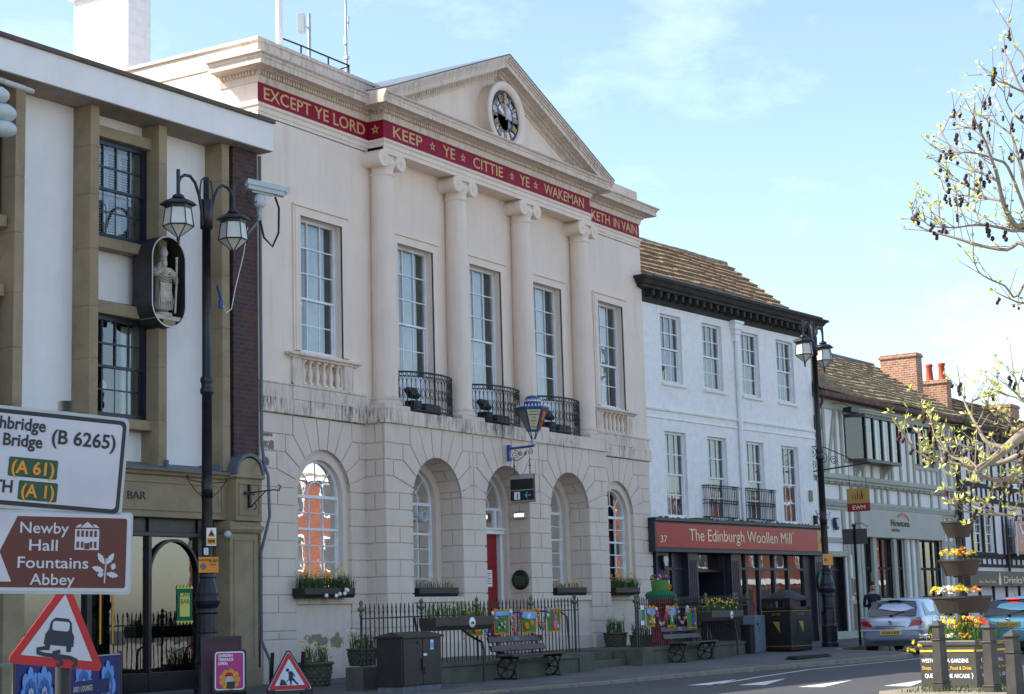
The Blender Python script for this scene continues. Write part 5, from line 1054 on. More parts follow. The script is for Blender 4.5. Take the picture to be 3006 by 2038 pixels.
# ------------------------------------------------------------------ street lamps
def hexring(r, z, rot=0): return [(r*math.cos(R(60*i)+rot), r*math.sin(R(60*i)+rot), z) for i in range(6)]
def hexloft(mb, rings, mi=0):
    vs = [p for r in rings for p in r]; n = len(rings)
    fs = [(k*6+i, k*6+(i+1) % 6, (k+1)*6+(i+1) % 6, (k+1)*6+i) for k in range(n-1) for i in range(6)]
    mb.add(vs, fs+[tuple(range(5, -1, -1)), tuple(range((n-1)*6, n*6))], mi)
def street_lamp(loc, label):
    t = empty('street_lamp', loc, 0, label, 'street lamp', 'lantern street lamps')
    b = MB(); b.lathe([(.25, 0), (.25, .1), (.225, .14), (.225, .55), (.24, .58), (.21, .62), (.2, .66), (.175, 1.08), (.19, 1.1), (.19, 1.14), (.175, 1.16), (.175, 1.42), (.2, 1.45), (.2, 1.5), (.18, 1.53), (.22, 1.6), (.235, 1.66), (.22, 1.7), (.2, 1.74), (.205, 1.8), (.19, 1.86), (.135, 2.06), (.15, 2.08), (.15, 2.14), (.13, 2.16), (.14, 2.2), (.12, 2.24)], (0, 0, 0), 12, smooth=False)
    for i in range(6): a = R(60*i); b.box(-.06, .06, .172, .185, .7, 1.02, M=Matrix.Rotation(a, 4, 'Z'))
    b.build('lamp_base', M['navyblack'], t)
    p = MB(); p.lathe([(.1, 2.2), (.092, 5.4), (.12, 5.42), (.125, 5.5), (.1, 5.53), (.1, 5.6), (.12, 5.64), (.12, 5.7), (.085, 5.74), (.08, 8.5), (.115, 8.5), (.115, 9.05), (.055, 9.06), (.055, 9.48), (.0, 9.49)], (0, 0, 0), 14); p.build('post', M['navyblack'], t)
    for s in (-1, 1):
        a = MB(); q = lambda pts: [(s*x, 0, z) for x, z in pts]
        a.tube(q([(.1, 8.55), (.14, 8.85), (.2, 9.1), (.31, 9.32), (.45, 9.42), (.6, 9.41), (.71, 9.34), (.77, 9.22)]), .03, 7); a.tube(q([(.18, 9.05), (.17, 9.25), (.14, 9.4), (.09, 9.45), (.05, 9.4)]), .016, 6); a.tube(q([(.77, 8.98), (.77, 9.48)]), .035, 8); a.build('lamp_arm', M['navyblack'], t)
        l = MB(); X = s*.77; T = Matrix.Translation((X, 0, 0)) @ Matrix.Rotation(R(12), 4, 'Z')
        l.lathe([(.05, 9.02), (.1, 8.99), (.12, 8.95), (.11, 8.935), (.07, 8.93), (.07, 8.9)], (X, 0, 0), 12)
        k = MB(); hexloft(k, [hexring(.1, 8.92), hexring(.25, 8.89), hexring(.33, 8.83), hexring(.335, 8.81), hexring(.25, 8.79), hexring(.24, 8.74)]); l.add(k.v, k.f, 0, T)
        for i in range(6):
            c0, s0 = math.cos(R(60*i)), math.sin(R(60*i)); c1, s1 = math.cos(R(60*i+60)), math.sin(R(60*i+60))
            tp, md, bt = (.235*c0, .235*s0, 8.74), (.28*c0, .28*s0, 8.42), (.0, .0, 8.2)
            l.tube([T @ Vector(tp), T @ Vector(md)], .013, 4); l.tube([T @ Vector(md), T @ Vector(bt)], .012, 4); l.tube([T @ Vector(md), T @ Vector((.28*c1, .28*s1, 8.42))], .014, 4)
        l.lathe([(.03, 8.21), (.035, 8.16), (.02, 8.14), (.03, 8.1), (.001, 8.05)], (X, 0, 0), 8)
        lo = l.build('lantern', M['navyblack'], t)
        gl = MB(); k = MB(); hexloft(k, [hexring(.23, 8.74), hexring(.272, 8.42), hexring(.01, 8.2)]); gl.add(k.v, k.f, 0, T); gl.build('lantern_glass', M['lamp_glass'], lo)
    br = MB()
    for s in (-1, 1):
        br.tube([(s*.08, 0, 3.78), (s*.5, 0, 3.82), (s*.56, 0, 3.86), (s*.54, 0, 3.9), (s*.5, 0, 3.88)], .011, 5); br.tube([(s*.5, 0, 3.8), (s*.3, 0, 3.62), (s*.12, 0, 3.52), (s*.14, 0, 3.6), (s*.2, 0, 3.6)], .009, 5)
    br.lathe([(.1, 3.5), (.105, 3.5), (.105, 3.9), (.1, 3.9)], (0, 0, 0), 10); br.build('basket_hook', M['blackiron'], t); return t
L1 = street_lamp((-11.28, -.98, .1), 'dark twin lantern street lamp standing in front of the cafe bar'); L1.scale = (1.0, 1.0, 1.0); L1.rotation_euler = (0, 0, 0)
L2 = dup(L1, None, (13.12, -3.28, .22), 0, 'dark twin lantern street lamp beside the black bin at the end of the whitewashed shop'); L2.rotation_euler = (R(-.2), R(.25), 0)
cl = MB(); cl.lathe([(.3, 0), (.0, .0)], (0, 0, 0), 8) if 0 else None
def plate(name, x, y, z0, z1, wd, mats, label, cat, rz, th=.012):
    m = MB(); m.box(-wd/2, wd/2, -th, 0, z0, z1); o = m.build(name, mats, None, (x, y, 0), (0, 0, rz)); return tag(o, label, cat)
FC = R(-31)      # turned to face the pavement corner
px, py = -11.28-.515*0-.857*.13, -.98-.515*.13
o = plate('warning_sign', px+.05, py-.08, 2.74, 3.06, .18, M['white_letters'], 'small white and yellow camera warning sign high on the lamp post', 'sign', FC)
k = MB(); k.prism([(-.075, 2.9), (.075, 2.9), (0, 3.04)], -.016, -.012, 0); k.box(-.08, .08, -.016, -.012, 2.76, 2.88, 0); k.build('yellow_panel', M['signamber'], o); k = MB(); k.prism([(-.05, 2.92), (.05, 2.92), (0, 3.01)], -.019, -.016) ; k.box(-.03, .03, -.021, -.019, 2.94, 2.96); k.box(-.06, .06, -.019, -.016, 2.8, 2.84); k.build('camera_symbol', M['black_letters'], o)
o = plate('number_tag', px, py, 2.58, 2.7, .08, M['white_letters'], 'small white tag numbered 2 on the lamp post', 'tag', FC); text('lettering', '2', .11, M['navy'], o, (0, -.0135, 2.6), ax='CENTER', ext=.001)
o = plate('parking_sign', px+.03, py-.03, 2.26, 2.54, .37, M['signamber'], 'yellow parking restriction plate strapped to the near lamp post', 'sign', FC)
text('lettering', 'Restricted Zone', .06, M['black_letters'], o, (0, -.0135, 2.47), ax='CENTER', ext=.001, bold=.001); text('lettering', 'At any\ntime', .055, M['black_letters'], o, (.08, -.0135, 2.39), ax='CENTER', ext=.001, bold=.001)
k = MB(); k.prism(arc(-.1, 2.37, .055, 0, 360, 20)[:-1], -.0145, -.012, 1); k.prism(arc(-.1, 2.37, .045, 0, 360, 20)[:-1], -.0165, -.0145, 0); k.prism([(-.137, 2.4), (-.13, 2.407), (-.063, 2.34), (-.07, 2.333)], -.0185, -.0165, 1); k.build('no_waiting_symbol', [pm('sign_blue', C('2a5fa8'), .4), M['trired']], o)
o = plate('parking_sign', 13.12-.12, -3.28-.1, 2.55, 2.87, .36, M['signamber'], 'yellow parking restriction plate on the far lamp post by the office door', 'sign', FC); k = MB(); k.prism(arc(-.08, 2.7, .06, 0, 360, 16)[:-1], -.0145, -.012); k.build('no_waiting_symbol', pm('sign_blue2', C('2a5fa8'), .4), o)
# lead from lamp to camera
cw = MB(); cw.tube([(-11.12, -1.1, 7.55), (-11.05, -1.1, 7.4), (-11.0, -1.1, 7.25)], .03, 6, 1); cw.tube([(-11.0, -1.1, 7.25), (-10.7, -.95, 7.1), (-10.3, -.75, 7.25), (-9.9, -.5, 7.7), (-9.4, -.3, 8.5), (-9.2, -.25, 9.1)], .009, 5, 0); cw.tube([(-11.02, -1.1, 7.28), (-11.02, -1.1, 7.12)], .045, 8, 1)
tag(cw.build('power_lead', [M['white_paint'], pm('blue_plug', C('1d3d78'), .4)]), 'white cable with a blue plug slung between lamp post and brick pier', 'cable')
# ------------------------------------------------------------------ CCTV on the brick pier
cc = empty('security_camera', (-8.76, .05, 1.4), R(-2.4), 'pale grey security camera on a bracket high on the dark brick pier', 'camera'); cc.scale = (.85, .85, .85)
b = MB(); b.tube([(-.4, 0, 8.72), (-.5, -.75, 9.18)], .03, 6); b.box(-.46, -.34, -.02, .02, 8.64, 8.8); b.box(.0, .12, -.02, .02, 9.3, 9.5); b.tube([(.06, 0, 9.4), (-.5, -.72, 9.3)], .035, 6); b.tube([(-.5, -.75, 9.15), (-.5, -.75, 9.5)], .05, 8); b.build('bracket', pm('verdigris_bracket', C('8fa5a0'), .6, .2), cc)
b = MB(); b.lathe([(.09, 9.48), (.13, 9.52), (.14, 9.62), (.12, 9.74), (.06, 9.78)], (-.5, -.75, 0), 14); b.build('pan_head', M['cctv'], cc)
b = MB(); T = Matrix.Translation((-.42, -.85, 9.92)) @ Matrix.Rotation(R(-35), 4, 'Z') @ Matrix.Rotation(R(9), 4, 'Y')
b.box(-.42, .46, -.1, .1, -.1, .1, M=T); b.box(-.46, .56, -.13, .13, .1, .125, M=T); b.box(-.46, .56, -.13, -.12, .0, .1, M=T); b.box(-.46, .56, .12, .13, .0, .1, M=T); b.box(-.3, .2, -.03, .03, -.15, -.1, M=T); h_ = b.build('camera_housing', M['cctv'], cc, bevel=.006)
b = MB(); b.box(.462, .475, -.07, .07, -.07, .07, M=T); b.build('camera_window', pm('camera_window', C('6a4032'), .15), h_)
b = MB(); b.tube([(-.2, -.95, 9.75), (-.1, -.98, 9.5), (-.12, -.98, 8.9), (-.3, -.95, 8.55), (-.48, -.85, 8.75), (-.52, -.76, 9.2)], .026, 7); b.tube([(-.9, -.75, 9.85), (-1.0, -.78, 9.6), (-.85, -.8, 9.5), (-.6, -.76, 9.6)], .014, 6); b.build('camera_cable', M['rubber'], cc)
cs = MB()
for x, z, sx in ((-7.62, 10.0, .2), (-7.5, 9.72, .22), (-7.46, 9.46, .2)): cs.ico((x-.12, -.8, z), sx, sub=2, sq=(1.2, 1, .72))
cs.tube([(-7.9, -.2, 10.3), (-7.9, -.8, 10.1), (-7.9, -.8, 9.3)], .04, 6); o = cs.build('camera_cluster', M['cctv'], None, (-8.5, -.35, 0), (0, 0, R(-2.4))); tag(o, 'rounded white camera cluster at the left edge below the roof', 'camera')
fp = MB(); fp.tube([(-10.5, -.75, 10.42), (-6.93, -.75, 10.25)], .05, 10); o = fp.build('pole_arm', pm('rusty_white_pole', C('b9b4b0'), .6, .2, 6, dirt=.7, dirtc=C('7a4a2a')), None, (-8.5, -.35, 0), (0, 0, R(-2.4))); tag(o, 'rusty white pole lying just under the left roof overhang', 'pole')
dc = MB(); dc.lathe([(.001, .12), (.06, .1), (.075, .03), (.06, 0), (.02, -.02)], (0, 0, 0), 12); o = dc.build('dome_camera', M['cctv'], None, (-9.72, -.1, 3.0), (R(50), 0, 0)); tag(o, 'small white dome camera under the stone fascia beside the lamp post', 'camera')
# ------------------------------------------------------------------ roof furniture
o = MB().lathe([(.075, 12.9), (.07, 20)], (0, 0, 0), 12).build('flagpole', M['white_paint'], None, (-6.45, 1.1, 0)); tag(o, 'tall white flagpole on the town hall roof', 'flagpole')
a = empty('antenna_mast', (-3.85, 1.2, 12.98), 0, 'thin steel antenna mast with small clamped aerials above the parapet', 'antenna mast')
m = MB(); m.lathe([(.035, 0), (.035, 1.3), (.028, 1.32), (.022, 4)], (0, 0, 0), 8); m.build('mast', M['steel'], a)
m = MB(); m.box(-.05, .05, -.05, .05, 1.25, 1.32); m.box(-.06, .0, -.04, .04, 1.6, 1.78); m.tube([(0, 0, 2.15), (.1, 0, 2.15)], .02, 6); m.tube([(.1, 0, 2.0), (.1, 0, 2.32)], .02, 6); m.build('aerial', M['cctv'], a)
a = empty('dish_mast', (-5.25, 1.2, 12.98), 0, 'short steel mast carrying a pale box antenna on the town hall roof', 'antenna mast')
m = MB(); m.lathe([(.04, 0), (.04, 1.95)], (0, 0, 0), 8); m.build('mast', M['steel'], a)
m = MB(); T = Matrix.Translation((-.38, -.1, 1.6)) @ Matrix.Rotation(R(30), 4, 'Z'); m.box(-.13, .13, -.06, .1, -.2, .2, M=T); m.tube([(0, 0, 1.6), (-.3, -.05, 1.6)], .025, 6); m.tube([(-.35, 0, 1.4), (-.3, .05, 1.15), (-.05, 0, 1.1)], .01, 4); m.build('box_antenna', M['cctv'], a, bevel=.02)
m = MB(); P = [(-6.5, 1.1, 14.03), (-5.75, 1.05, 14.02), (-3.95, 1.05, 14.02)]; m.tube(P, .022, 6)
for x in (-5.75, -4.75, -3.97): m.tube([(x, 1.05, 12.95), (x, 1.05, 14.02)], .02, 6)
m.tube([(-3.97, 1.05, 14.0), (-4.4, 2.0, 13.7)], .018, 6); tag(m.build('roof_handrail', M['darkwood']), 'dark metal handrail on the roof behind the parapet', 'handrail')
# ------------------------------------------------------------------ mayor's lantern and the tourist sign hung under it
ml = empty('mayoral_lantern', (-.05, -.57, 0), 0, 'blue bracketed six sided lantern lettered for the mayor over the central arch', 'lantern')
m = MB(); m.box(-.03, .03, -.06, .01, 4.98, 5.34); m.tube([(0, -.02, 5.27), (0, -.72, 5.29)], .03, 8); m.box(-.045, .045, -.09, .0, 5.26, 5.36); m.box(-.045, .045, -.09, .0, 4.97, 5.05)
m.build('bracket_arm', pm('royal_blue_iron', C('24488f'), .4, .2), ml)
m = MB()
for cy_, cz_, r_, d in ((-.2, 5.12, .11, 1), (-.36, 5.14, .06, -1), (-.62, 5.16, .08, 1), (-.48, 5.13, .05, 1)): m.tube([(0, cy_+r_*(1-t/22)*math.cos(d*t*.55+1.5), cz_+r_*(1-t/22)*math.sin(d*t*.55+1.5)) for t in range(20)], .008, 5)
m.tube([(0, -.08, 5.05), (0, -.25, 4.97), (0, -.42, 5.05), (0, -.55, 5.22)], .01, 5); m.build('bracket_scroll', M['blackiron'], ml)
LT = Matrix.Translation((0, -.72, 0)) @ Matrix.Rotation(R(5), 4, 'Z')
m = MB(); k = MB(); hexloft(k, [hexring(.15, 5.63), hexring(.38, 6.14), hexring(.4, 6.17), hexring(.4, 6.2), hexring(.2, 6.28), hexring(.18, 6.3)]); m.add(k.v, k.f, 0, LT)
m.lathe([(.19, 6.28), (.2, 6.32), (.2, 6.38), (.16, 6.44), (.08, 6.48), (.001, 6.49)], (0, -.72, 0), 18)
for a in range(4): m.tube([(0, -.72, 5.36), (.06*math.cos(R(90*a)), -.72+.06*math.sin(R(90*a)), 5.48), (.13*math.cos(R(90*a)), -.72+.13*math.sin(R(90*a)), 5.63)], .014, 5)
lt = m.build('lantern', pm('lantern_blue_paint', C('2b4f7d'), .4, .15), ml)
m = MB(); m.lathe([(.05, 5.3), (.06, 5.32), (.06, 5.42), (.04, 5.46)], (0, -.72, 0), 10); m.build('lantern_collar', M['steel'], ml)
cg = MB()
for i in range(30): a = R(12*i); cg.prism([(-.02, 6.2), (.02, 6.2), (0, 6.27)], -.38, -.375, M=Matrix.Translation((0, -.72, 0)) @ Matrix.Rotation(a, 4, 'Z')); cg.prism([(-.018, 6.33), (.018, 6.33), (0, 6.4)], -.208, -.203, M=Matrix.Translation((0, -.72, 0)) @ Matrix.Rotation(a, 4, 'Z'))
cg.build('lantern_cresting', M['white_paint'], lt)
gm_ = [pm('lantern_cream_glass', C('c9c4a0'), .4, .05), pm('lantern_red_glass', C('9a2426'), .4, .05), pm('lantern_grey_glass', C('6c7062'), .4, .05)]
for i in range(6):
    a0, a1 = R(60*i), R(60*i+60)
    def pt(r, z, a): return LT @ Vector((r*math.cos(a), r*math.sin(a), z))
    n = (Vector((math.cos((a0+a1)/2), math.sin((a0+a1)/2), -.4)).normalized())*.004; n = LT.to_3x3() @ n
    def q(r, z, t): return pt(r, z, a0)*(1-t)+pt(r, z, a1)*t+n
    g_ = MB().quad(q(.17, 5.67, .14), q(.17, 5.67, .86), q(.375, 6.12, .93), q(.375, 6.12, .07)).build('lantern_pane', gm_[{3: 0, 4: 1}.get(i, 2)], lt, fix=False)
    if i in (3, 4):
        A, B_ = q(.17, 5.67, .14), q(.17, 5.67, .86); Cq = q(.375, 6.12, .5); mid = (A+B_)/2
        ex = (B_-A).normalized(); ez = (Cq-mid).normalized(); en = ex.cross(ez); Mx = Matrix((ex, ez, en)).transposed().to_4x4()
        if i == 3:
            for j, s_ in enumerate(('THE RIGHT', 'WORSHIPFUL', 'THE', 'MAYOR', 'OF', 'RIPON')):
                Mx.translation = mid+ez*(.42-.075*j)+en*.004; tt = text('lettering', s_, .052, M['signbrown'], g_, (0, 0, 0), ax='CENTER', ext=.0015, sx=.8); tt.matrix_local = Mx
        else:
            hm = MB(); hm.add([(x, y, 0) for x, y in ((-.06, .44), (.06, .44), (.05, .26), (0, .2), (-.05, .26))]+[(x, y, .003) for x, y in ((-.06, .44), (.06, .44), (.05, .26), (0, .2), (-.05, .26))], [(0, 1, 2, 3, 4), (9, 8, 7, 6, 5)]); hm.tube([(-.08, .16, 0), (0, .1, 0), (.08, .16, 0)], .012, 5); Mx.translation = mid+en*.004; hh = hm.build('crest_emblem', M['signgold'], g_); hh.matrix_local = Mx
ti = empty('tourist_sign', (-.05, 0, 0), 0, 'black hanging tourist information sign with a white i and blue arrow', 'hanging sign')
m = MB(); m.box(-.04, .04, -1.28, -.64, 3.98, 4.64); bd = m.build('sign_board', M['plastic_black'], ti, bevel=.006)
m = MB(); m.box(-.044, -.04, -1.28, -.64, 4.53, 4.63); m.box(-.044, -.04, -1.28, -.64, 4.26, 4.28); m.box(-.044, -.04, -1.28, -.64, 3.99, 4.025); m.build('silver_strip', M['steel'], bd)
m = MB(); m.box(-.044, -.04, -.9, -.74, 4.05, 4.23); m.build('info_panel', M['white_letters'], bd)
text('lettering', 'i', .17, M['black_letters'], bd, (-.046, -.8, 4.08), FX, bold=.006, shear=.25, ext=.001)
m = MB()
for z in (1, -1): m.prism([(-.0, 0), (.03, 0), (.09, z*.075), (.06, z*.075)] if z > 0 else [(.06, -.075), (.09, -.075), (.03, 0), (0, 0)], -.002, .002)
m.box(.02, .17, -.0018, .0018, -.014, .014); m.build('arrow', pm('arrow_blue', C('4aa3d8'), .4), bd, (-.0455, -1.03, 4.14), (0, 0, R(-90)))
for y in (-.74, -1.17):
    m = MB()
    for j in range(7): m.tube([(0+.012*math.cos(a*R(45))*(j % 2), y+.012*math.cos(a*R(45))*((j+1) % 2), 4.68+.05*j*1.0+.03*math.sin(a*R(45))) for a in range(8)], .006, 4, closed=True)
    m.tube([(0, y, 4.64), (0, y, 5.05)], .006, 4); m.box(-.02, .02, y-.02, y+.02, 4.82, 4.85); m.build('chain', M['blackiron'], ti)
wl_ = empty('wall_light', (.9, 0, 0), 0, 'small grey louvred bulkhead light on the inner face of the central arch', 'wall light')
m = MB(); m.box(-.0, .1, -.42, -.1, 3.66, 3.84); m.build('light_body', M['steel'], wl_, bevel=.02); m = MB()
for i in range(7): m.ico((-.005, -.38+.04*i, 3.75), .02, sub=1, sq=(.5, .7, 2.6))
m.build('light_lens', emis('lit_lens', (1, .95, .85), 1.1), wl_); wl_.location = (.9, -.0, 0)
pq = MB(); pq.lathe([(.001, .0), (.24, 0), (.24, .02), (.225, .03), (.001, .03)], (0, 0, 0), 28); o = pq.build('plaque', pm('dark_green_plaque', C('12291f'), .35, .1), None, (.99, -.2, 2.2), (0, R(-90), 0)); tag(o, 'round dark green plaque on the inner pier of the central arch', 'plaque')
for j in range(8): pass
pl = MB()
for j in range(8): wd = math.sqrt(max(0, .19**2-(.1-.035*j)**2)); pl.box(-.002, .0, -wd*.85, wd*.85, .08-.032*j, .092-.032*j)
pl.build('plaque_inscription', pm('plaque_gilt', C('56664f'), .5), o, (0, 0, .033), (0, R(90), 0))
gp = MB(); gp.lathe([(.001, 0), (.34, 0), (.34, .02), (.001, .02)], (0, 0, 0), 24); o = gp.build('plaque', pm('green_plaque_far', C('3b5a4a'), .4, .1), None, (18.45, -1.02, 2.15), (R(90), 0, R(-5.3))); o.scale = (.8, 1, 1); tag(o, 'oval green plaque on the fluted pilaster behind the far lamp post', 'plaque')
# ------------------------------------------------------------------ forecourt, steps, railings
fc = MB()
fc.add([(-9.2, -3.1, .0), (-2.14, -3.55, .0), (-2.14, -.3, .0), (-5.2, -.5, .0), (-9.2, -3.1, .42), (-2.14, -3.55, .49), (-2.14, -.3, .49), (-5.2, -.5, .46)], [(0, 1, 5, 4), (4, 5, 6, 7), (0, 4, 7, 3), (1, 2, 6, 5)])
fc.add([(.84, -3.4, .0), (9.0, -2.8, .0), (9.0, -.3, .0), (.84, -.5, .0), (.84, -3.4, .5), (9.0, -2.8, .52), (9.0, -.3, .52), (.84, -.5, .5)], [(0, 1, 5, 4), (4, 5, 6, 7), (0, 4, 7, 3), (1, 2, 6, 5)])
fc.box(-2.14, .84, -2.75, -.3, .0, .475)
fc.build('forecourt', M['stone_wall']); tag(bpy.data.objects['forecourt'], kind='structure')
st = MB(); st.box(-2.1, .82, -3.15, -2.74, 0, .29); st.build('steps', M['stone_wall'], bevel=.015); tag(bpy.data.objects['steps'], 'two worn stone steps rising through the gap in the railings', 'steps')
lw = empty('forecourt_wall', (-9.5, -3.1, 0), R(-3.5), 'low mossy stone wall under the long left railing', 'wall', 'low forecourt walls')
m = MB(); m.box(-.1, 7.4, -.12, .18, .0, .4); m.box(-.12, 7.44, -.15, .2, .4, .47); m.build('coping', M['stone_wall'], lw, bevel=.02)
for x in (-.2, 7.05): MB().box(x, x+.6, -.17, .24, .0, .5).build('pier', M['stone_wall'], lw, bevel=.02)
rw = empty('forecourt_wall', (.84, -3.4, 0), R(4.2), 'low mossy stone wall under the right railing by the shop', 'wall', 'low forecourt walls')
m = MB(); m.box(-.1, 7.3, -.1, .2, .0, .45); m.box(-.1, 7.3, -.13, .23, .45, .52); m.build('coping', M['stone_wall'], rw, bevel=.02)
for x in (.2, ): MB().box(x-.35, x+.3, -.16, .26, .0, .54).build('pier', M['stone_wall'], rw, bevel=.02)
bolt = pm('worn_brass_finial', C('5c5940'), .5, .3)
BAR = MB(); BAR.lathe([(.011, .0), (.011, .98), (.017, 1.0), (.017, 1.03), (.011, 1.06), (.018, 1.1), (.006, 1.18)], (0, 0, 0), 6)
PST = MB(); PST.lathe([(.024, 0), (.024, .96), (.0, .97)], (0, 0, 0), 8)
FIN = MB(); FIN.lathe([(.045, .96), (.045, .98), (.03, 1.0), (.03, 1.03), (.07, 1.07), (.075, 1.09), (.035, 1.12), (.025, 1.14), (.04, 1.17), (.042, 1.2), (.02, 1.24), (.001, 1.25)], (0, 0, 0), 10)
barm = postm = finm = None
def railing(a, b, z0, z1, n, posts, label, small=()):
    global barm, postm, finm
    L_ = math.hypot(b[0]-a[0], b[1]-a[1]); rz = math.atan2(b[1]-a[1], b[0]-a[0]); t = empty('railing', (*a, 0), rz, label, 'railing', 'black iron railings'); sl_ = (z1-z0)/L_
    m = MB(); m.add([(0, -.02, z0+.9), (L_, -.02, z1+.9), (L_, .02, z1+.9), (0, .02, z0+.9), (0, -.02, z0+.925), (L_, -.02, z1+.925), (L_, .02, z1+.925), (0, .02, z0+.925)], [(0, 1, 5, 4), (1, 2, 6, 5), (2, 3, 7, 6), (3, 0, 4, 7), (4, 5, 6, 7), (3, 2, 1, 0)]); m.build('top_rail', M['blackiron'], t)
    def put(mb, me, name, x, mat, s=1):
        if me is None: o = mb.build(name, mat, t, (x, 0, z0+sl_*x)); return o, o.data
        o = bpy.data.objects.new(name, me); link(o, t, (x, 0, z0+sl_*x)); return o, me
    for i in range(n+1):
        x = L_*i/n
        if i in posts:
            p, postm = put(PST, postm, 'post', x, M['blackiron'])
            if finm is None: f_ = FIN.build('finial', bolt, p); finm = f_.data
            else: f_ = bpy.data.objects.new('finial', finm); link(f_, p)
        else:
            o, barm = put(BAR, barm, 'bar', x, M['blackiron'])
            if i in small: o.scale = (1, 1, 1.03)
railing((-9.46, -3.06), (-2.14, -3.5), .45, .52, 57, (0, 14, 28, 43, 56), 'long black iron railing left of the steps, hung with four knitted panels')
railing((.84, -3.36), (7.54, -2.87), .52, .55, 52, (0, 1, 19, 35, 51), 'black iron railing right of the steps, hung with three knitted panels')
railing((7.6, -2.86), (8.9, -2.6), .55, .56, 10, (0, 10), 'short end section of black railing behind the bin')
hr = MB(); hr.tube([(.98, -.55, 1.45), (.98, -1.3, 1.4), (.98, -1.45, 1.3), (.98, -1.5, .5)], .022, 7); tag(hr.build('handrail', M['blackiron']), 'black handrail at the town hall door', 'handrail')
# ------------------------------------------------------------------ benches
def bench(loc, rz, label):
    t = empty('bench', loc, rz, label, 'bench', 'wooden benches on the pavement'); Lb = 2.35
    for z, y, a in ((.62, .3, .1), (.46, .24, .1)):
        MB().box(0, Lb, -.02, .02, -.055, .055, M=Matrix.Translation((0, y, z+.1)) @ Matrix.Rotation(R(-18), 4, 'X')).build('back_slat', M['timber_seat'], t, bevel=.006)
    for y, z in ((-.2, .41), (-.06, .405), (.08, .4)): MB().box(0, Lb, y-.06, y+.06, z, z+.035).build('seat_slat', M['timber_seat'], t, bevel=.006)
    for x in (.22, Lb-.22):
        m = MB(); m.tube([(x, .02+.19*math.cos(a*R(20)), .2+.19*math.sin(a*R(20))) for a in range(18)], .022, 6, closed=True)
        for a in range(3): m.tube([(x, .02-.18*math.cos(R(60*a+15)), .2-.18*math.sin(R(60*a+15))), (x, .02+.18*math.cos(R(60*a+15)), .2+.18*math.sin(R(60*a+15)))], .012, 5)
        m.lathe([(.04, -.03), (.04, .03)], (0, 0, 0), 10, M=Matrix.Translation((x, .02, .2)) @ Matrix.Rotation(R(90), 4, 'Y')); m.tube([(x, -.28, .39), (x, .1, .385), (x, .2, .42), (x, .38, .8)], .022, 6); m.box(x-.04, x+.04, -.24, .28, .0, .03); m.tube([(x, -.22, .03), (x, -.18, .2), (x, -.24, .39)], .018, 6)
        m.build('end_frame', M['blackiron'], t)
    MB().box(Lb/2-.12, Lb/2+.12, -.025, -.021, -.04, .04, M=Matrix.Translation((0, .3, .72)) @ Matrix.Rotation(R(-18), 4, 'X')).build('bench_plate', pm('bench_plate', C('2f4a50'), .4), t)
    return t
B1 = bench((-5.85, -3.82, .1), R(3.5), 'dark stained bench in front of the long left railing'); B1.scale = (1, 1, 1.08)
B2 = dup(B1, None, (2.2, -3.6, .14), R(4), 'dark stained bench in front of the right railing beside the pillar box')
# ------------------------------------------------------------------ cabinets and bins
cb = empty('utility_cabinet', (-10.12, -4.42, .06), R(2.5), 'dark scuffed double door utility cabinet on the pavement', 'cabinet')
m = MB(); m.box(.03, 1.36, .03, .57, .1, .94); m.build('cabinet_body', M['cabinet'], cb, bevel=.01)
m = MB(); m.prism([(-.0, .94), (1.39, .94), (1.39, .97), (-.0, .97)], -.02, .62); m.add([(-.02, -.02, .97), (1.41, -.02, .97), (1.41, .62, .97), (-.02, .62, .97), (.1, .3, 1.05), (1.29, .3, 1.05)], [(0, 1, 5, 4), (1, 2, 5), (2, 3, 4, 5), (3, 0, 4)]); m.build('cabinet_lid', M['cabinet'], cb)
m = MB(); m.box(.05, 1.34, .04, .56, .0, .1); pl_ = m.build('plinth', M['cab_worn'], cb)
for x0, x1 in ((.06, .69), (.71, 1.33)): MB().box(x0, x1, .018, .03, .12, .92).build('cabinet_door', M['cabinet'], cb, bevel=.004)
m = MB(); m.box(.66, .76, -.005, .018, .38, .58); m.box(.7, .72, -.02, -.005, .3, .42); m.lathe([(.025, 0), (.025, .02)], (0, 0, 0), 8, M=Matrix.Translation((.55, .018, .86)) @ Matrix.Rotation(R(90), 4, 'X')); m.build('door_lock', M['plastic_black'], cb)
m = MB(); m.box(.72, .84, .014, .018, .62, .66); m.build('label', M['white_letters'], cb); m = MB(); m.box(.96, 1.07, .014, .018, .72, .9); sk_ = m.build('sticker', M['knitblue'], cb)
m = MB(); m.box(.97, 1.06, .0125, .0145, .85, .89); m.box(.97, 1.06, .0125, .0145, .73, .75); m.build('sticker_band', M['white_letters'], sk_)
bn = empty('litter_bin', (9.17, -3.73, .19), R(-12), 'large black double litter bin with a domed top and gold bands', 'litter bin')
BWd, BD = .98, .95
m = MB(); m.box(0, BWd, 0, BD, .02, 1.1); m.build('bin_body', M['bin'], bn, bevel=.03)
m = MB()
for x, y in ((0, 0), (BWd-.2, 0), (0, BD-.2), (BWd-.2, BD-.2)): m.box(x, x+.2, y, y+.2, 1.1, 1.42)
m.box(0, BWd, 0, .06, 1.1, 1.19); m.box(0, .06, 0, BD, 1.1, 1.19); m.box(0, BWd, 0, .06, 1.35, 1.4); m.box(0, .06, 0, BD, 1.35, 1.4)
m.box(0, BWd, 0, BD, 1.38, 1.43)
vs = []; fs = []; n = 8
for i in range(n+1):
    for j in range(n+1): u, v = i/n*2-1, j/n*2-1; vs.append((BWd/2+u*BWd/2, BD/2+v*BD/2, 1.43+.17*(1-u*u)*(1-v*v)+.05*(1-abs(u)**3)*(1-abs(v)**3)))
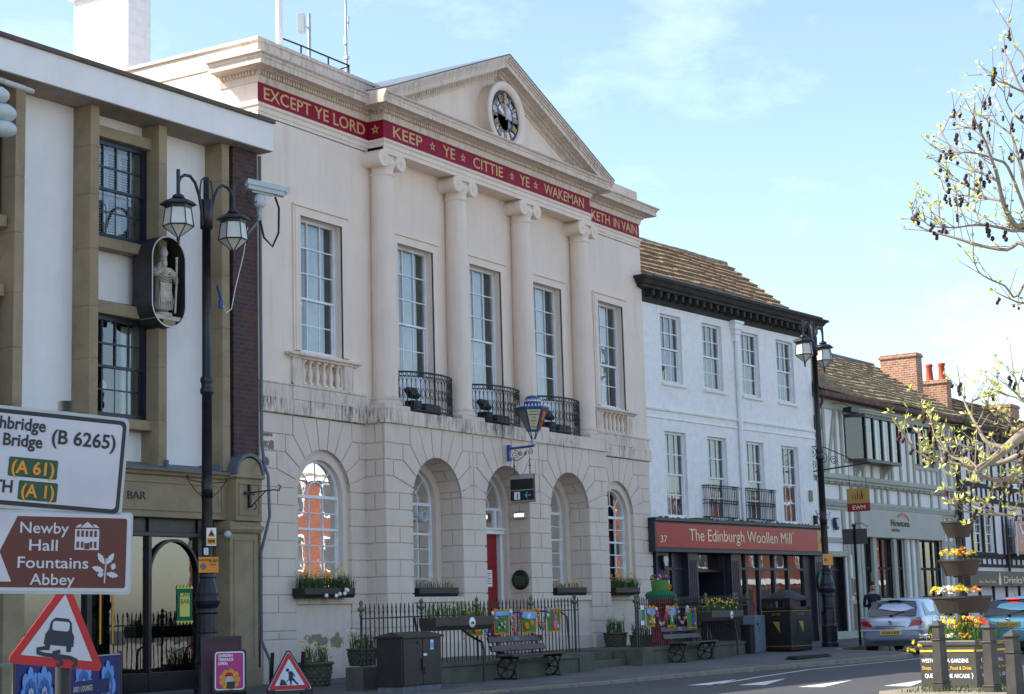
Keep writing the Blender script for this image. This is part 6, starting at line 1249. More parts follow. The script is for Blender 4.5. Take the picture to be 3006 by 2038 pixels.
for i in range(n):
    for j in range(n): fs.append((i*(n+1)+j, (i+1)*(n+1)+j, (i+1)*(n+1)+j+1, i*(n+1)+j+1))
m.add(vs, fs, 0, None, True); m.box(.15, BWd-.15, .15, BD-.15, 1.0, 1.12); m.build('bin_hood', M['bin'], bn, bevel=.015)
m = MB(); 
for z in (1.08, .14): m.box(-.006, BWd+.006, -.006, .0, z, z+.014); m.box(-.006, .0, 0, BD+.006, z, z+.014)
m.build('gold_band', M['goldband'], bn)
m = MB(); m.box(.3, .62, -.012, -.004, .45, .85); m.box(-.012, -.004, .32, .62, .45, .85); m.build('poster_frame', M['plastic_black'], bn)
m = MB(); m.prism([(.36, .8), (.56, .8), (.56, .5)], -.016, -.012); m.add([(-.016, .36, .8), (-.016, .58, .8), (-.016, .36, .5)], [(0, 1, 2)]); m.build('gold_panel', M['goldband'], bn)
text('lettering', 'LITTER', .075, M['goldband'], bn, (BWd/2, -.004, .97), ax='CENTER', ext=.003, space=1.3); text('lettering', 'LITTER', .075, M['goldband'], bn, (-.004, BD/2, .97), FX, ax='CENTER', ext=.003, space=1.3)
gb = empty('grey_cabinet', (8.27, -3.06, .2), R(4), 'pale blue grey metal cabinet between railing and litter bin', 'cabinet')
m = MB(); m.box(0, .8, 0, .32, .0, .98); m.build('cabinet_body', M['greybox'], gb, bevel=.01); m = MB(); m.box(-.01, .81, -.012, .0, .06, .97); m.build('cabinet_door', M['greybox'], gb, bevel=.006); m = MB(); m.tube([(.12, -.02, .8), (.2, -.02, .72), (.26, -.02, .78), (.3, -.02, .62), (.26, -.02, .52)], .008, 4); m.tube([(.14, -.02, .84), (.24, -.02, .84)], .008, 4); m.build('paint_tag', M['black_letters'], gb)
bb = MB(); bb.box(0, .3, 0, .26, .0, .72); bb.box(-.02, .32, -.02, .28, .72, .76); o = bb.build('bollard_box', M['bin'], None, (7.75, -3.16, .19), (0, 0, R(4)), bevel=.01); tag(o, 'low black box post at the right end of the railing', 'box')
# pillar box with knitted hat
pb = empty('pillar_box', (4.85, -2.0, .5), 0, 'red pillar box standing behind the right railing', 'pillar box')
m = MB(); m.lathe([(.29, 0), (.29, .12), (.26, .14), (.26, 1.0), (.27, 1.02), (.29, 1.04), (.29, 1.12), (.32, 1.14), (.3, 1.2), (.2, 1.27), (.001, 1.3)], (0, 0, 0), 24); m.build('box_body', M['postred'], pb); m = MB(); m.box(-.13, .13, -.29, -.25, .86, .9); m.box(-.16, .16, -.28, -.25, .8, .96); m.build('aperture', M['postred'], pb)
kh = empty('knitted_hat', (4.85, -2.0, 1.72), 0, 'green knitted topper with a flower pot sitting on the pillar box', 'knitted topper')
m = MB(); m.lathe([(.28, -.1), (.36, -.02), (.38, .04), (.36, .1), (.25, .15), (.001, .16)], (0, 0, 0), 24); m.build('brim', M['knitdark'], kh)
m = MB(); m.lathe([(.2, .14), (.23, .4), (.2, .41), (.001, .4)], (0, 0, 0), 20); m.build('pot', M['knitgreen'], kh); m = MB()
for i in range(40): a = random.uniform(0, 6.28); r_ = random.uniform(0, .24); m.ico((r_*math.cos(a), r_*math.sin(a), .44+random.uniform(0, .1)), .035, mi=random.choice((0, 0, 0, 1, 2)))
for i in range(8): m.ico((.12+.06*math.cos(i*.8), -.22+.01*i*.3, .24+.06*math.sin(i*.8)), .03, mi=2)
m.build('knitted_flowers', [M['purple'], M['white_petal'], M['knitorange']], kh)
# ------------------------------------------------------------------ knitted panels and garlands on the railings
def panel(x, y, z0, z1, wd, rz, label, art):
    t = empty('knitted_panel', (x, y, 0), rz, label, 'knitted panel', 'knitted panels on the railings'); n = 10
    def sheet(x0, x1, a, b, yo, mi, mb):
        vs = []; fs = []
        for j in range(5):
            for i in range(n+1): u = i/n; xx = x0+(x1-x0)*u; zz = a+(b-a)*j/4; vs.append((xx, yo+.012*math.sin(xx*17+zz*3+x), zz-(.03*math.sin(math.pi*u)**2 if j == 4 and mi else .012*math.sin(u*9) if j == 0 else 0)))
        for j in range(4):
            for i in range(n): fs.append((j*(n+1)+i, j*(n+1)+i+1, (j+1)*(n+1)+i+1, (j+1)*(n+1)+i))
        mb.add(vs, fs, 0, None, True)
    m = MB(); sheet(0, wd, z0, z1, 0, 1, m); ob = m.build('knit_border', M['knitorange'], t, fix=False); m = MB(); sheet(.03, wd-.03, z0+.035, z1-.05, -.006, 0, m); m.build('knit_ground', M['knitgreen'], t, fix=False)
    def blob(nm, mat, pts):
        k = MB()
        for (cx, cz, rx, rz_) in pts: k.ico((cx, -.022, cz), 1, sub=2, sq=(rx, .018, rz_))
        k.build(nm, mat, t)
    art(wd, z0, z1, blob, t)
    return t
def rabbit(mat, face=True, sky=None):
    def f(wd, z0, z1, blob, t):
        c = wd*.55; h = z1-z0
        if sky: MB().prism([(.035, z1-.06), (wd-.035, z1-.06), (wd-.035, z0+h*.62), (wd*.6, z0+h*.48), (.035, z0+h*.66)], -.0235, -.0225).build('knit_sky', M['knitblue'], t)
        blob('knit_rabbit', mat, [(c, z0+.15, .1, .115), (c, z0+.31, .05, .07), (c-.05, z0+.42, .02, .065), (c+.05, z0+.43, .02, .07)]); blob('knit_tail', M['knitwhite'], [(c+.1, z0+.12, .025, .035), (c-.05, z0+.43, .009, .045), (c+.055, z0+.44, .009, .045)])
        if sky: blob('knit_daisies', M['knitwhite'], [(c-.14, z0+.12, .03, .03), (c+.15, z0+.1, .03, .03), (c+.13, z0+.17, .03, .03)])
    return f
def sheep(wd, z0, z1, blob, t):
    MB().prism([(.035, z1-.06), (wd-.035, z1-.06), (wd-.035, z1-.14), (.035, z1-.15)], -.0235, -.0225).build('knit_sky', M['knitblue'], t)
    blob('knit_sheep', M['statue'], [(.14, z0+.13, .04, .035), (.24, z0+.2, .04, .04), (.34, z0+.14, .04, .035), (.36, z0+.24, .035, .035)]); blob('knit_blossom', M['knitpink'], [(.12, z1-.2, .025, .02), (.2, z1-.16, .025, .02), (.17, z1-.24, .02, .02), (.26, z1-.2, .02, .02)]); blob('knit_sheep_head', M['rubber'], [(.19, z0+.2, .015, .015), (.29, z0+.14, .015, .015), (.1, z0+.12, .015, .012)])
def chicks(wd, z0, z1, blob, t):
    MB().prism([(.035, z1-.06), (wd-.035, z1-.06), (wd-.035, z1-.2), (wd*.5, z1-.22), (.035, z1-.18)], -.0235, -.0225).build('knit_sky', M['knitblue'], t)
    blob('knit_chick', M['knitorange'], [(.17, z0+.15, .08, .075), (.37, z0+.2, .075, .07), (.1, z0+.32, .05, .04)]); blob('knit_butterfly', M['knitwhite'], [(.24, z0+.33, .03, .05), (.28, z0+.36, .03, .04), (.27, z1-.13, .05, .025)])
def lambs(wd, z0, z1, blob, t):
    MB().prism([(.035, z1-.06), (wd-.035, z1-.06), (wd-.035, z1-.22), (wd*.5, z1-.26), (.035, z1-.22)], -.0235, -.0225).build('knit_sky', M['knitblue'], t)
    blob('knit_tree', M['rubber'], [(.09, z0+.14, .025, .1), (wd-.1, z0+.14, .025, .1)]); blob('knit_blossom', M['knitpink'], [(.1, z0+.3, .06, .06), (.2, z1-.12, .03, .025), (.28, z1-.1, .03, .025), (wd-.1, z0+.32, .04, .05)]); blob('knit_lamb', M['knitwhite'], [(.27, z0+.16, .04, .05), (.25, z0+.23, .035, .03)])
ra = R(-3.5); yl = lambda x: -3.06-(x+9.46)*.0601-.075
panel(-6.33, yl(-6.33), .97, 1.46, .56, ra, 'green knitted panel with an orange rabbit, half behind the hanging trough', rabbit(M['knitorange']))
panel(-5.4, yl(-5.4), .98, 1.5, .54, ra, 'green knitted panel with small sheep under pink blossom', sheep)
panel(-4.43, yl(-4.43), .98, 1.48, .56, ra, 'knitted panel with round orange chicks under a blue sky', chicks)
panel(-3.48, yl(-3.48), .98, 1.5, .53, ra, 'green knitted panel with a pink rabbit near the steps', rabbit(M['knitpink']))
rb_ = R(4.2); yr = lambda x: -3.36+(x-.84)*.0735-.075
panel(1.25, yr(1.25), 1.0, 1.49, .58, rb_, 'knitted panel with an orange hare and daisies under blue sky', rabbit(M['knitorange'], sky=True))
panel(2.54, yr(2.54), .98, 1.5, .57, rb_, 'knitted panel with a white lamb between dark trees', lambs)
panel(3.87, yr(3.87), .92, 1.43, .59, rb_, 'green knitted panel with a purple rabbit above the bench', rabbit(M['knitpurple']))
def garland(xa, xb, yf_, zt, sag, label, seed):
    rnd = random.Random(seed); t = MB(); n = 20; cols = [0, 1, 2, 3, 4]
    for i in range(n):
        u = (i+.5)/n; x = xa+(xb-xa)*u; z = zt-sag*4*u*(1-u)*1.0; du = .5/n
        z2 = zt-sag*4*(u+du)*(1-u-du); z1_ = zt-sag*4*(u-du)*(1-u+du); xa_, xb_ = xa+(xb-xa)*(u-du*1.25), xa+(xb-xa)*(u+du*1.25)
        y = yf_(x)-.03; d = Vector((xb_-xa_, 0, z2-z1_)); c = Vector((x, y, z)); dn = d.normalized(); nn = Vector((0, 1, 0)) if i % 2 else Vector((-dn.z, 0, dn.x))
        t.tube([c+dn*(d.length*.62*math.cos(a*R(60)))+nn*(.032*math.sin(a*R(60))) for a in range(6)], .011, 4, mi=rnd.choice(cols), closed=True)
    for x in (xa, xb):
        for j in range(2): t.ico((x+rnd.uniform(-.06, .06), yf_(x)-.06, zt-.05-.1*j), .045, mi=rnd.choice([0, 1, 2, 5]), sq=(.8, .8, 1.1))
    o = t.build('knitted_garland', [M['knitwhite'], M['knitorange'], M['knitpink'], M['knitpurple'], M['knitgreen'], M['knitblue']]); return tag(o, label, 'garland', 'knitted chain garlands')
garland(-5.78, -5.46, yl, 1.45, .5, 'knitted chain garland between the orange rabbit and the sheep panels', 1); garland(-4.85, -4.5, yl, 1.47, .5, 'knitted chain garland between the sheep and the chick panels', 2); garland(-3.86, -3.55, yl, 1.48, .45, 'knitted chain garland between the chick and the pink rabbit panels', 3)
garland(1.8, 2.52, yr, 1.46, .42, 'knitted chain garland between the hare and the lamb panels', 4); garland(3.1, 3.8, yr, 1.48, .42, 'knitted chain garland between the lamb and the purple rabbit panels', 5)
po = MB(); po.box(0, .2, -.005, .005, 1.05, 1.5); o = po.build('notice', M['white_letters'], None, (1.02, yr(1.0)+.03, 0), (0, 0, rb_)); tag(o, 'pale paper notice tied to the railing by the right gate post', 'notice'); MB().box(.02, .18, -.008, -.005, 1.15, 1.4).build('notice_picture', M['knitgreen'], o)
# ------------------------------------------------------------------ near traffic signs on one pole
AX = R(-34); SP = (-26.555, -12.845)
pol = MB(); pol.lathe([(.056, 0), (.056, 2.98), (.0, 2.981)], (0, 0, 0), 16); pol.lathe([(.3, -.002), (.0, .0)], (0, 0, 0), 8) if 0 else None
po = pol.build('sign_pole', M['steel'], None, (SP[0], SP[1], 0)); tag(po, 'grey steel pole carrying three road signs at the left', 'pole'); MB().lathe([(.0572, .5), (.0572, 1.08)], (0, 0, 0), 16).lathe([(.0575, 2.9), (.0575, 2.98)], (0, 0, 0), 16).build('pole_sleeve', M['plastic_black'], po)
def rrect(x0, x1, z0, z1, r, n=5): return arc(x1-r, z1-r, r, 90, 0, n)+arc(x1-r, z0+r, r, 0, -90, n)+arc(x0+r, z0+r, r, -90, -180, n)+arc(x0+r, z1-r, r, 180, 90, n)
s1 = empty('direction_sign', (SP[0]-.0415, SP[1]-.0617, 2.52), 0, 'white road direction sign with green A road patches', 'road sign'); s1.rotation_euler = (0, R(4.9), AX); s1.scale = (.9, 1, 1)
def pan(nm, pts, y0, y1, mat, par): return MB().prism(pts, y0, y1).build(nm, mat, par)
pan('sign_plate', rrect(-1.5, .476, -.37, .37, .05), -.012, .012, M['signgrey'], s1); pan('sign_border', rrect(-1.478, .452, -.346, .346, .045), -.015, -.012, M['black_letters'], s1); pan('sign_face', rrect(-1.448, .42, -.314, .314, .03), -.018, -.015, M['signwhite'], s1)
bl_ = M['black_letters']; TH = .021
text('lettering', 'Boroughbridge', .125, bl_, s1, (-.2, -TH, .205), ax='RIGHT', bold=.003, ext=.001, sx=.98); text('lettering', 'Pateley Bridge', .125, bl_, s1, (-.215, -TH, .085), ax='RIGHT', bold=.003, ext=.001, sx=.98)
text('lettering', '(B 6265)', .145, bl_, s1, (-.145, -TH, .13), bold=.003, ext=.001, width=.52); text('lettering', 'TH', .125, bl_, s1, (-.41, -TH, -.255), ax='RIGHT', bold=.003, ext=.001)
for x0, x1, z0, s_ in ((-.465, -.075, -.135, '(A 61)'), (-.37, -.06, -.3, '(A 1)')):
    pt_ = pan('green_patch', rrect(x0, x1, z0, z0+.14, .015), -.021, -.018, M['signgreen'], s1); text('lettering', s_, .13, M['signamber'], pt_, (x0+.025, -.024, z0+.025), bold=.003, ext=.001, width=x1-x0-.05)
s2 = empty('brown_sign', (SP[0]-.0415, SP[1]-.0617, 1.865), 0, 'brown tourist sign for a hall and an abbey below the white sign', 'road sign'); s2.rotation_euler = (0, R(1.6), AX); s2.scale = (.9, 1, 1)
pan('sign_plate', rrect(-.8, .53, -.3, .3, .03), -.012, .012, M['signgrey'], s2); pan('sign_border', rrect(-.785, .515, -.28, .28, .025), -.015, -.012, M['signwhite'], s2); pan('sign_face', rrect(-.765, .48, -.255, .255, .02), -.018, -.015, M['signbrown'], s2)
wl_m = M['signwhite']
for s_, x0, x1, z in (('Newby', -.375, .01, .125), ('Hall', -.3, -.075, .0), ('Fountains', -.385, .175, -.125), ('Abbey', -.285, .07, -.245)): text('lettering', s_, .115, wl_m, s2, (x0, -TH, z+.01), bold=.001, ext=.001, width=x1-x0)
pan('arrow_head', [(-.6, .255), (-.4, .255), (-.53, -.0), (-.43, -.215), (-.6, -.215)], -.021, -.018, wl_m, s2)
ho = MB(); hx0, hx1, hz0, hz1 = .06, .255, .02, .17
ho.box(hx0, hx1, -.021, -.018, hz0, hz1); ho.prism([(hx0+.04, hz1+.012), (hx1-.04, hz1+.012), ((hx0+hx1)/2, hz1+.055)], -.021, -.018); ho.prism([(hx0, hz1+.012), (hx0+.035, hz1+.012), (hx0+.055, hz1+.035), (hx0+.03, hz1+.035)], -.021, -.018); ho.prism([(hx1-.035, hz1+.012), (hx1, hz1+.012), (hx1-.03, hz1+.035), (hx1-.055, hz1+.035)], -.021, -.018); hb_ = ho.build('house_symbol', wl_m, s2)
hw = MB()
for i in range(5): x = hx0+.015+.035*i; hw.box(x, x+.02, -.0235, -.021, hz0+.095, hz0+.14)
for i in (0, 1, 3, 4): x = hx0+.015+.035*i; hw.box(x, x+.02, -.0235, -.021, hz0+.015, hz0+.06)
hw.box(hx0+.078, hx1-.078, -.0235, -.021, hz0+.005, hz0+.05); hw.build('house_window', M['signbrown'], hb_)
lf = MB()
def lobe(cx, cz, ang, L_, w0):
    pts = []; n = 9
    for s in (1, -1):
        rng = range(n+1) if s > 0 else range(n, -1, -1)
        for i in rng:
            u = i/n; wv = w0*math.sin(math.pi*min(1, u*.95+.05))*(1 if i % 2 else .68); a = R(ang); x = u*L_; pts.append((cx+x*math.cos(a)-s*wv*math.sin(a), cz+x*math.sin(a)+s*wv*math.cos(a)))
    lf.prism(pts, -.021, -.018)
for a, L_, c in ((125, .1, (.305, -.08)), (55, .1, (.325, -.08)), (165, .1, (.3, -.13)), (-10, .1, (.325, -.15)), (195, .05, (.3, -.15)), (70, .05, (.37, -.12))): lobe(c[0], c[1], a, L_, .024)
lf.tube([(.32, -.019, -.04), (.315, -.019, -.12), (.31, -.019, -.22)], .006, 4); lf.build('oak_leaf_symbol', wl_m, s2)
s3 = empty('warning_triangle', (SP[0]-.0415-.06, SP[1]-.0617+.04, 1.045), 0, 'red bordered triangular slippery road sign below the brown sign', 'road sign'); s3.rotation_euler = (0, R(7.2), AX); s3.scale = (.93, 1, .96)
def tri(s_, r): h = s_*.866; cx = [(-s_/2, 0, 210), (s_/2, 0, 330), (0, h, 90)]; out = []
def rtri(sz, z0, rr):
    h = sz*.866; P = [(-sz/2, z0), (sz/2, z0), (0, z0+h)]; cen = (0, z0+h/3); out = []
    for (x, z), a in zip(P, (210, 330, 90)): d = Vector((cen[0]-x, cen[1]-z)).normalized()*2*rr; out += arc(x+d.x, z+d.y, rr, a-60, a+60, 5)
    return out
pan('sign_plate', rtri(.76, 0, .035), -.01, .01, M['trired'], s3); pan('sign_face', rtri(.55, .068, .004), -.013, -.01, M['signwhite'], s3)
cs = MB(); cs.prism([(-.11, .24), (-.09, .27), (-.08, .335), (-.05, .365), (.05, .365), (.08, .335), (.09, .27), (.11, .24), (.115, .16), (.1, .16), (.1, .12), (.065, .12), (.062, .16), (-.062, .16), (-.065, .12), (-.1, .12), (-.1, .16), (-.115, .16)], -.016, -.013)
for s in (-1, 1): pts = [(s*.07, .105), (s*.02+.02, .1), (s*-.05, .08), (s*.05, .065), (s*.12, .05), (s*.1, .02)]
def ribbon(mb, pts, wd, y0, y1):
    L_ = []; Rr = []
    for i, p in enumerate(pts):
        a = Vector(pts[max(0, i-1)]); b = Vector(pts[min(len(pts)-1, i+1)]); d = (b-a).normalized(); n_ = Vector((-d.y, d.x))*wd/2; L_.append((p[0]+n_.x, p[1]+n_.y)); Rr.append((p[0]-n_.x, p[1]-n_.y))
    for i in range(len(pts)-1): mb.prism([L_[i], L_[i+1], Rr[i+1], Rr[i]], y0, y1)
ribbon(cs, [(-.1, .135), (-.155, .12), (-.15, .095), (-.09, .085), (.0, .085), (.1, .08), (.15, .065), (.15, .035), (.13, .01)], .03, -.016, -.013); ribbon(cs, [(.02, .12), (-.03, .105), (-.03, .08), (.03, .062), (.045, .035), (.01, .01)], .03, -.0165, -.0131)
co_ = cs.build('skid_symbol', pm('sign_dark_blue', C('1c2130'), .45), s3); pan('car_window', rrect(-.065, .065, .27, .34, .02), -.0185, -.016, M['signwhite'], co_)
# ------------------------------------------------------------------ boards and barriers by the cafe bar
def banner(x0, y0, x1, y1, z0, z1, label, txt=None, fl=()):
    L_ = math.hypot(x1-x0, y1-y0); rz = math.atan2(y1-y0, x1-x0); t = empty('cafe_barrier', (x0, y0, 0), rz, label, 'barrier', 'navy fabric barriers outside the bar')
    m = MB(); vs = []; fs = []; n = 16
    for j in range(3):
        for i in range(n+1): u = i/n; vs.append((.04+u*(L_-.08), .01*math.sin(u*9)*(1-j*.3), z0+(z1-z0)*j/2-(.02*math.sin(math.pi*u) if j == 2 else 0)))
    for j in range(2):
        for i in range(n): fs.append((j*(n+1)+i, j*(n+1)+i+1, (j+1)*(n+1)+i+1, (j+1)*(n+1)+i))
    m.add(vs, fs, 0, None, True); m.build('banner', pm('navy_banner', C('242064'), .7, .08), t, fix=False)
    for x in (0, L_): MB().lathe([(.16, 0), (.16, .02), (.025, .03), (.025, z1+.03)], (x, 0, .02), 10).build('post', M['plastic_black'], t)
    MB().tube([(0, 0, z1-.0), (L_, 0, z1-.0)], .012, 6).build('cross_rail', M['steel'], t)
    for fx, fz, fr_ in fl:
        k = MB()
        for i in range(8): a = R(45*i); k.prism(arc(fx+fr_*math.cos(a), fz+fr_*math.sin(a), fr_*.42, 0, 360, 12)[:-1], -.018, -.016, 0); k.prism(arc(fx+fr_*.55*math.cos(a), fz+fr_*.55*math.sin(a), fr_*.33, 0, 360, 12)[:-1], -.022, -.02, 1); k.prism(arc(fx+fr_*.25*math.cos(a), fz+fr_*.25*math.sin(a), fr_*.17, 0, 360, 10)[:-1], -.026, -.024, 2)
        k.prism(arc(fx, fz, fr_*.16, 0, 360, 12)[:-1], -.029, -.027, 3); k.build('flower_print', [pm('print_sky_blue', C('6a97d8'), .7), pm('print_mid_blue', C('3c6aa6'), .7), pm('print_pale', C('b9c4e6'), .7), pm('print_magenta', C('a31a64'), .7)], t)
    if txt: MB().box(L_*.32, L_*.86, -.033, -.031, .42, .62).build('band', pm('navy_band', C('1e1a58'), .7), t); text('lettering', txt, .11, M['letters'], t, (L_*.585, -.035, .48), ax='CENTER', width=None, ext=.001, space=1.25)
    return t
banner(-20.4, -5.8, -16.47, -3.81, .1, .94, 'navy cafe barrier printed with pale blue flowers and a lounge name', 'ARO LOUNGE', [(.55, .5, .26), (1.05, .5, .26), (2.65, .52, .3), (3.75, .5, .26)])
banner(-21.2, -4.9, -20.05, -5.15, .1, .9, 'navy cafe barrier with a single pale blue flower at the far left', None, [(.75, .3, .24)])
tb = MB(); tb.lathe([(.3, .72), (.3, .75)], (0, 0, 0), 20); tb.lathe([(.03, .05), (.03, .72)], (0, 0, 0), 10); tb.lathe([(.22, 0), (.22, .03), (.03, .06)], (0, 0, 0), 16); o = tb.build('cafe_table', pm('pale_green_table', C('6f9080'), .5), None, (-17.6, -2.4, .1)); tag(o, 'pale green round cafe table behind the navy barrier', 'table')
ga = empty('pavement_sign', (-11.72, -1.86, .1), R(-52), 'pink pavement sign for a garden terrace in a rounded frame', 'pavement sign')
m = MB(); T = Matrix.Rotation(R(-10), 4, 'X'); m.prism(rrect(-.29, .29, .06, .8, .06), -.02, .015, M=T); m.build('sign_frame', M['plastic_black'], ga); m = MB(); m.prism(rrect(-.255, .255, .1, .765, .05), -.026, -.02, M=T); m.build('sign_border', M['white_letters'], ga); m = MB(); m.prism(rrect(-.235, .235, .12, .745, .04), -.03, -.026, M=T); pk = m.build('sign_face', pm('magenta_poster', C('b3226f'), .4, .05), ga)
tt = text('lettering', 'GARDEN\nTERRACE\nOPEN', .07, M['white_letters'], ga, (0, 0, 0), ext=.001, bold=.002, sx=.9, ay='TOP'); tt.matrix_local = T @ Matrix.Translation((-.2, -.032, .73)) @ Matrix.Rotation(R(90), 4, 'X')
m = MB()
for i in range(9): a = R(40*i); m.prism(arc(0+.13*math.cos(a), .28+.13*math.sin(a), .055, 0, 360, 12)[:-1], -.034, -.03, M=T)
m.build('flower_print', pm('poster_orange', C('d9921e'), .5), ga); m = MB(); m.prism(arc(0, .27, .075, 0, 360, 14)[:-1], -.038, -.034, 0, M=T); m.prism(arc(-.01, .335, .07, 0, 180, 10), -.041, -.038, 1, M=T); m.prism([(-.06, .12), (.08, .12), (.1, .24), (-.04, .24)], -.0405, -.038, 2, M=T); m.build('portrait_print', [M['statue'], M['knitred'], M['plastic_black']], ga)
m = MB(); m.box(-.28, .28, .2, .24, .0, .75, M=Matrix.Translation((0, .04, 0)) @ Matrix.Rotation(R(-2), 4, 'X')); m.box(-.27, -.23, -.03, .24, .0, .03); m.box(.23, .27, -.03, .24, .0, .03); m.build('sign_stand', M['plastic_black'], ga)
ab = empty('pavement_sign', (-11.35, -1.35, .12), R(-45), 'dark maroon wooden A board standing behind the pink sign', 'pavement sign')
mar = pm('maroon_board', C('2f0e12'), .4, .15)
m = MB(); m.box(-.36, .36, -.02, .02, 0, 1.02, M=Matrix.Translation((0, -.22, 0)) @ Matrix.Rotation(R(-11), 4, 'X')); m.build('front_board', mar, ab); m = MB(); m.box(-.36, .36, -.02, .02, 0, 1.02, M=Matrix.Translation((0, .26, 0)) @ Matrix.Rotation(R(13), 4, 'X')); m.build('rear_board', mar, ab); m = MB(); m.box(-.3, .3, -.026, -.02, .3, .92, M=Matrix.Translation((0, -.22, 0)) @ Matrix.Rotation(R(-11), 4, 'X')); m.build('poster_panel', pm('maroon_poster', C('4a1526'), .5), ab); MB().box(-.3, .3, -.01, .01, .48, .5).build('stay', M['steel'], ab)
rw_ = empty('roadworks_sign', (-11.36, -2.9, .09), R(-40), 'red and white men at work triangle on a folding frame', 'road sign')
T = Matrix.Rotation(R(-9), 4, 'X')
m = MB(); m.prism(rtri(.9, .04, .05), -.02, .012, M=T); m.box(-.4, -.26, -.02, .02, .0, .1); m.box(.26, .4, -.02, .02, .0, .1); m.build('sign_frame', M['plastic_black'], rw_); m = MB(); m.prism(rtri(.79, .085, .035), -.024, -.02, M=T); m.build('sign_edge', M['white_letters'], rw_); m = MB(); m.prism(rtri(.77, .092, .035), -.028, -.024, M=T); m.build('sign_border', M['trired'], rw_); m = MB(); m.prism(rtri(.53, .165, .01), -.032, -.028, M=T); m.build('sign_face', pm('bluish_sign_white', (.6, .66, .72), .4), rw_)
wk = MB(); P_ = lambda pts: wk.prism(pts, -.036, -.032, M=T)
P_(arc(-.03, .43, .03, 0, 360, 12)[:-1]); P_([(-.02, .4), (.04, .41), (.07, .38), (.06, .28), (.08, .27), (.0, .27), (-.01, .33)]); P_([(.05, .4), (.08, .36), (.1, .31), (.09, .3), (.07, .34), (.04, .38)]); P_([(-.01, .36), (.01, .35), (.0, .25), (-.02, .25)]); P_([(0, .28), (.05, .28), (.03, .19), (.04, .175), (-.0, .175), (.005, .2)]); P_([(.04, .29), (.08, .28), (.11, .23), (.15, .2), (.15, .17), (.135, .17), (.09, .21), (.03, .27)]); P_([(-.18, .172), (-.15, .27), (-.12, .27), (-.09, .25), (-.04, .172)]); P_([(-.07, .235), (-.01, .27), (.0, .26), (-.06, .225)])
wk.build('digger_symbol', M['black_letters'], rw_); m = MB(); m.box(-.42, -.36, .0, .03, .0, .75, M=Matrix.Translation((.12, .3, 0)) @ Matrix.Rotation(R(14), 4, 'X')); m.box(.36, .42, .0, .03, .0, .75, M=Matrix.Translation((-.12, .3, 0)) @ Matrix.Rotation(R(14), 4, 'X')); m.build('sign_stand', M['plastic_black'], rw_)
# sign post seen from behind beside the silver car
sp_ = empty('sign_post', (14.24, -3.77, .21), 0, 'slim black sign post with the back of a small plate, left of the silver car', 'sign post'); MB().lathe([(.04, 0), (.04, 3.45), (.06, 3.46), (.06, 3.55), (0, 3.56)], (0, 0, 0), 10).build('post', M['blackiron'], sp_, rot=(0, R(.5), 0)); m = MB(); m.box(-.02, .02, -.36, .36, 2.95, 3.4); m.build('sign_plate', M['plastic_black'], sp_, (.05, 0, 0), (0, 0, R(30))); m = MB(); m.tube([(0, 0, 3.45), (.04, -.08, 3.55), (.08, -.22, 3.56), (.12, -.36, 3.46), (.13, -.4, 3.48)], .012, 5); m.build('basket_hook', M['blackiron'], sp_)
mc = MB(); mc.box(-1.1, .9, -.12, .12, .0, .07); mc.box(-1.15, .95, -.16, .16, 0, .03); o = mc.build('kerb_block', M['rubber'], None, (5.4, -5.75, .13), (0, 0, R(-2)), bevel=.01); tag(o, 'low dark rubber kerb block lying near the pavement edge', 'kerb block')
# ------------------------------------------------------------------ bollards and planter on the island
def bollard(loc, rz, label):
    t = empty('bollard', loc, rz, label, 'bollard', 'square iron bollards'); m = MB()
    def fr_(z0, w0, z1, w1): m.add([(-w0, -w0, z0), (w0, -w0, z0), (w0, w0, z0), (-w0, w0, z0), (-w1, -w1, z1), (w1, -w1, z1), (w1, w1, z1), (-w1, w1, z1)], [(3, 2, 1, 0), (4, 5, 6, 7), (0, 1, 5, 4), (1, 2, 6, 5), (2, 3, 7, 6), (3, 0, 4, 7)])
    fr_(0, .095, .19, .09); fr_(.19, .1, .215, .1); fr_(.215, .085, .8, .07); fr_(.8, .085, .82, .085); fr_(.82, .07, 1.0, .063); fr_(1.0, .085, 1.03, .085)
    m.build('bollard_shaft', M['blackpaint'], t, bevel=.006); m = MB(); fr = None
    m.add([(-.075, -.075, 1.03), (.075, -.075, 1.03), (.075, .075, 1.03), (-.075, .075, 1.03), (0, 0, 1.1)], [(0, 1, 4), (1, 2, 4), (2, 3, 4), (3, 0, 4)]); m.build('bollard_cap', M['blackpaint'], t); return t
M['blackpaint'] = pm('grey_black_cast_iron', C('36332f'), .5, .3, 5, .1, dirt=.3, dirtc=C('5a564f'))
k0 = bollard((-10.44, -14.12, .0), R(-22), 'square black bollard at the left corner of the flower planter'); dup(k0, None, (-10.71, -14.94, -.04), R(-20), 'square black bollard in front of the planter side with the shadow'); o = dup(k0, None, (-13.24, -15.98, -.12), R(-24), 'nearest scraped black bollard at the right edge of the view')
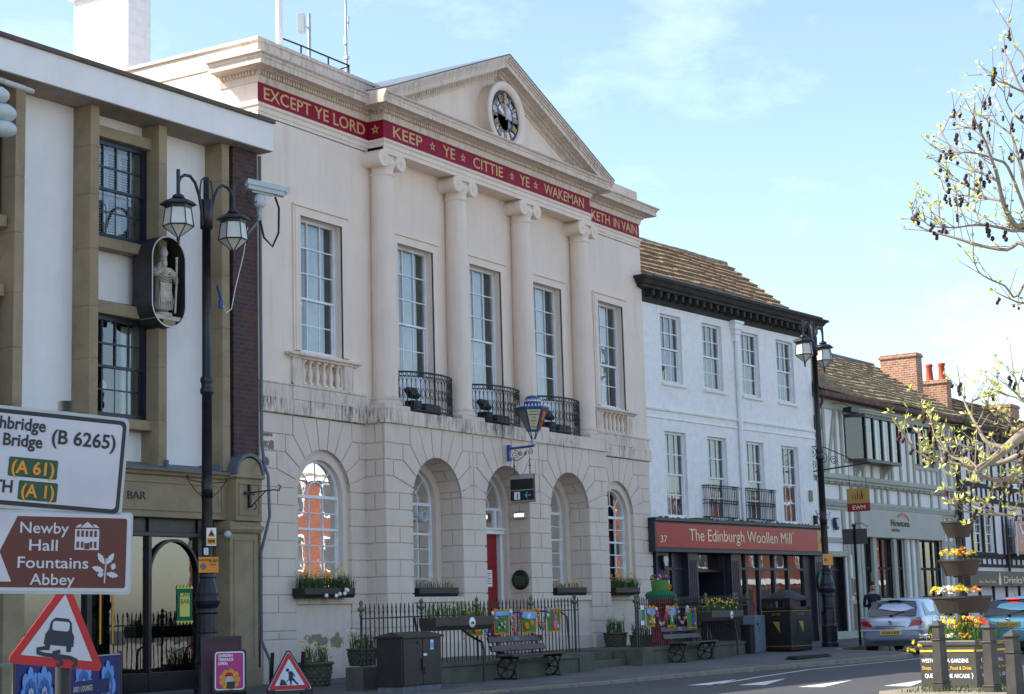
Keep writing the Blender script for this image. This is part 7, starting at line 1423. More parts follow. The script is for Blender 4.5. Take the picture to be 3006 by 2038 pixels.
# ------------------------------------------------------------------ hatchback cars (x right, y forward, rear at y = 0)
def carpaint(name, c):
    m, n, l, bs = newmat(name); bs.inputs['Base Color'].default_value = (*c, 1); bs.inputs['Metallic'].default_value = .45; bs.inputs['Roughness'].default_value = .32; bs.inputs['Coat Weight'].default_value = .8; bs.inputs['Coat Roughness'].default_value = .04
    v = coords(n, l); r = n.new('ShaderNodeMapRange'); r.inputs['To Min'].default_value = .25; r.inputs['To Max'].default_value = .42; l(noise(n, l, v, 7, 4), r.inputs[0]); l(r.outputs[0], bs.inputs['Roughness']); return m
def hatch(loc, rz, label, paint, plate_txt, style):
    t = empty('parked_car', loc, rz, label, 'car', 'cars stopped beyond the planter'); Lc = 4.2 if style == 0 else 4.0; k = Lc/4.2
    # lower body: lofted half sections
    st = [(.0, .40, .80, .70, .62), (.05, .33, .88, .80, .76), (.14, .28, .96, .85, .8), (.35, .25, .985, .872, .815), (.8, .2, .98, .878, .82), (2.0, .2, .955, .878, .82), (3.05, .2, .93, .872, .8), (3.45, .22, .86, .862, .76), (3.85, .25, .76, .83, .68), (4.08, .3, .66, .74, .58), (4.2, .38, .56, .58, .48)]
    b = MB(); rings = []
    for y, zb, zt, hw, ht in st:
        h = [(0, zb), (hw*.86, zb), (hw*.97, zb+.1), (hw, zb+.22), (hw*1.0, .6 if zt > .7 else (zb+zt)/2), (hw*.985, zt-.14), (hw*.955, zt-.05), (ht, zt), (ht*.5, zt+.02), (0, zt+.025)]
        rings.append([(x, y*k, z) for x, z in h]+[(-x, y*k, z) for x, z in h[-2:0:-1]])
    n = len(rings[0]); vs = [p for r in rings for p in r]; fs = [(i*n+j, i*n+(j+1) % n, (i+1)*n+(j+1) % n, (i+1)*n+j) for i in range(len(rings)-1) for j in range(n)]+[tuple(range(n-1, -1, -1)), tuple(range((len(rings)-1)*n, len(rings)*n))]
    b.add(vs, fs, 0, None, True)
    # cabin
    sec = [(.13, .95, .76, .96, .72), (.34, .97, .80, 1.2, .7), (.62, .97, .815, 1.40, .60), (1.0, .97, .82, 1.455, .6), (1.7, .965, .82, 1.475, .61), (2.25, .95, .815, 1.44, .6), (2.7, .94, .8, 1.2, .68), (3.08, .92, .77, .95, .72)]
    rr = []
    for y, zb, hb, zt, ht in sec:
        h = [(hb, zb-.04), (hb, zb), (ht+.03, zt-.06), (ht-.05, zt-.01), (ht*.5, zt+.015), (0, zt+.025)]
        rr.append([(x, y*k, z) for x, z in h]+[(-x, y*k, z) for x, z in h[-2::-1]])
    n = len(rr[0]); vs = [p for r in rr for p in r]; fs = [(i*n+j, i*n+j+1, (i+1)*n+j+1, (i+1)*n+j) for i in range(len(rr)-1) for j in range(n-1)]+[tuple(range(n-1, -1, -1)), tuple(range((len(rr)-1)*n, len(rr)*n))]
    b.add(vs, fs, 0, None, True); body = b.build('car_body', paint, t)
    gl = pm('car_glass', (.015, .02, .022), .06, .1, 2, spec=.9); blk = M['rubber']
    # rear screen, windscreen, side glass (2-4 mm proud of the cabin)
    def lerp(a, c, u): return tuple(a[i]+(c[i]-a[i])*u for i in range(3))
    g = MB(); e = .012
    P = [(-.70, .145*k, .985), (.70, .145*k, .985), (.675, .36*k, 1.2), (.585, .59*k, 1.375), (0, .57*k, 1.41), (-.585, .59*k, 1.375), (-.675, .36*k, 1.2)]
    P = [(x, y-.03, z+.012) for x, y, z in P]; g.add(P, [tuple(range(7))]); rs = g.build('rear_screen', gl, t, fix=False)
    g = MB(); P = [(.68, 3.0*k, 1.0), (-.68, 3.0*k, 1.0), (-.62, 2.66*k, 1.24), (-.54, 2.33*k, 1.41), (.54, 2.33*k, 1.41), (.62, 2.66*k, 1.24)]; g.add([(x, y+.05, z+.02) for x, y, z in P], [tuple(range(6))]); g.build('windscreen', gl, t, fix=False)
    for s in (-1, 1):
        for pts in (([.62, .98], [.9, 1.34], [1.12, 1.38], [1.0, .985]) if style == 0 else ([.8, 1.0], [1.0, 1.3], [1.18, 1.34], [1.08, .99]), ([1.04, .985], [1.16, 1.38], [1.72, 1.41], [1.76, .985]), ([1.82, .985], [1.79, 1.41], [2.25, 1.37], [2.72, 1.1], [2.82, .97])):
            g = MB(); q = []
            for y, z in pts: u = (z-.96)/.45; q.append((s*(.83-.205*u), y*k, z))
            g.add(q, [tuple(range(len(q)))]); g.build('side_window', gl, t, fix=False)
    # trim
    m = MB(); m.box(-.5, .5, -.012, .01, .3, .34); m.box(-.78, .78, .05, .3, .18, .32); m.box(-.83, .83, .3, 3.8*k, .17, .22); m.build('lower_bumper', pm('grey_bumper', C('3c4046'), .5, .1) if style == 0 else blk, t)
    ln = MB()
    for pts in ([(-.62, .06, .93), (-.55, .03, .76), (-.5, .005, .66), (.5, .005, .66), (.55, .03, .76), (.62, .06, .93)], ): ln.tube([(x, y-.03, z) for x, y, z in pts], .006, 4)
    ln.build('tailgate_gap', blk, t)
    for s in (-1, 1):
        m = MB()
        if style == 0: P = [(.5, .70), (.63, .88), (.76, .94), (.83, .92), (.845, .82), (.80, .73)]
        else: P = [(.5, .82), (.62, .91), (.8, .97), (.845, .93), (.84, .84), (.72, .80)]
        q = []
        for x, z in P: q.append((s*(x+.012), (.005 if x < .6 else .03 if x < .72 else .06 if x < .81 else .16)-.05, z))
        q2 = [(x*1.0, y+.12, z) for x, y, z in q]; nn = len(q)
        m.add(q+q2, [tuple(range(nn)), tuple(range(2*nn-1, nn-1, -1))]+[(i, (i+1) % nn, (i+1) % nn+nn, i+nn) for i in range(nn)]); tl = m.build('tail_light', emis('brake_light_lit', (.9, .03, .02), .9) if (style == 1 and s < 0) else pm('tail_lamp_red', C('b01f26'), .12, .1, spec=.9), t)
        if style == 0: m = MB(); m.add([(s*x, y-.006, z) for x, y, z in ((.615, -.05, .855), (.75, -.02, .93), (.825, .05, .91), (.845, .1, .86))], [(0, 1, 2, 3)]); m.build('clear_lens', pm('clear_lens', (.6, .62, .66), .1, .05, spec=.9), tl, fix=False)
    m = MB(); m.box(-.31, .31, -.028, -.005, .46 if style == 0 else .70, .62 if style == 0 else .84); m.build('plate_recess', paint, t, bevel=.01)
    zp = .485 if style == 0 else .715
    pl = MB().box(-.26, .26, -.038, -.028, zp, zp+.112).build('number_plate', pm('plate_yellow', C('d6a71c'), .4, .03), t)
    text('lettering', plate_txt, .1, M['black_letters'], pl, (-.235, -.0395, zp+.019), width=.47, ext=.001, bold=.001)
    m = MB(); zc = .70 if style == 0 else .9
    if style == 0: m.box(-.42, .42, -.035, -.005, .705, .722); m.lathe([(.055, 0), (.06, .012), (.045, .018), (.04, .008)], (0, 0, 0), 16, M=Matrix.Translation((0, -.02, .825)) @ Matrix.Rotation(R(90), 4, 'X')); m.box(-.03, .03, -.042, -.03, .81, .84)
    else: m.lathe([(.001, .012), (.06, .01), (.062, 0)], (0, 0, 0), 18, M=Matrix.Translation((0, -.02, .9)) @ Matrix.Rotation(R(90), 4, 'X') @ Matrix.Scale(.5, 4, (0, 1, 0)))
    m.build('chrome_badge', pm('chrome', (.7, .72, .74), .12, .05, metal=1), t)
    m = MB(); m.box(-.17, .17, .5*k, .54*k, 1.405, 1.43); m.build('high_brake_light', emis('high_brake_lit', (.9, .03, .02), 1.2) if style else pm('high_brake_dark', C('3a1214'), .3), t)
    m = MB(); m.tube([(.0, .12, 1.0), (.15, .16, 1.05), (.36, .22, 1.12)], .01, 4); m.box(-.04, .04, .09, .14, .97, 1.02); m.build('rear_wiper', blk, rs)
    m = MB(); m.tube([(.0, .75*k, 1.46), (-.06, .55*k, 1.85)], .006, 4); m.build('aerial', blk, t)
    for s in (-1, 1): m = MB(); m.ico((s*.95, 2.62*k, 1.0), .1, sub=2, sq=(1, .7, .75)); m.tube([(s*.8, 2.6*k, .97), (s*.92, 2.62*k, .98)], .025, 5); m.build('door_mirror', paint if style else M['plastic_black'], t)
    for s in (-1, 1):
        m = MB()
        for y in (1.05, 1.8): m.tube([(s*.888, y*k, .95), (s*.888, (y+.02)*k, .45), (s*.87, (y+.05)*k, .26)], .005, 4)
        m.tube([(s*.889, 2.75*k, .92), (s*.885, 2.78*k, .3)], .005, 4); m.build('door_gap', blk, t)
        for y in (1.35, 2.15): MB().box(*sorted((s*.87, s*.905)), y*k-.1, y*k+.1, .79, .82).build('door_handle', paint, t, bevel=.006)
        m = MB(); m.box(*sorted((s*.3, s*.82)), -.022, .02, .585, .625); m.box(*sorted((s*.78, s*.868)), .0, .3, .585, .625); m.build('bumper_strip', paint if style == 0 else paint, t, bevel=.008)
        for y in (.78, 3.38):
            m = MB(); pts = arc(y*k, .33, .375, -20, 200, 16); m.tube([(s*.868, a, z) for a, z in pts], .03, 5); m.build('wheel_arch', paint, t)
            m = MB(); m.lathe([(.36, -.02), (.36, .02), (.001, .02)], (0, 0, 0), 24, M=Matrix.Translation((s*.86, y*k, .33)) @ Matrix.Rotation(R(90*s), 4, 'Y')); m.build('wheel_well', blk, t)
            w_ = MB(); w_.lathe([(.2, -.1), (.29, -.1), (.315, -.07), (.318, .05), (.3, .09), (.22, .1), (.2, .085)], (0, 0, 0), 28, M=Matrix.Translation((s*.79, y*k, .318)) @ Matrix.Rotation(R(90*s), 4, 'Y')); wo = w_.build('wheel', blk, t)
            r_ = MB(); T = Matrix.Translation((s*.79, y*k, .318)) @ Matrix.Rotation(R(90*s), 4, 'Y'); r_.lathe([(.215, .07), (.225, .095), (.205, .1), (.195, .075)], (0, 0, 0), 28, M=T); r_.lathe([(.001, .1), (.06, .098), (.065, .06)], (0, 0, 0), 14, M=T)
            for a in range(7): r_.box(-.024, .024, .03, .21, .075, .095, M=T @ Matrix.Rotation(R(360/7*a), 4, 'Z'))
            r_.build('wheel_rim', M['cctv'], wo); MB().lathe([(.001, .02), (.2, .02)], (0, 0, 0), 20, M=T).build('brake_disc', M['plastic_black'], wo)
    return t
silver = carpaint('silver_blue_metallic', C('b4bfd0')); turq = carpaint('turquoise_metallic', C('6fb4bd'))
hatch((11.72, -5.6, .06), R(-90+2.5), 'silver blue hatchback with a yellow rear plate reading KF04 KKB', silver, 'KF04 KKB', 0)
hatch((10.35, -9.25, .0), R(-90-3), 'turquoise hatchback with lit brake lights behind the flower planter', turq, 'GU67 UAO', 1)
# ------------------------------------------------------------------ skinned figures
def skin(name, verts, edges, radii, mats, parent=None, loc=(0, 0, 0), rot=(0, 0, 0), sub=2, root=0, pick=None):
    me = bpy.data.meshes.new(name); me.from_pydata(verts, edges, []); o = bpy.data.objects.new(name, me); col.objects.link(o)
    md = o.modifiers.new('skin', 'SKIN'); md.use_smooth_shade = True; md.branch_smoothing = .6
    lay = me.skin_vertices[0].data
    for i, r in enumerate(radii): lay[i].radius = r if isinstance(r, tuple) else (r, r)
    lay[root].use_root = True; sb = o.modifiers.new('sub', 'SUBSURF'); sb.levels = sub; sb.render_levels = sub
    dg = bpy.context.evaluated_depsgraph_get(); m2 = bpy.data.meshes.new_from_object(o.evaluated_get(dg)); bpy.data.objects.remove(o)
    m2.name = name; m2.materials.clear()
    for m in mats: m2.materials.append(m)
    for p in m2.polygons:
        p.use_smooth = True
        if pick: p.material_index = pick(p.center)
    r = bpy.data.objects.new(name, m2); link(r, parent, loc, rot); return r
class SK:
    def __init__(s): s.v = []; s.e = []; s.r = []
    def chain(s, pts, start=None):
        prev = start
        for p, r in pts:
            s.v.append(p); s.r.append(r); i = len(s.v)-1
            if prev is not None: s.e.append((prev, i))
            prev = i
        return prev
M['skin'] = pm('skin_tone', C('b98a70'), .5, .06, 10); M['sweater'] = pm('navy_sweater', C('141a2c'), .85, .15, 12, .1); M['trousers'] = pm('dark_trousers', C('15161b'), .8, .15, 8); M['hair'] = pm('dark_brown_hair', C('1d1512'), .6, .3, 30)
# standing man looking down at a phone: local -y is the way he faces
S = SK(); pelvis = S.chain([((0, .02, .95), (.17, .12))]); ch = S.chain([((0, .03, 1.12), (.155, .11)), ((0, .02, 1.3), (.18, .125)), ((0, .015, 1.42), (.16, .105)), ((0, .01, 1.5), (.065, .065)), ((0, -.01, 1.565), (.056, .06)), ((0, -.035, 1.64), (.072, .088)), ((0, -.03, 1.72), (.075, .095)), ((0, -.015, 1.785), (.045, .055))], pelvis)
chest = 3
for s in (-1, 1):
    S.chain([((s*.1, .02, .86), (.098, .1)), ((s*.11, -.01, .5), .065), ((s*.115, .02, .45), .06), ((s*.12, .05, .12), .042), ((s*.125, .03, .06), .045), ((s*.135, -.1, .035), (.042, .03))], pelvis)
    ha = S.chain([((s*.2, .02, 1.4), .07), ((s*.235, .05, 1.2), .05), ((s*.24, .05, 1.1), .046), ((s*.17, -.12, 1.12), .038), ((s*.1, -.24, 1.17), .028), ((s*.07, -.29, 1.19), (.034, .018))], chest)
    wr = ha
    for f, (dx, L_) in enumerate(((.03, .06), (.01, .072), (-.01, .068), (-.028, .052))): S.chain([((s*(.07+dx), -.315, 1.195), .0095), ((s*(.06+dx*.9), -.345, 1.205-L_*.1), .0085), ((s*(.035+dx*.7), -.36, 1.2-L_*.35), .0075)], wr)
    S.chain([((s*.095, -.285, 1.215), .011), ((s*.08, -.31, 1.235), .009)], wr)
man = empty('person', (14.95, -3.96, .24), R(-50), 'man in a navy sweater standing beyond the silver car looking at his phone', 'person')
body = skin('body', S.v, S.e, S.r, [M['skin'], M['sweater'], M['trousers'], M['rubber']], man, pick=lambda c: 3 if c.z < .085 else 2 if c.z < .92 else 0 if (c.z > 1.475 or (c.y < -.225)) else 1)
m = MB(); m.ico((0, -.012, 1.735), .1, sub=3, sq=(.84, 1.0, .72)); m.ico((0, .03, 1.68), .085, sub=2, sq=(.93, .75, .9)); m.ico((0, -.05, 1.79), .06, sub=2, sq=(1.1, .9, .6)); m.build('hair', M['hair'], man)
m = MB(); m.add([(0, -.16, 1.62), (-.014, -.125, 1.62), (.014, -.125, 1.62), (0, -.125, 1.675)], [(0, 1, 2), (0, 3, 1), (0, 2, 3)]); m.ico((-.078, -.03, 1.65), .022, sub=1, sq=(.4, .8, 1.3)); m.ico((.078, -.03, 1.65), .022, sub=1, sq=(.4, .8, 1.3)); fa = m.build('face_features', M['skin'], man)
m = MB(); m.ico((-.03, -.122, 1.665), .011, sub=1, sq=(1.3, .5, .6)); m.ico((.03, -.122, 1.665), .011, sub=1, sq=(1.3, .5, .6)); m.box(-.045, -.016, -.128, -.118, 1.685, 1.692); m.box(.016, .045, -.128, -.118, 1.685, 1.692); m.ico((0, -.105, 1.585), .05, sub=1, sq=(1.05, .6, .5)); m.build('brow_and_beard', M['hair'], man)
m = MB(); m.box(-.025, .025, -.325, -.315, 1.18, 1.32, M=Matrix.Translation((0, -.0, .0))); ph = m.build('phone', M['plastic_black'], None, (14.95, -3.96, .24), (0, 0, R(-50))); tag(ph, 'black phone held in both hands by the man beyond the silver car', 'phone')
# robed bishop statue
S = SK(); p0 = S.chain([((0, 0, .52), (.17, .13))]); S.chain([((-.01, -.01, .72), (.155, .12)), ((-.03, -.02, .88), (.19, .13)), ((-.03, -.01, .97), (.12, .1)), ((-.02, -.02, 1.02), (.05, .05)), ((0, -.035, 1.08), (.065, .075)), ((0, -.03, 1.14), (.066, .075))], p0)
S.chain([((0, 0, .34), (.165, .13)), ((-.01, 0, .2), (.175, .14)), ((-.02, 0, .08), (.18, .15))], p0)
S.chain([((-.17, -.02, .9), .075), ((-.22, -.1, .76), .065), ((-.12, -.18, .84), .05), ((-.06, -.2, .9), .035)], 2); S.chain([((.15, -.02, .9), .075), ((.24, -.06, .76), .065), ((.22, -.14, .66), .045), ((.2, -.17, .62), .035)], 2)
stt = empty('statue', LL(-2.84, .3, 7.06), R(-2.4-14), 'weathered stone bishop statue with mitre and staff inside the niche', 'statue')
bo = skin('body', S.v, S.e, S.r, [M['statue']], stt)
m = MB(); m.ico((0, -.035, 1.09), .085, sub=2, sq=(.85, 1, 1.1)); vs = []
for i in range(14): a = 2*math.pi*i/14; vs += [(.075*math.cos(a), -.03+.085*math.sin(a), 1.14), (.095*math.cos(a), -.03+.1*math.sin(a), 1.23), (.06*math.cos(a), -.03+.03*math.sin(a), 1.3+.05*abs(math.sin(a))), (0, -.03, 1.36)]
m.add(vs, [(4*i+j, 4*((i+1) % 14)+j, 4*((i+1) % 14)+j+1, 4*i+j+1) for i in range(14) for j in range(3)], 0, None, True); m.build('mitre', M['statue'], stt)
m = MB(); m.ico((0, -.1, 1.0), .06, sub=2, sq=(.9, .6, 1.3)); m.add([(0, -.135, 1.085), (-.012, -.11, 1.08), (.012, -.11, 1.08), (0, -.11, 1.12)], [(0, 1, 2), (0, 3, 1), (0, 2, 3)]); m.build('beard', M['statue'], stt)
m = MB()
for i in range(9):     # drapery folds
    x = -.15+.036*i; m.tube([(x*1.0, -.135+.25*x*x, .12), (x*.95+.02*math.sin(i), -.15+.3*x*x, .3), (x*.8, -.135+.3*x*x, .5)], .016, 5)
for i in range(6): z = .78-.05*i; m.tube([(-.17+.02*i, -.06, z+.06), (-.08, -.15, z-.02), (.02, -.16, z-.05), (.12, -.13, z), (.17, -.04, z+.08)], .016, 5)
for x in (-.08, .06): m.ico((x-.02, -.14, .03), .055, sub=1, sq=(.8, 1.3, .6))
m.add([(-.13, -.165, .62), (.1, -.165, .62), (.12, -.16, .28), (-.12, -.16, .26), (-.13, -.12, .62), (.1, -.12, .62), (.12, -.1, .28), (-.12, -.1, .26)], [(0, 1, 2, 3), (0, 4, 5, 1), (1, 5, 6, 2), (2, 6, 7, 3), (3, 7, 4, 0)]); m.build('drapery', M['statue'], stt)
m = MB(); m.tube([(.17, -.18, .05), (.2, -.18, .6), (.22, -.16, 1.1)], .02, 7); m.lathe([(.03, 0), (.035, .02), (.02, .03)], (.22, -.16, 1.1), 8); m.build('staff', M['statue'], stt); MB().lathe([(.2, -.0), (.2, .06), (.18, .07)], (-.01, 0, -.01), 16).build('base', M['statue'], stt)
# ------------------------------------------------------------------ planting
def blades(mb, x, y, z, n, rad, h0, h1, lean=.35, mi=0, wd=.012, ry=None):
    for i in range(n):
        a = random.uniform(0, 6.28); q = math.sqrt(random.random()); bx = x+rad*q*math.cos(a); by = y+(ry or rad)*q*math.sin(a); h = random.uniform(h0, h1); d = random.uniform(0, 6.28); l_ = lean*h*random.uniform(.3, 1.3)
        ex, ey = math.cos(d), math.sin(d); px_, py_ = -ey*wd/2, ex*wd/2; P = [(bx, by, z), (bx+ex*l_*.25, by+ey*l_*.25, z+h*.6), (bx+ex*l_, by+ey*l_, z+h*random.uniform(.75, 1))]
        mb.add([(P[0][0]-px_, P[0][1]-py_, P[0][2]), (P[0][0]+px_, P[0][1]+py_, P[0][2]), (P[1][0]+px_, P[1][1]+py_, P[1][2]), (P[1][0]-px_, P[1][1]-py_, P[1][2]), P[2]], [(0, 1, 2, 3), (3, 2, 4)], mi)
def daffodil(mb, x, y, z, r, mi, a=None):
    a = random.uniform(0, 6.28) if a is None else a; t = random.uniform(.9, 1.5); T = Matrix.Translation((x, y, z)) @ Matrix.Rotation(a, 4, 'Z') @ Matrix.Rotation(t, 4, 'Y'); vs = [(0, 0, 0)]; fs = []
    for i in range(6):
        b0 = R(60*i); vs += [(r*.55*math.cos(b0-.4), r*.55*math.sin(b0-.4), .1*r), (r*math.cos(b0), r*math.sin(b0), .0), (r*.55*math.cos(b0+.4), r*.55*math.sin(b0+.4), .1*r)]; fs.append((0, 3*i+1, 3*i+2, 3*i+3))
    mb.add(vs, fs, mi, T); mb.lathe([(r*.25, 0), (r*.28, r*.5), (r*.4, r*.65)], (0, 0, 0), 7, mi, M=T)
def flowers(mb, x, y, z, n, rad, h0, h1, cols, r=.035, ry=None, stem=True, smi=None):
    for i in range(n):
        a = random.uniform(0, 6.28); q = math.sqrt(random.random()); fx = x+rad*q*math.cos(a); fy = y+(ry or rad)*q*math.sin(a); h = random.uniform(h0, h1); daffodil(mb, fx, fy, z+h, r*random.uniform(.8, 1.2), random.choice(cols))
        if smi is not None: mb.tube([(fx*.9+x*.1, fy*.9+y*.1, z), (fx, fy, z+h)], .004, 3, mi=smi)
def trough(loc, L_, rz, label, leafn, cols, nfl, h0, h1, stand=None, badge=False, hang=0, D=.16, H=.2, cat='planter'):
    t = empty('flower_trough', loc, rz, label, cat, 'flower troughs'); m = MB(); P = [(-D*.75, 0), (-D*.98, H*.35), (-D, H), (-D*.9, H), (-D*.85, H*.9), (D*.85, H*.9), (D*.9, H), (D, H), (D*.98, H*.35), (D*.75, 0)]
    M2 = Matrix.Rotation(R(90), 4, 'Z'); m.prism(P, -L_, 0, 0, M2); m.build('trough', M['tub'] if badge else M['plastic_black'], t, bevel=.008)
    f = MB(); n = int(L_/.12)
    for i in range(n): blades(f, L_*(i+.5)/n, 0, H*.9, max(3, leafn//n), .1, h0, h1, .5, 0, .014, D*.8)
    if hang:
        for i in range(hang): blades(f, random.uniform(0, L_), -D*.8, H*.95, 3, .05, h0*.5, h1*.7, 1.6, 0, .014)
    f.build('foliage', M['leaf'], t, fix=False); f = MB()
    for i in range(nfl): flowers(f, random.uniform(.05, L_-.05), random.uniform(-D, D*.6), H*.9, 1, .03, h0*.6, h1*1.0, cols, .032)
    f.build('flower_heads', [M['yellow'], M['orange'], M['white_petal'], M['purple']], t, fix=False)
    if badge: MB().lathe([(.001, .012), (.1, .01), (.1, 0)], (0, 0, 0), 18, M=Matrix.Translation((L_*.62, -D*.97, H*.55)) @ Matrix.Rotation(R(90), 4, 'X')).build('badge', M['white_letters'], t); MB().box(L_*.62-.05, L_*.62+.05, -D*1.06, -D*1.055, H*.45, H*.6).build('badge_print', M['navy'], t)
    if stand:
        for x in (.25, L_-.15): m = MB(); m.tube([(x, .5, 0-loc[2]+1.36), (x, .45, 1.1-loc[2]), (x, .2, .95-loc[2]), (x, -.02, .85-loc[2]), (x, -.05, .7-loc[2]), (x, -.05, .1-loc[2])], .025, 7); m.build('stand_leg', M['blackiron'], t)
    return t
t = trough((-7.59, -.16, 1.812), 1.7, 0, 'window trough crowded with yellow, orange and white flowers at the left arched window', 260, [0, 0, 1, 0], 60, .2, .42, hang=70)
k = MB()
for i in range(6): k.ico((random.uniform(.4, 1.4), -.2, random.uniform(.02, .16)), .05, sub=2, sq=(1, .7, .9))
k.build('white_blooms', M['white_petal'], t)
trough((-3.78, -.34, 1.812), 1.56, 0, 'window trough with sparse upright shoots in the first arch of the portico', 90, [0, 1], 14, .12, .26)
trough((2.24, -.34, 1.812), 1.5, 0, 'window trough of short daffodils in the right arch of the portico', 70, [0, 0, 1], 26, .1, .22)
trough((5.66, -.16, 1.812), 1.38, 0, 'window trough of trailing green leaves at the far right arched window', 220, [0], 40, .2, .4, hang=50)
trough((-8.14, -3.62, 1.1), 1.86, R(-3.5), 'long dark trough of tall green shoots fixed on the left railing', 200, [0], 8, .18, .36, stand=True, badge=True, H=.25, D=.2)
trough((4.62, -3.32, 1.08), 2.3, R(4.2), 'long dark trough of daffodils fixed on the right railing', 150, [0], 46, .14, .34, stand=True, badge=True, H=.25, D=.2)
def potplant(loc, r, h, label, n, cols, nf, mat='stone_wall', h0=.2, h1=.45):
    t = empty('plant_pot', loc, 0, label, 'plant pot', 'round pots of daffodils'); m = MB(); m.lathe([(r*.75, 0), (r*.9, h*.6), (r*.97, h*.88), (r*1.06, h*.9), (r*1.06, h), (r*.92, h), (r*.9, h*.93), (.001, h*.93)], (0, 0, 0), 24)
    for j in range(5):
        for i in range(16): a = R(22.5*i+11*(j % 2)); q = r*(.77+.15*j/5); m.ico((q*1.0*math.cos(a), q*math.sin(a), h*(.12+.15*j)), .05, sq=(.8, .8, .8))
    m.build('pot', M[mat], t); f = MB(); blades(f, 0, 0, h*.93, n, r*.8, h0, h1, .6, 0, .014); f.build('foliage', M['leaf'], t, fix=False); f = MB(); flowers(f, 0, 0, h*.93, nf, r*.95, h0*.5, h1*.95, cols, .035); f.build('flower_heads', [M['yellow'], M['orange'], M['white_petal']], t, fix=False); return t
potplant((-8.75, -1.45, .12), .34, .46, 'round basket patterned pot of daffodils against the flaking wall panel', 110, [0, 0, 1], 26)
potplant((-7.1, -1.35, .45), .3, .34, 'pot of mixed daffodils and white hyacinths behind the left railing', 110, [0, 2, 2], 30)
potplant((4.15, -1.05, .5), .3, .36, 'pot of long leaved plants just inside the right railing by the portico pier', 110, [0], 12, h0=.25, h1=.55); potplant((3.3, -2.2, .5), .28, .3, 'pot of white and yellow flowers low behind the hare panel', 90, [2, 0, 2], 26)
# ------------------------------------------------------------------ tiered flower planter
M['gold_text'] = pm('gold_text', C('d8b440'), .45, .04)
PL = empty('tiered_planter', (-8.86, -14.02, .075), R(-16.5), 'dark square planter with a post of flower tubs and street direction lettering', 'planter')
PW = .5
m = MB(); m.box(-PW, PW, -PW, PW, .0, .7); m.box(-PW-.02, PW+.02, -PW-.02, PW+.02, .62, .69); m.build('planter_box', pm('charcoal_planter_board', C('3c3a36'), .5, .15, 3, .05), PL, bevel=.01)
m = MB(); m.box(-PW-.012, -PW-.004, -PW+.02, PW-.02, .53, .56); m.box(-PW+.02, PW-.02, -PW-.012, -PW-.004, .53, .56); m.build('gold_band', pm('gold_line', C('d9b23e'), .4, .05), PL)
def LX(s_, z, size, mat, u0, wd): text('lettering', s_, size, M[mat], PL, (-PW-.006, u0, z), FX, ext=.001, bold=.001, width=wd)
LX('WESTGATE, SPA GARDENS', .37, .085, 'white_letters', .46, .83); LX('Shops, Businesses, Food & Drink', .265, .075, 'gold_text', .46, .88); LX('QUEEN ST, THE ARCADE', .145, .085, 'white_letters', .42, .8)
m = MB()
for s in (1, -1): m.prism([(0, s*.045), (.012, s*.045), (.032, 0), (.02, 0)] if s > 0 else [(0.02, 0), (.032, 0), (.012, -.045), (0, -.045)], -.002, .002)
m.build('arrow_mark', M['white_letters'], PL, (-PW-.006, -.41, .175), (0, 0, R(-90)))
text('lettering', 'CITY OF RIPON', .075, M['gold_text'], PL, (-.42, -PW-.022, .63), ext=.001, width=.8); text('lettering', '❮ DUCK HILL', .07, M['white_letters'], PL, (-.38, -PW-.006, .38), ext=.001, width=.6); text('lettering', 'Shops, Food & Drink', .06, M['gold_text'], PL, (-.42, -PW-.006, .275), ext=.001, width=.8); text('lettering', 'WESTGATE, SPA', .07, M['white_letters'], PL, (-.38, -PW-.006, .16), ext=.001, width=.7)
m = MB(); m.box(-PW+.03, PW-.03, -PW+.03, PW-.03, .6, .68); m.build('soil', M['soil'], PL)
m = MB(); m.lathe([(.045, .6), (.045, 2.3)], (0, 0, 0), 12); m.build('post', M['plastic_black'], PL)
def tubs(z0, z1, r0, r1, ang):
    m = MB()      # two half-round tubs clasped round the post
    for s in (0, 180):
        T = Matrix.Rotation(R(ang+s), 4, 'Z'); vs = []; n = 14; prof = [(r0, z0), (r1*.97, z1-.03), (r1, z1-.03), (r1, z1), (r1*.9, z1), (r0*.95, z1-.06)]
        for i in range(n+1):
            a = R(-90+180*i/n)
            for r_, z in prof: vs.append((.012+r_*math.cos(a), r_*math.sin(a)*1.02, z))
        q = len(prof); fs = [(i*q+j, (i+1)*q+j, (i+1)*q+j+1, i*q+j+1) for i in range(n) for j in range(q-1)]+[tuple(i*q for i in range(n+1)), tuple(i*q+q-1 for i in range(n, -1, -1))]
        m.add(vs, fs, 0, T); m.quad((.012, -r0, z0), (.012, r0, z0), (.012, r1, z1), (.012, -r1, z1), 0, T); m.box(r0*.75, r0*.9, -.03, .03, z0-.02, z0+.07, M=T)
    return m.build('tub', M['tub'], PL)
for z0, z1, r0, r1, a in ((1.1, 1.36, .35, .45, 25), (1.67, 1.92, .22, .32, 60), (2.26, 2.51, .16, .25, 20)): tubs(z0, z1, r0, r1, a)
def rosette(f, x, y, z, r, mi):
    T = Matrix.Translation((x, y, z)) @ Matrix.Rotation(random.uniform(0, 6.28), 4, 'Z') @ Matrix.Rotation(random.uniform(.1, .9), 4, 'X'); vs = [(0, 0, -.25*r)]; fs = []
    for i in range(5):
        b0 = R(72*i); vs += [(r*.6*math.cos(b0-.45), r*.6*math.sin(b0-.45), 0), (r*math.cos(b0-.2), r*math.sin(b0-.2), .1*r), (r*math.cos(b0+.2), r*math.sin(b0+.2), .1*r), (r*.6*math.cos(b0+.45), r*.6*math.sin(b0+.45), 0)]; fs.append((0, 4*i+1, 4*i+2, 4*i+3, 4*i+4))
    f.add(vs, fs, mi, T)
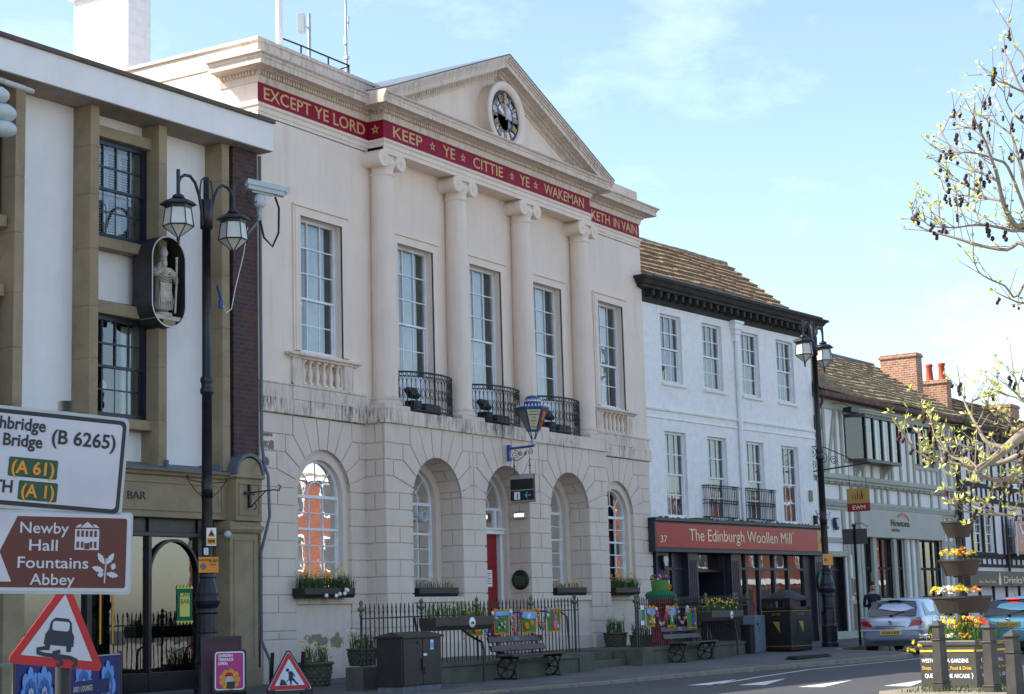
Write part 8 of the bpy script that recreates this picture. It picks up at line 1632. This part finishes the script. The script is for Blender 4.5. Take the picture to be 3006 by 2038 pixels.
def leaf(mb, x, y, z, L_, mi=0):
    T = Matrix.Translation((x, y, z)) @ Matrix.Rotation(random.uniform(0, 6.28), 4, 'Z') @ Matrix.Rotation(random.uniform(-.9, .3), 4, 'Y'); w_ = L_*.28
    mb.add([(0, 0, 0), (L_*.35, -w_, .01), (L_*.8, -w_*.8, -.005), (L_, 0, -.02), (L_*.8, w_*.8, -.005), (L_*.35, w_, .01), (L_*.5, 0, -.015)], [(0, 1, 2, 6), (6, 2, 3), (6, 3, 4), (0, 6, 4, 5)], mi)
fo, fw = MB(), MB()
def clump(cx, cy, z, rad, nl, groups):
    for i in range(nl): a = random.uniform(0, 6.28); q = rad*math.sqrt(random.random()); leaf(fo, cx+q*math.cos(a), cy+q*math.sin(a), z+random.uniform(-.01, .06), random.uniform(.06, .12))
    for gx, gy, gr, n, mi, h in groups:
        for i in range(n):
            a = random.uniform(0, 6.28); q = gr*math.sqrt(random.random()); rosette(fw, cx+gx+q*math.cos(a), cy+gy+q*math.sin(a), z+.05+h*(1-(q/gr)**2)+random.uniform(-.01, .02), random.uniform(.02, .03), mi)
clump(0, 0, 1.36, .46, 330, [(-.33, .22, .12, 55, 0, .09), (-.3, .0, .1, 10, 0, .05), (-.34, .05, .13, 60, 2, .1), (-.3, -.17, .13, 60, 0, .1), (-.2, -.36, .1, 30, 1, .08), (-.1, .0, .2, 40, 0, .1), (-.2, -.08, .05, 12, 1, .14), (.2, .2, .15, 30, 2, .08)])
clump(0, 0, 1.92, .3, 150, [(-.18, .14, .1, 40, 0, .09), (-.2, -.05, .1, 40, 0, .1), (-.15, -.16, .1, 30, 1, .12), (0, -.22, .08, 20, 0, .06), (.1, .1, .15, 30, 0, .08)])
for i in range(26): blades(fo, random.uniform(-.4, .4), random.uniform(-.45, .45), .68, 9, .08, .12, .38, .6, 0, .014)
for i in range(260): leaf(fo, random.uniform(-.48, .48), random.uniform(-.48, .48), .69+random.uniform(0, .05), random.uniform(.06, .13))
flowers(fw, -.05, .0, .68, 70, .42, .15, .38, [0, 0, 0, 1], .038, None, True, 3); flowers(fw, -.25, -.35, .68, 12, .15, .2, .36, [0, 1], .038, None, True, 3)
for gx, gy, mi, n in ((-.38, .3, 0, 40), (-.4, .12, 0, 18), (-.42, -.02, 2, 22), (-.4, -.28, 1, 16), (-.42, .42, 2, 14)):
    for i in range(n): a = random.uniform(0, 6.28); q = .09*math.sqrt(random.random()); rosette(fw, gx+q*math.cos(a), gy+q*math.sin(a), .74+random.uniform(0, .06), .026, mi)
for i in range(10): daffodil(fw, -.55+random.uniform(-.1, .05), .45+random.uniform(-.05, .2), .62+random.uniform(-.12, .12), .032, 0)
fo.build('foliage', M['leaf_light'], PL, fix=False); fw.build('flower_heads', [M['yellow'], M['orange'], M['white_petal'], M['leaf']], PL, fix=False)
# ------------------------------------------------------------------ alder at the right: trunk outside the picture, boughs reaching in
CAMP = Vector((-36.0334, -22.4156, 1.3028))
def W3(u, v, d): return CAMP+(_r*((u-1503)/5214.08)-_u*((v-1019)/5214.08)+_f)*d
M['bark'] = pm('pale_alder_bark', C('8a7d6c'), .8, .3, 14, .2, dirt=.4, dirtc=C('463c34')); M['cone'] = pm('dark_alder_cone', C('33221c'), .85, .35, 30, .3); M['bud'] = pm('fresh_yellow_green_leaf', C('a3a548'), .55, .3, 25); M['budpale'] = pm('pale_opening_bud', C('d2c48e'), .6, .2, 25)
z8 = lambda x, y: (2556+x/1.7511, y/1.7511); z3 = lambda x, y: (2600+x/3.94, 1100+y/3.94); z4_ = lambda x, y: (2560+x/3.502, 250+y/3.502); z6 = lambda x, y: (2356+x/2.4246, 900+y/2.4246)
D0 = 11.5
BR = [   # (points in the picture, depth start, depth end, thick radius, thin radius)
 ([(3200, 1150), (3080, 1010), (3020, 690)]+[z8(*p) for p in ((750, 1165), (700, 1090), (670, 1000), (650, 900), (625, 830), (590, 730), (550, 650), (530, 600))], 0, -.3, .03, .004),
 ([(3220, 1200), (3080, 860)]+[z8(*p) for p in ((788, 1258), (700, 1285), (560, 1262), (430, 1222), (330, 1195), (250, 1165), (225, 1130), (212, 1078))], 0, .5, .02, .003),
 ([(3200, 1000), (3060, 700)]+[z4_(*p) for p in ((1562, 1500), (1450, 1500), (1330, 1470), (1200, 1445), (1060, 1440), (960, 1450), (850, 1465), (700, 1460), (600, 1450), (530, 1400))], 0, -.4, .016, .003),
 ([z4_(*p) for p in ((1340, 1190), (1150, 1160), (1000, 1140), (820, 1120), (720, 1060))], -.2, .3, .01, .003),
 ([z4_(*p) for p in ((1300, 990), (1180, 930), (1090, 890), (980, 810), (890, 730), (820, 660), (740, 530), (700, 430))], -.2, .2, .012, .003),
 ([(3010, 620)]+[z4_(*p) for p in ((1400, 850), (1280, 770), (1120, 715), (960, 690), (860, 720), (760, 715))], 0, -.3, .012, .003),
 ([(3040, 720)]+[z4_(*p) for p in ((1540, 880), (1500, 740), (1470, 620), (1430, 510), (1300, 410), (1200, 350), (1080, 310))], .1, .4, .016, .003),
 ([z4_(*p) for p in ((1180, 1160), (1050, 1085), (900, 990), (790, 890), (760, 800))], 0, .2, .008, .003),
 ([z4_(*p) for p in ((1420, 500), (1430, 390), (1450, 330))], .2, .1, .008, .003), ([z4_(*p) for p in ((1100, 440), (980, 440), (880, 390), (830, 310))], -.2, 0, .007, .002),
 ([z4_(*p) for p in ((1120, 300), (1130, 200), (1150, 90))], .3, .3, .006, .002), ([z4_(*p) for p in ((790, 1530), (720, 1430), (690, 1340), (685, 1270))], -.2, -.2, .007, .002),
 ([z4_(*p) for p in ((1120, 1440), (1060, 1300), (1000, 1220), (990, 1150))], -.2, 0, .007, .002), ([z4_(*p) for p in ((1250, 700), (1200, 560), (1195, 380))], .1, .2, .007, .002),
 ([(3120, 500), (3020, 300)]+[z8(*p) for p in ((760, 430), (720, 330), (690, 270), (685, 190))], 0, .2, .014, .003), ([(3040, 330)]+[z8(*p) for p in ((788, 300), (740, 240), (720, 160), (705, 120))], .2, .4, .01, .003), ([(3030, 260)]+[z8(*p) for p in ((780, 470), (700, 430), (660, 420), (620, 390))], .1, -.2, .01, .003),
 ([z8(*p) for p in ((800, 640), (730, 580), (690, 500), (690, 440))], .2, .2, .009, .003),
 # boughs in front of the timbered building
 ([(3260, 1160), (3100, 1230)]+[z3(*p) for p in ((1600, 690), (1400, 850), (1230, 990), (1080, 1080), (1030, 1160), (1000, 1240))], 0, -.5, .055, .012),
 ([(3250, 1260), (3090, 1320)]+[z3(*p) for p in ((1600, 910), (1500, 950), (1330, 1020), (1150, 1040), (1000, 1060), (850, 1040), (700, 980), (580, 930), (500, 860))], -.2, .3, .03, .004),
 ([(3250, 1300), (3100, 1340)]+[z3(*p) for p in ((1600, 990), (1540, 1080), (1440, 1180), (1300, 1225), (1150, 1190), (1030, 1155))], .2, -.3, .03, .01),
 ([z3(*p) for p in ((1320, 1225), (1260, 1290), (1220, 1370), (1160, 1480))], 0, .1, .014, .005), ([z3(*p) for p in ((1340, 1215), (1450, 1250), (1530, 1220), (1620, 1160))], 0, .1, .014, .008),
 ([z3(*p) for p in ((1400, 850), (1180, 790), (1080, 640), (1000, 500), (930, 360), (880, 230), (840, 140))], 0, .4, .02, .003), ([z3(*p) for p in ((940, 370), (1060, 270), (1170, 240))], .3, .3, .007, .003),
 ([z3(*p) for p in ((1230, 1000), (1100, 880), (960, 840), (760, 770), (620, 640), (540, 560), (500, 490))], -.2, .2, .011, .003), ([z3(*p) for p in ((860, 1040), (700, 1020), (560, 1000), (450, 940), (370, 890), (270, 800), (215, 700), (190, 650))], .1, .2, .01, .003),
 ([z3(*p) for p in ((1060, 1080), (950, 980), (820, 980), (700, 890), (600, 750), (560, 690))], -.4, -.1, .009, .003), ([z3(*p) for p in ((1500, 740), (1430, 560), (1390, 450))], .2, .3, .02, .006),
 ([(3200, 1240), (3060, 1180)]+[z3(*p) for p in ((1560, 640), (1420, 560), (1300, 500), (1200, 380), (1185, 250))], 0, .2, .014, .003), ([(3100, 1200)]+[z3(*p) for p in ((1600, 310), (1500, 260), (1340, 220), (1300, 120))], .1, .3, .012, .003), ([(3060, 1150)]+[z3(*p) for p in ((1570, 280), (1530, 130), (1480, 0))], .1, .2, .012, .004),
 ([(3200, 1500), (3080, 1520)]+[z6(*p) for p in ((1576, 1490), (1430, 1485), (1300, 1480), (1200, 1465), (1130, 1455), (1060, 1400))], 0, -.3, .014, .003), ([z6(*p) for p in ((1400, 1485), (1300, 1440), (1200, 1400))], -.2, -.3, .008, .003), ([(3110, 1480), (3010, 1450)]+[z6(*p) for p in ((1500, 1450), (1440, 1430))], -.1, -.2, .012, .003),
 ([(3060, 700)]+[z8(*p) for p in ((760, 1520), (690, 1470), (600, 1430), (550, 1390), (525, 1310))], .1, -.1, .01, .003), ([(3080, 880)]+[z8(*p) for p in ((788, 1560), (700, 1530), (640, 1500))], .1, 0, .009, .003)]
tree = empty('alder_tree', (0, 0, 0), 0, 'alder with dark cones and new yellow green leaves reaching in from the right', 'tree')
tw, cn_, lv = MB(), MB(), MB(); rt = random.Random(11)
def smooth(P):
    out = []
    for i in range(len(P)-1):
        p0, p1, p2, p3 = P[max(0, i-1)], P[i], P[i+1], P[min(len(P)-1, i+2)]
        for t_ in (0, .33, .66): out.append(.5*((2*p1)+(p2-p0)*t_+(2*p0-5*p1+4*p2-p3)*t_*t_+(3*p1-p0-3*p2+p3)*t_**3))
    return out+[P[-1]]
def cluster(p, n, s):      # leaf buds
    for i in range(n):
        d = Vector((rt.uniform(-1, 1), rt.uniform(-1, 1), rt.uniform(-.1, 1.2))).normalized(); L_ = s*rt.uniform(.6, 1.2); o = d.orthogonal().normalized()*L_*.24; q = p+d*L_*.15
        lv.add([q, q+d*L_*.5+o, q+d*L_, q+d*L_*.5-o], [(0, 1, 2, 3)], 0 if rt.random() < leafy else 1)
def cone(p, s):
    for k in range(rt.choice((1, 2, 3, 3, 4))): cn_.ico(p+Vector((rt.uniform(-.4, .4)*s, rt.uniform(-.4, .4)*s, -s*.8*k-s*.5)), s*.62, sub=1, sq=(.85, .85, 1.05))
    tw.tube([p+Vector((0, 0, s*.8)), p], .0018, 3)
for pts, da, db, ra_, rb2 in BR:
    P = [W3(u, v, D0+da+(db-da)*i/(len(pts)-1)) for i, (u, v) in enumerate(pts)]; P = smooth(P); n = len(P); tw.tube(P, [ra_+(rb2-ra_)*(i/(n-1))**.7 for i in range(n)], 7)
    low = P[-1].z < 4.2; leafy = .85 if low else .35
    for i in range(1, n):
        if rt.random() < (.62 if low else .45):
            d = (P[i]-P[i-1]).normalized(); p = P[i]; sd_ = Vector((rt.uniform(-1, 1), rt.uniform(-1, 1), rt.uniform(-.3, 1))); sd_ = (sd_*.6+d*.5).normalized(); L_ = rt.uniform(.05, .28); q = p+sd_*L_*.5+Vector((0, 0, .01)); e_ = p+sd_*L_+Vector((0, 0, .04*rt.random())); tw.tube([p, q, e_], [.0035, .0028, .0018], 4)
            cluster(e_, rt.randint(3, 6), .042 if low else .032)
            if rt.random() < .5: cluster(q, 4, .04)
            if rt.random() < (.3 if low else .42): cone(q+Vector((0, 0, -.03)), rt.uniform(.018, .03))
    cluster(P[-1], 6, .042)
    if rt.random() < .7: cone(P[-2]+Vector((0, 0, -.03)), .025)
tw.build('branches', M['bark'], tree); tag(cn_.build('cones', M['cone'], tree), kind='stuff'); lv.build('leaves', [M['bud'], M['budpale']], tree, fix=False)
base = W3(3290, 1200, D0); tk = MB(); tk.tube([Vector((base.x, base.y, 0)), Vector((base.x, base.y, 1.5)), Vector((base.x+.1, base.y, 3.2)), Vector((base.x, base.y+.1, 5)), Vector((base.x+.1, base.y, 7))], [.2, .15, .12, .09, .04], 12); tk.build('trunk', M['bark'], tree)
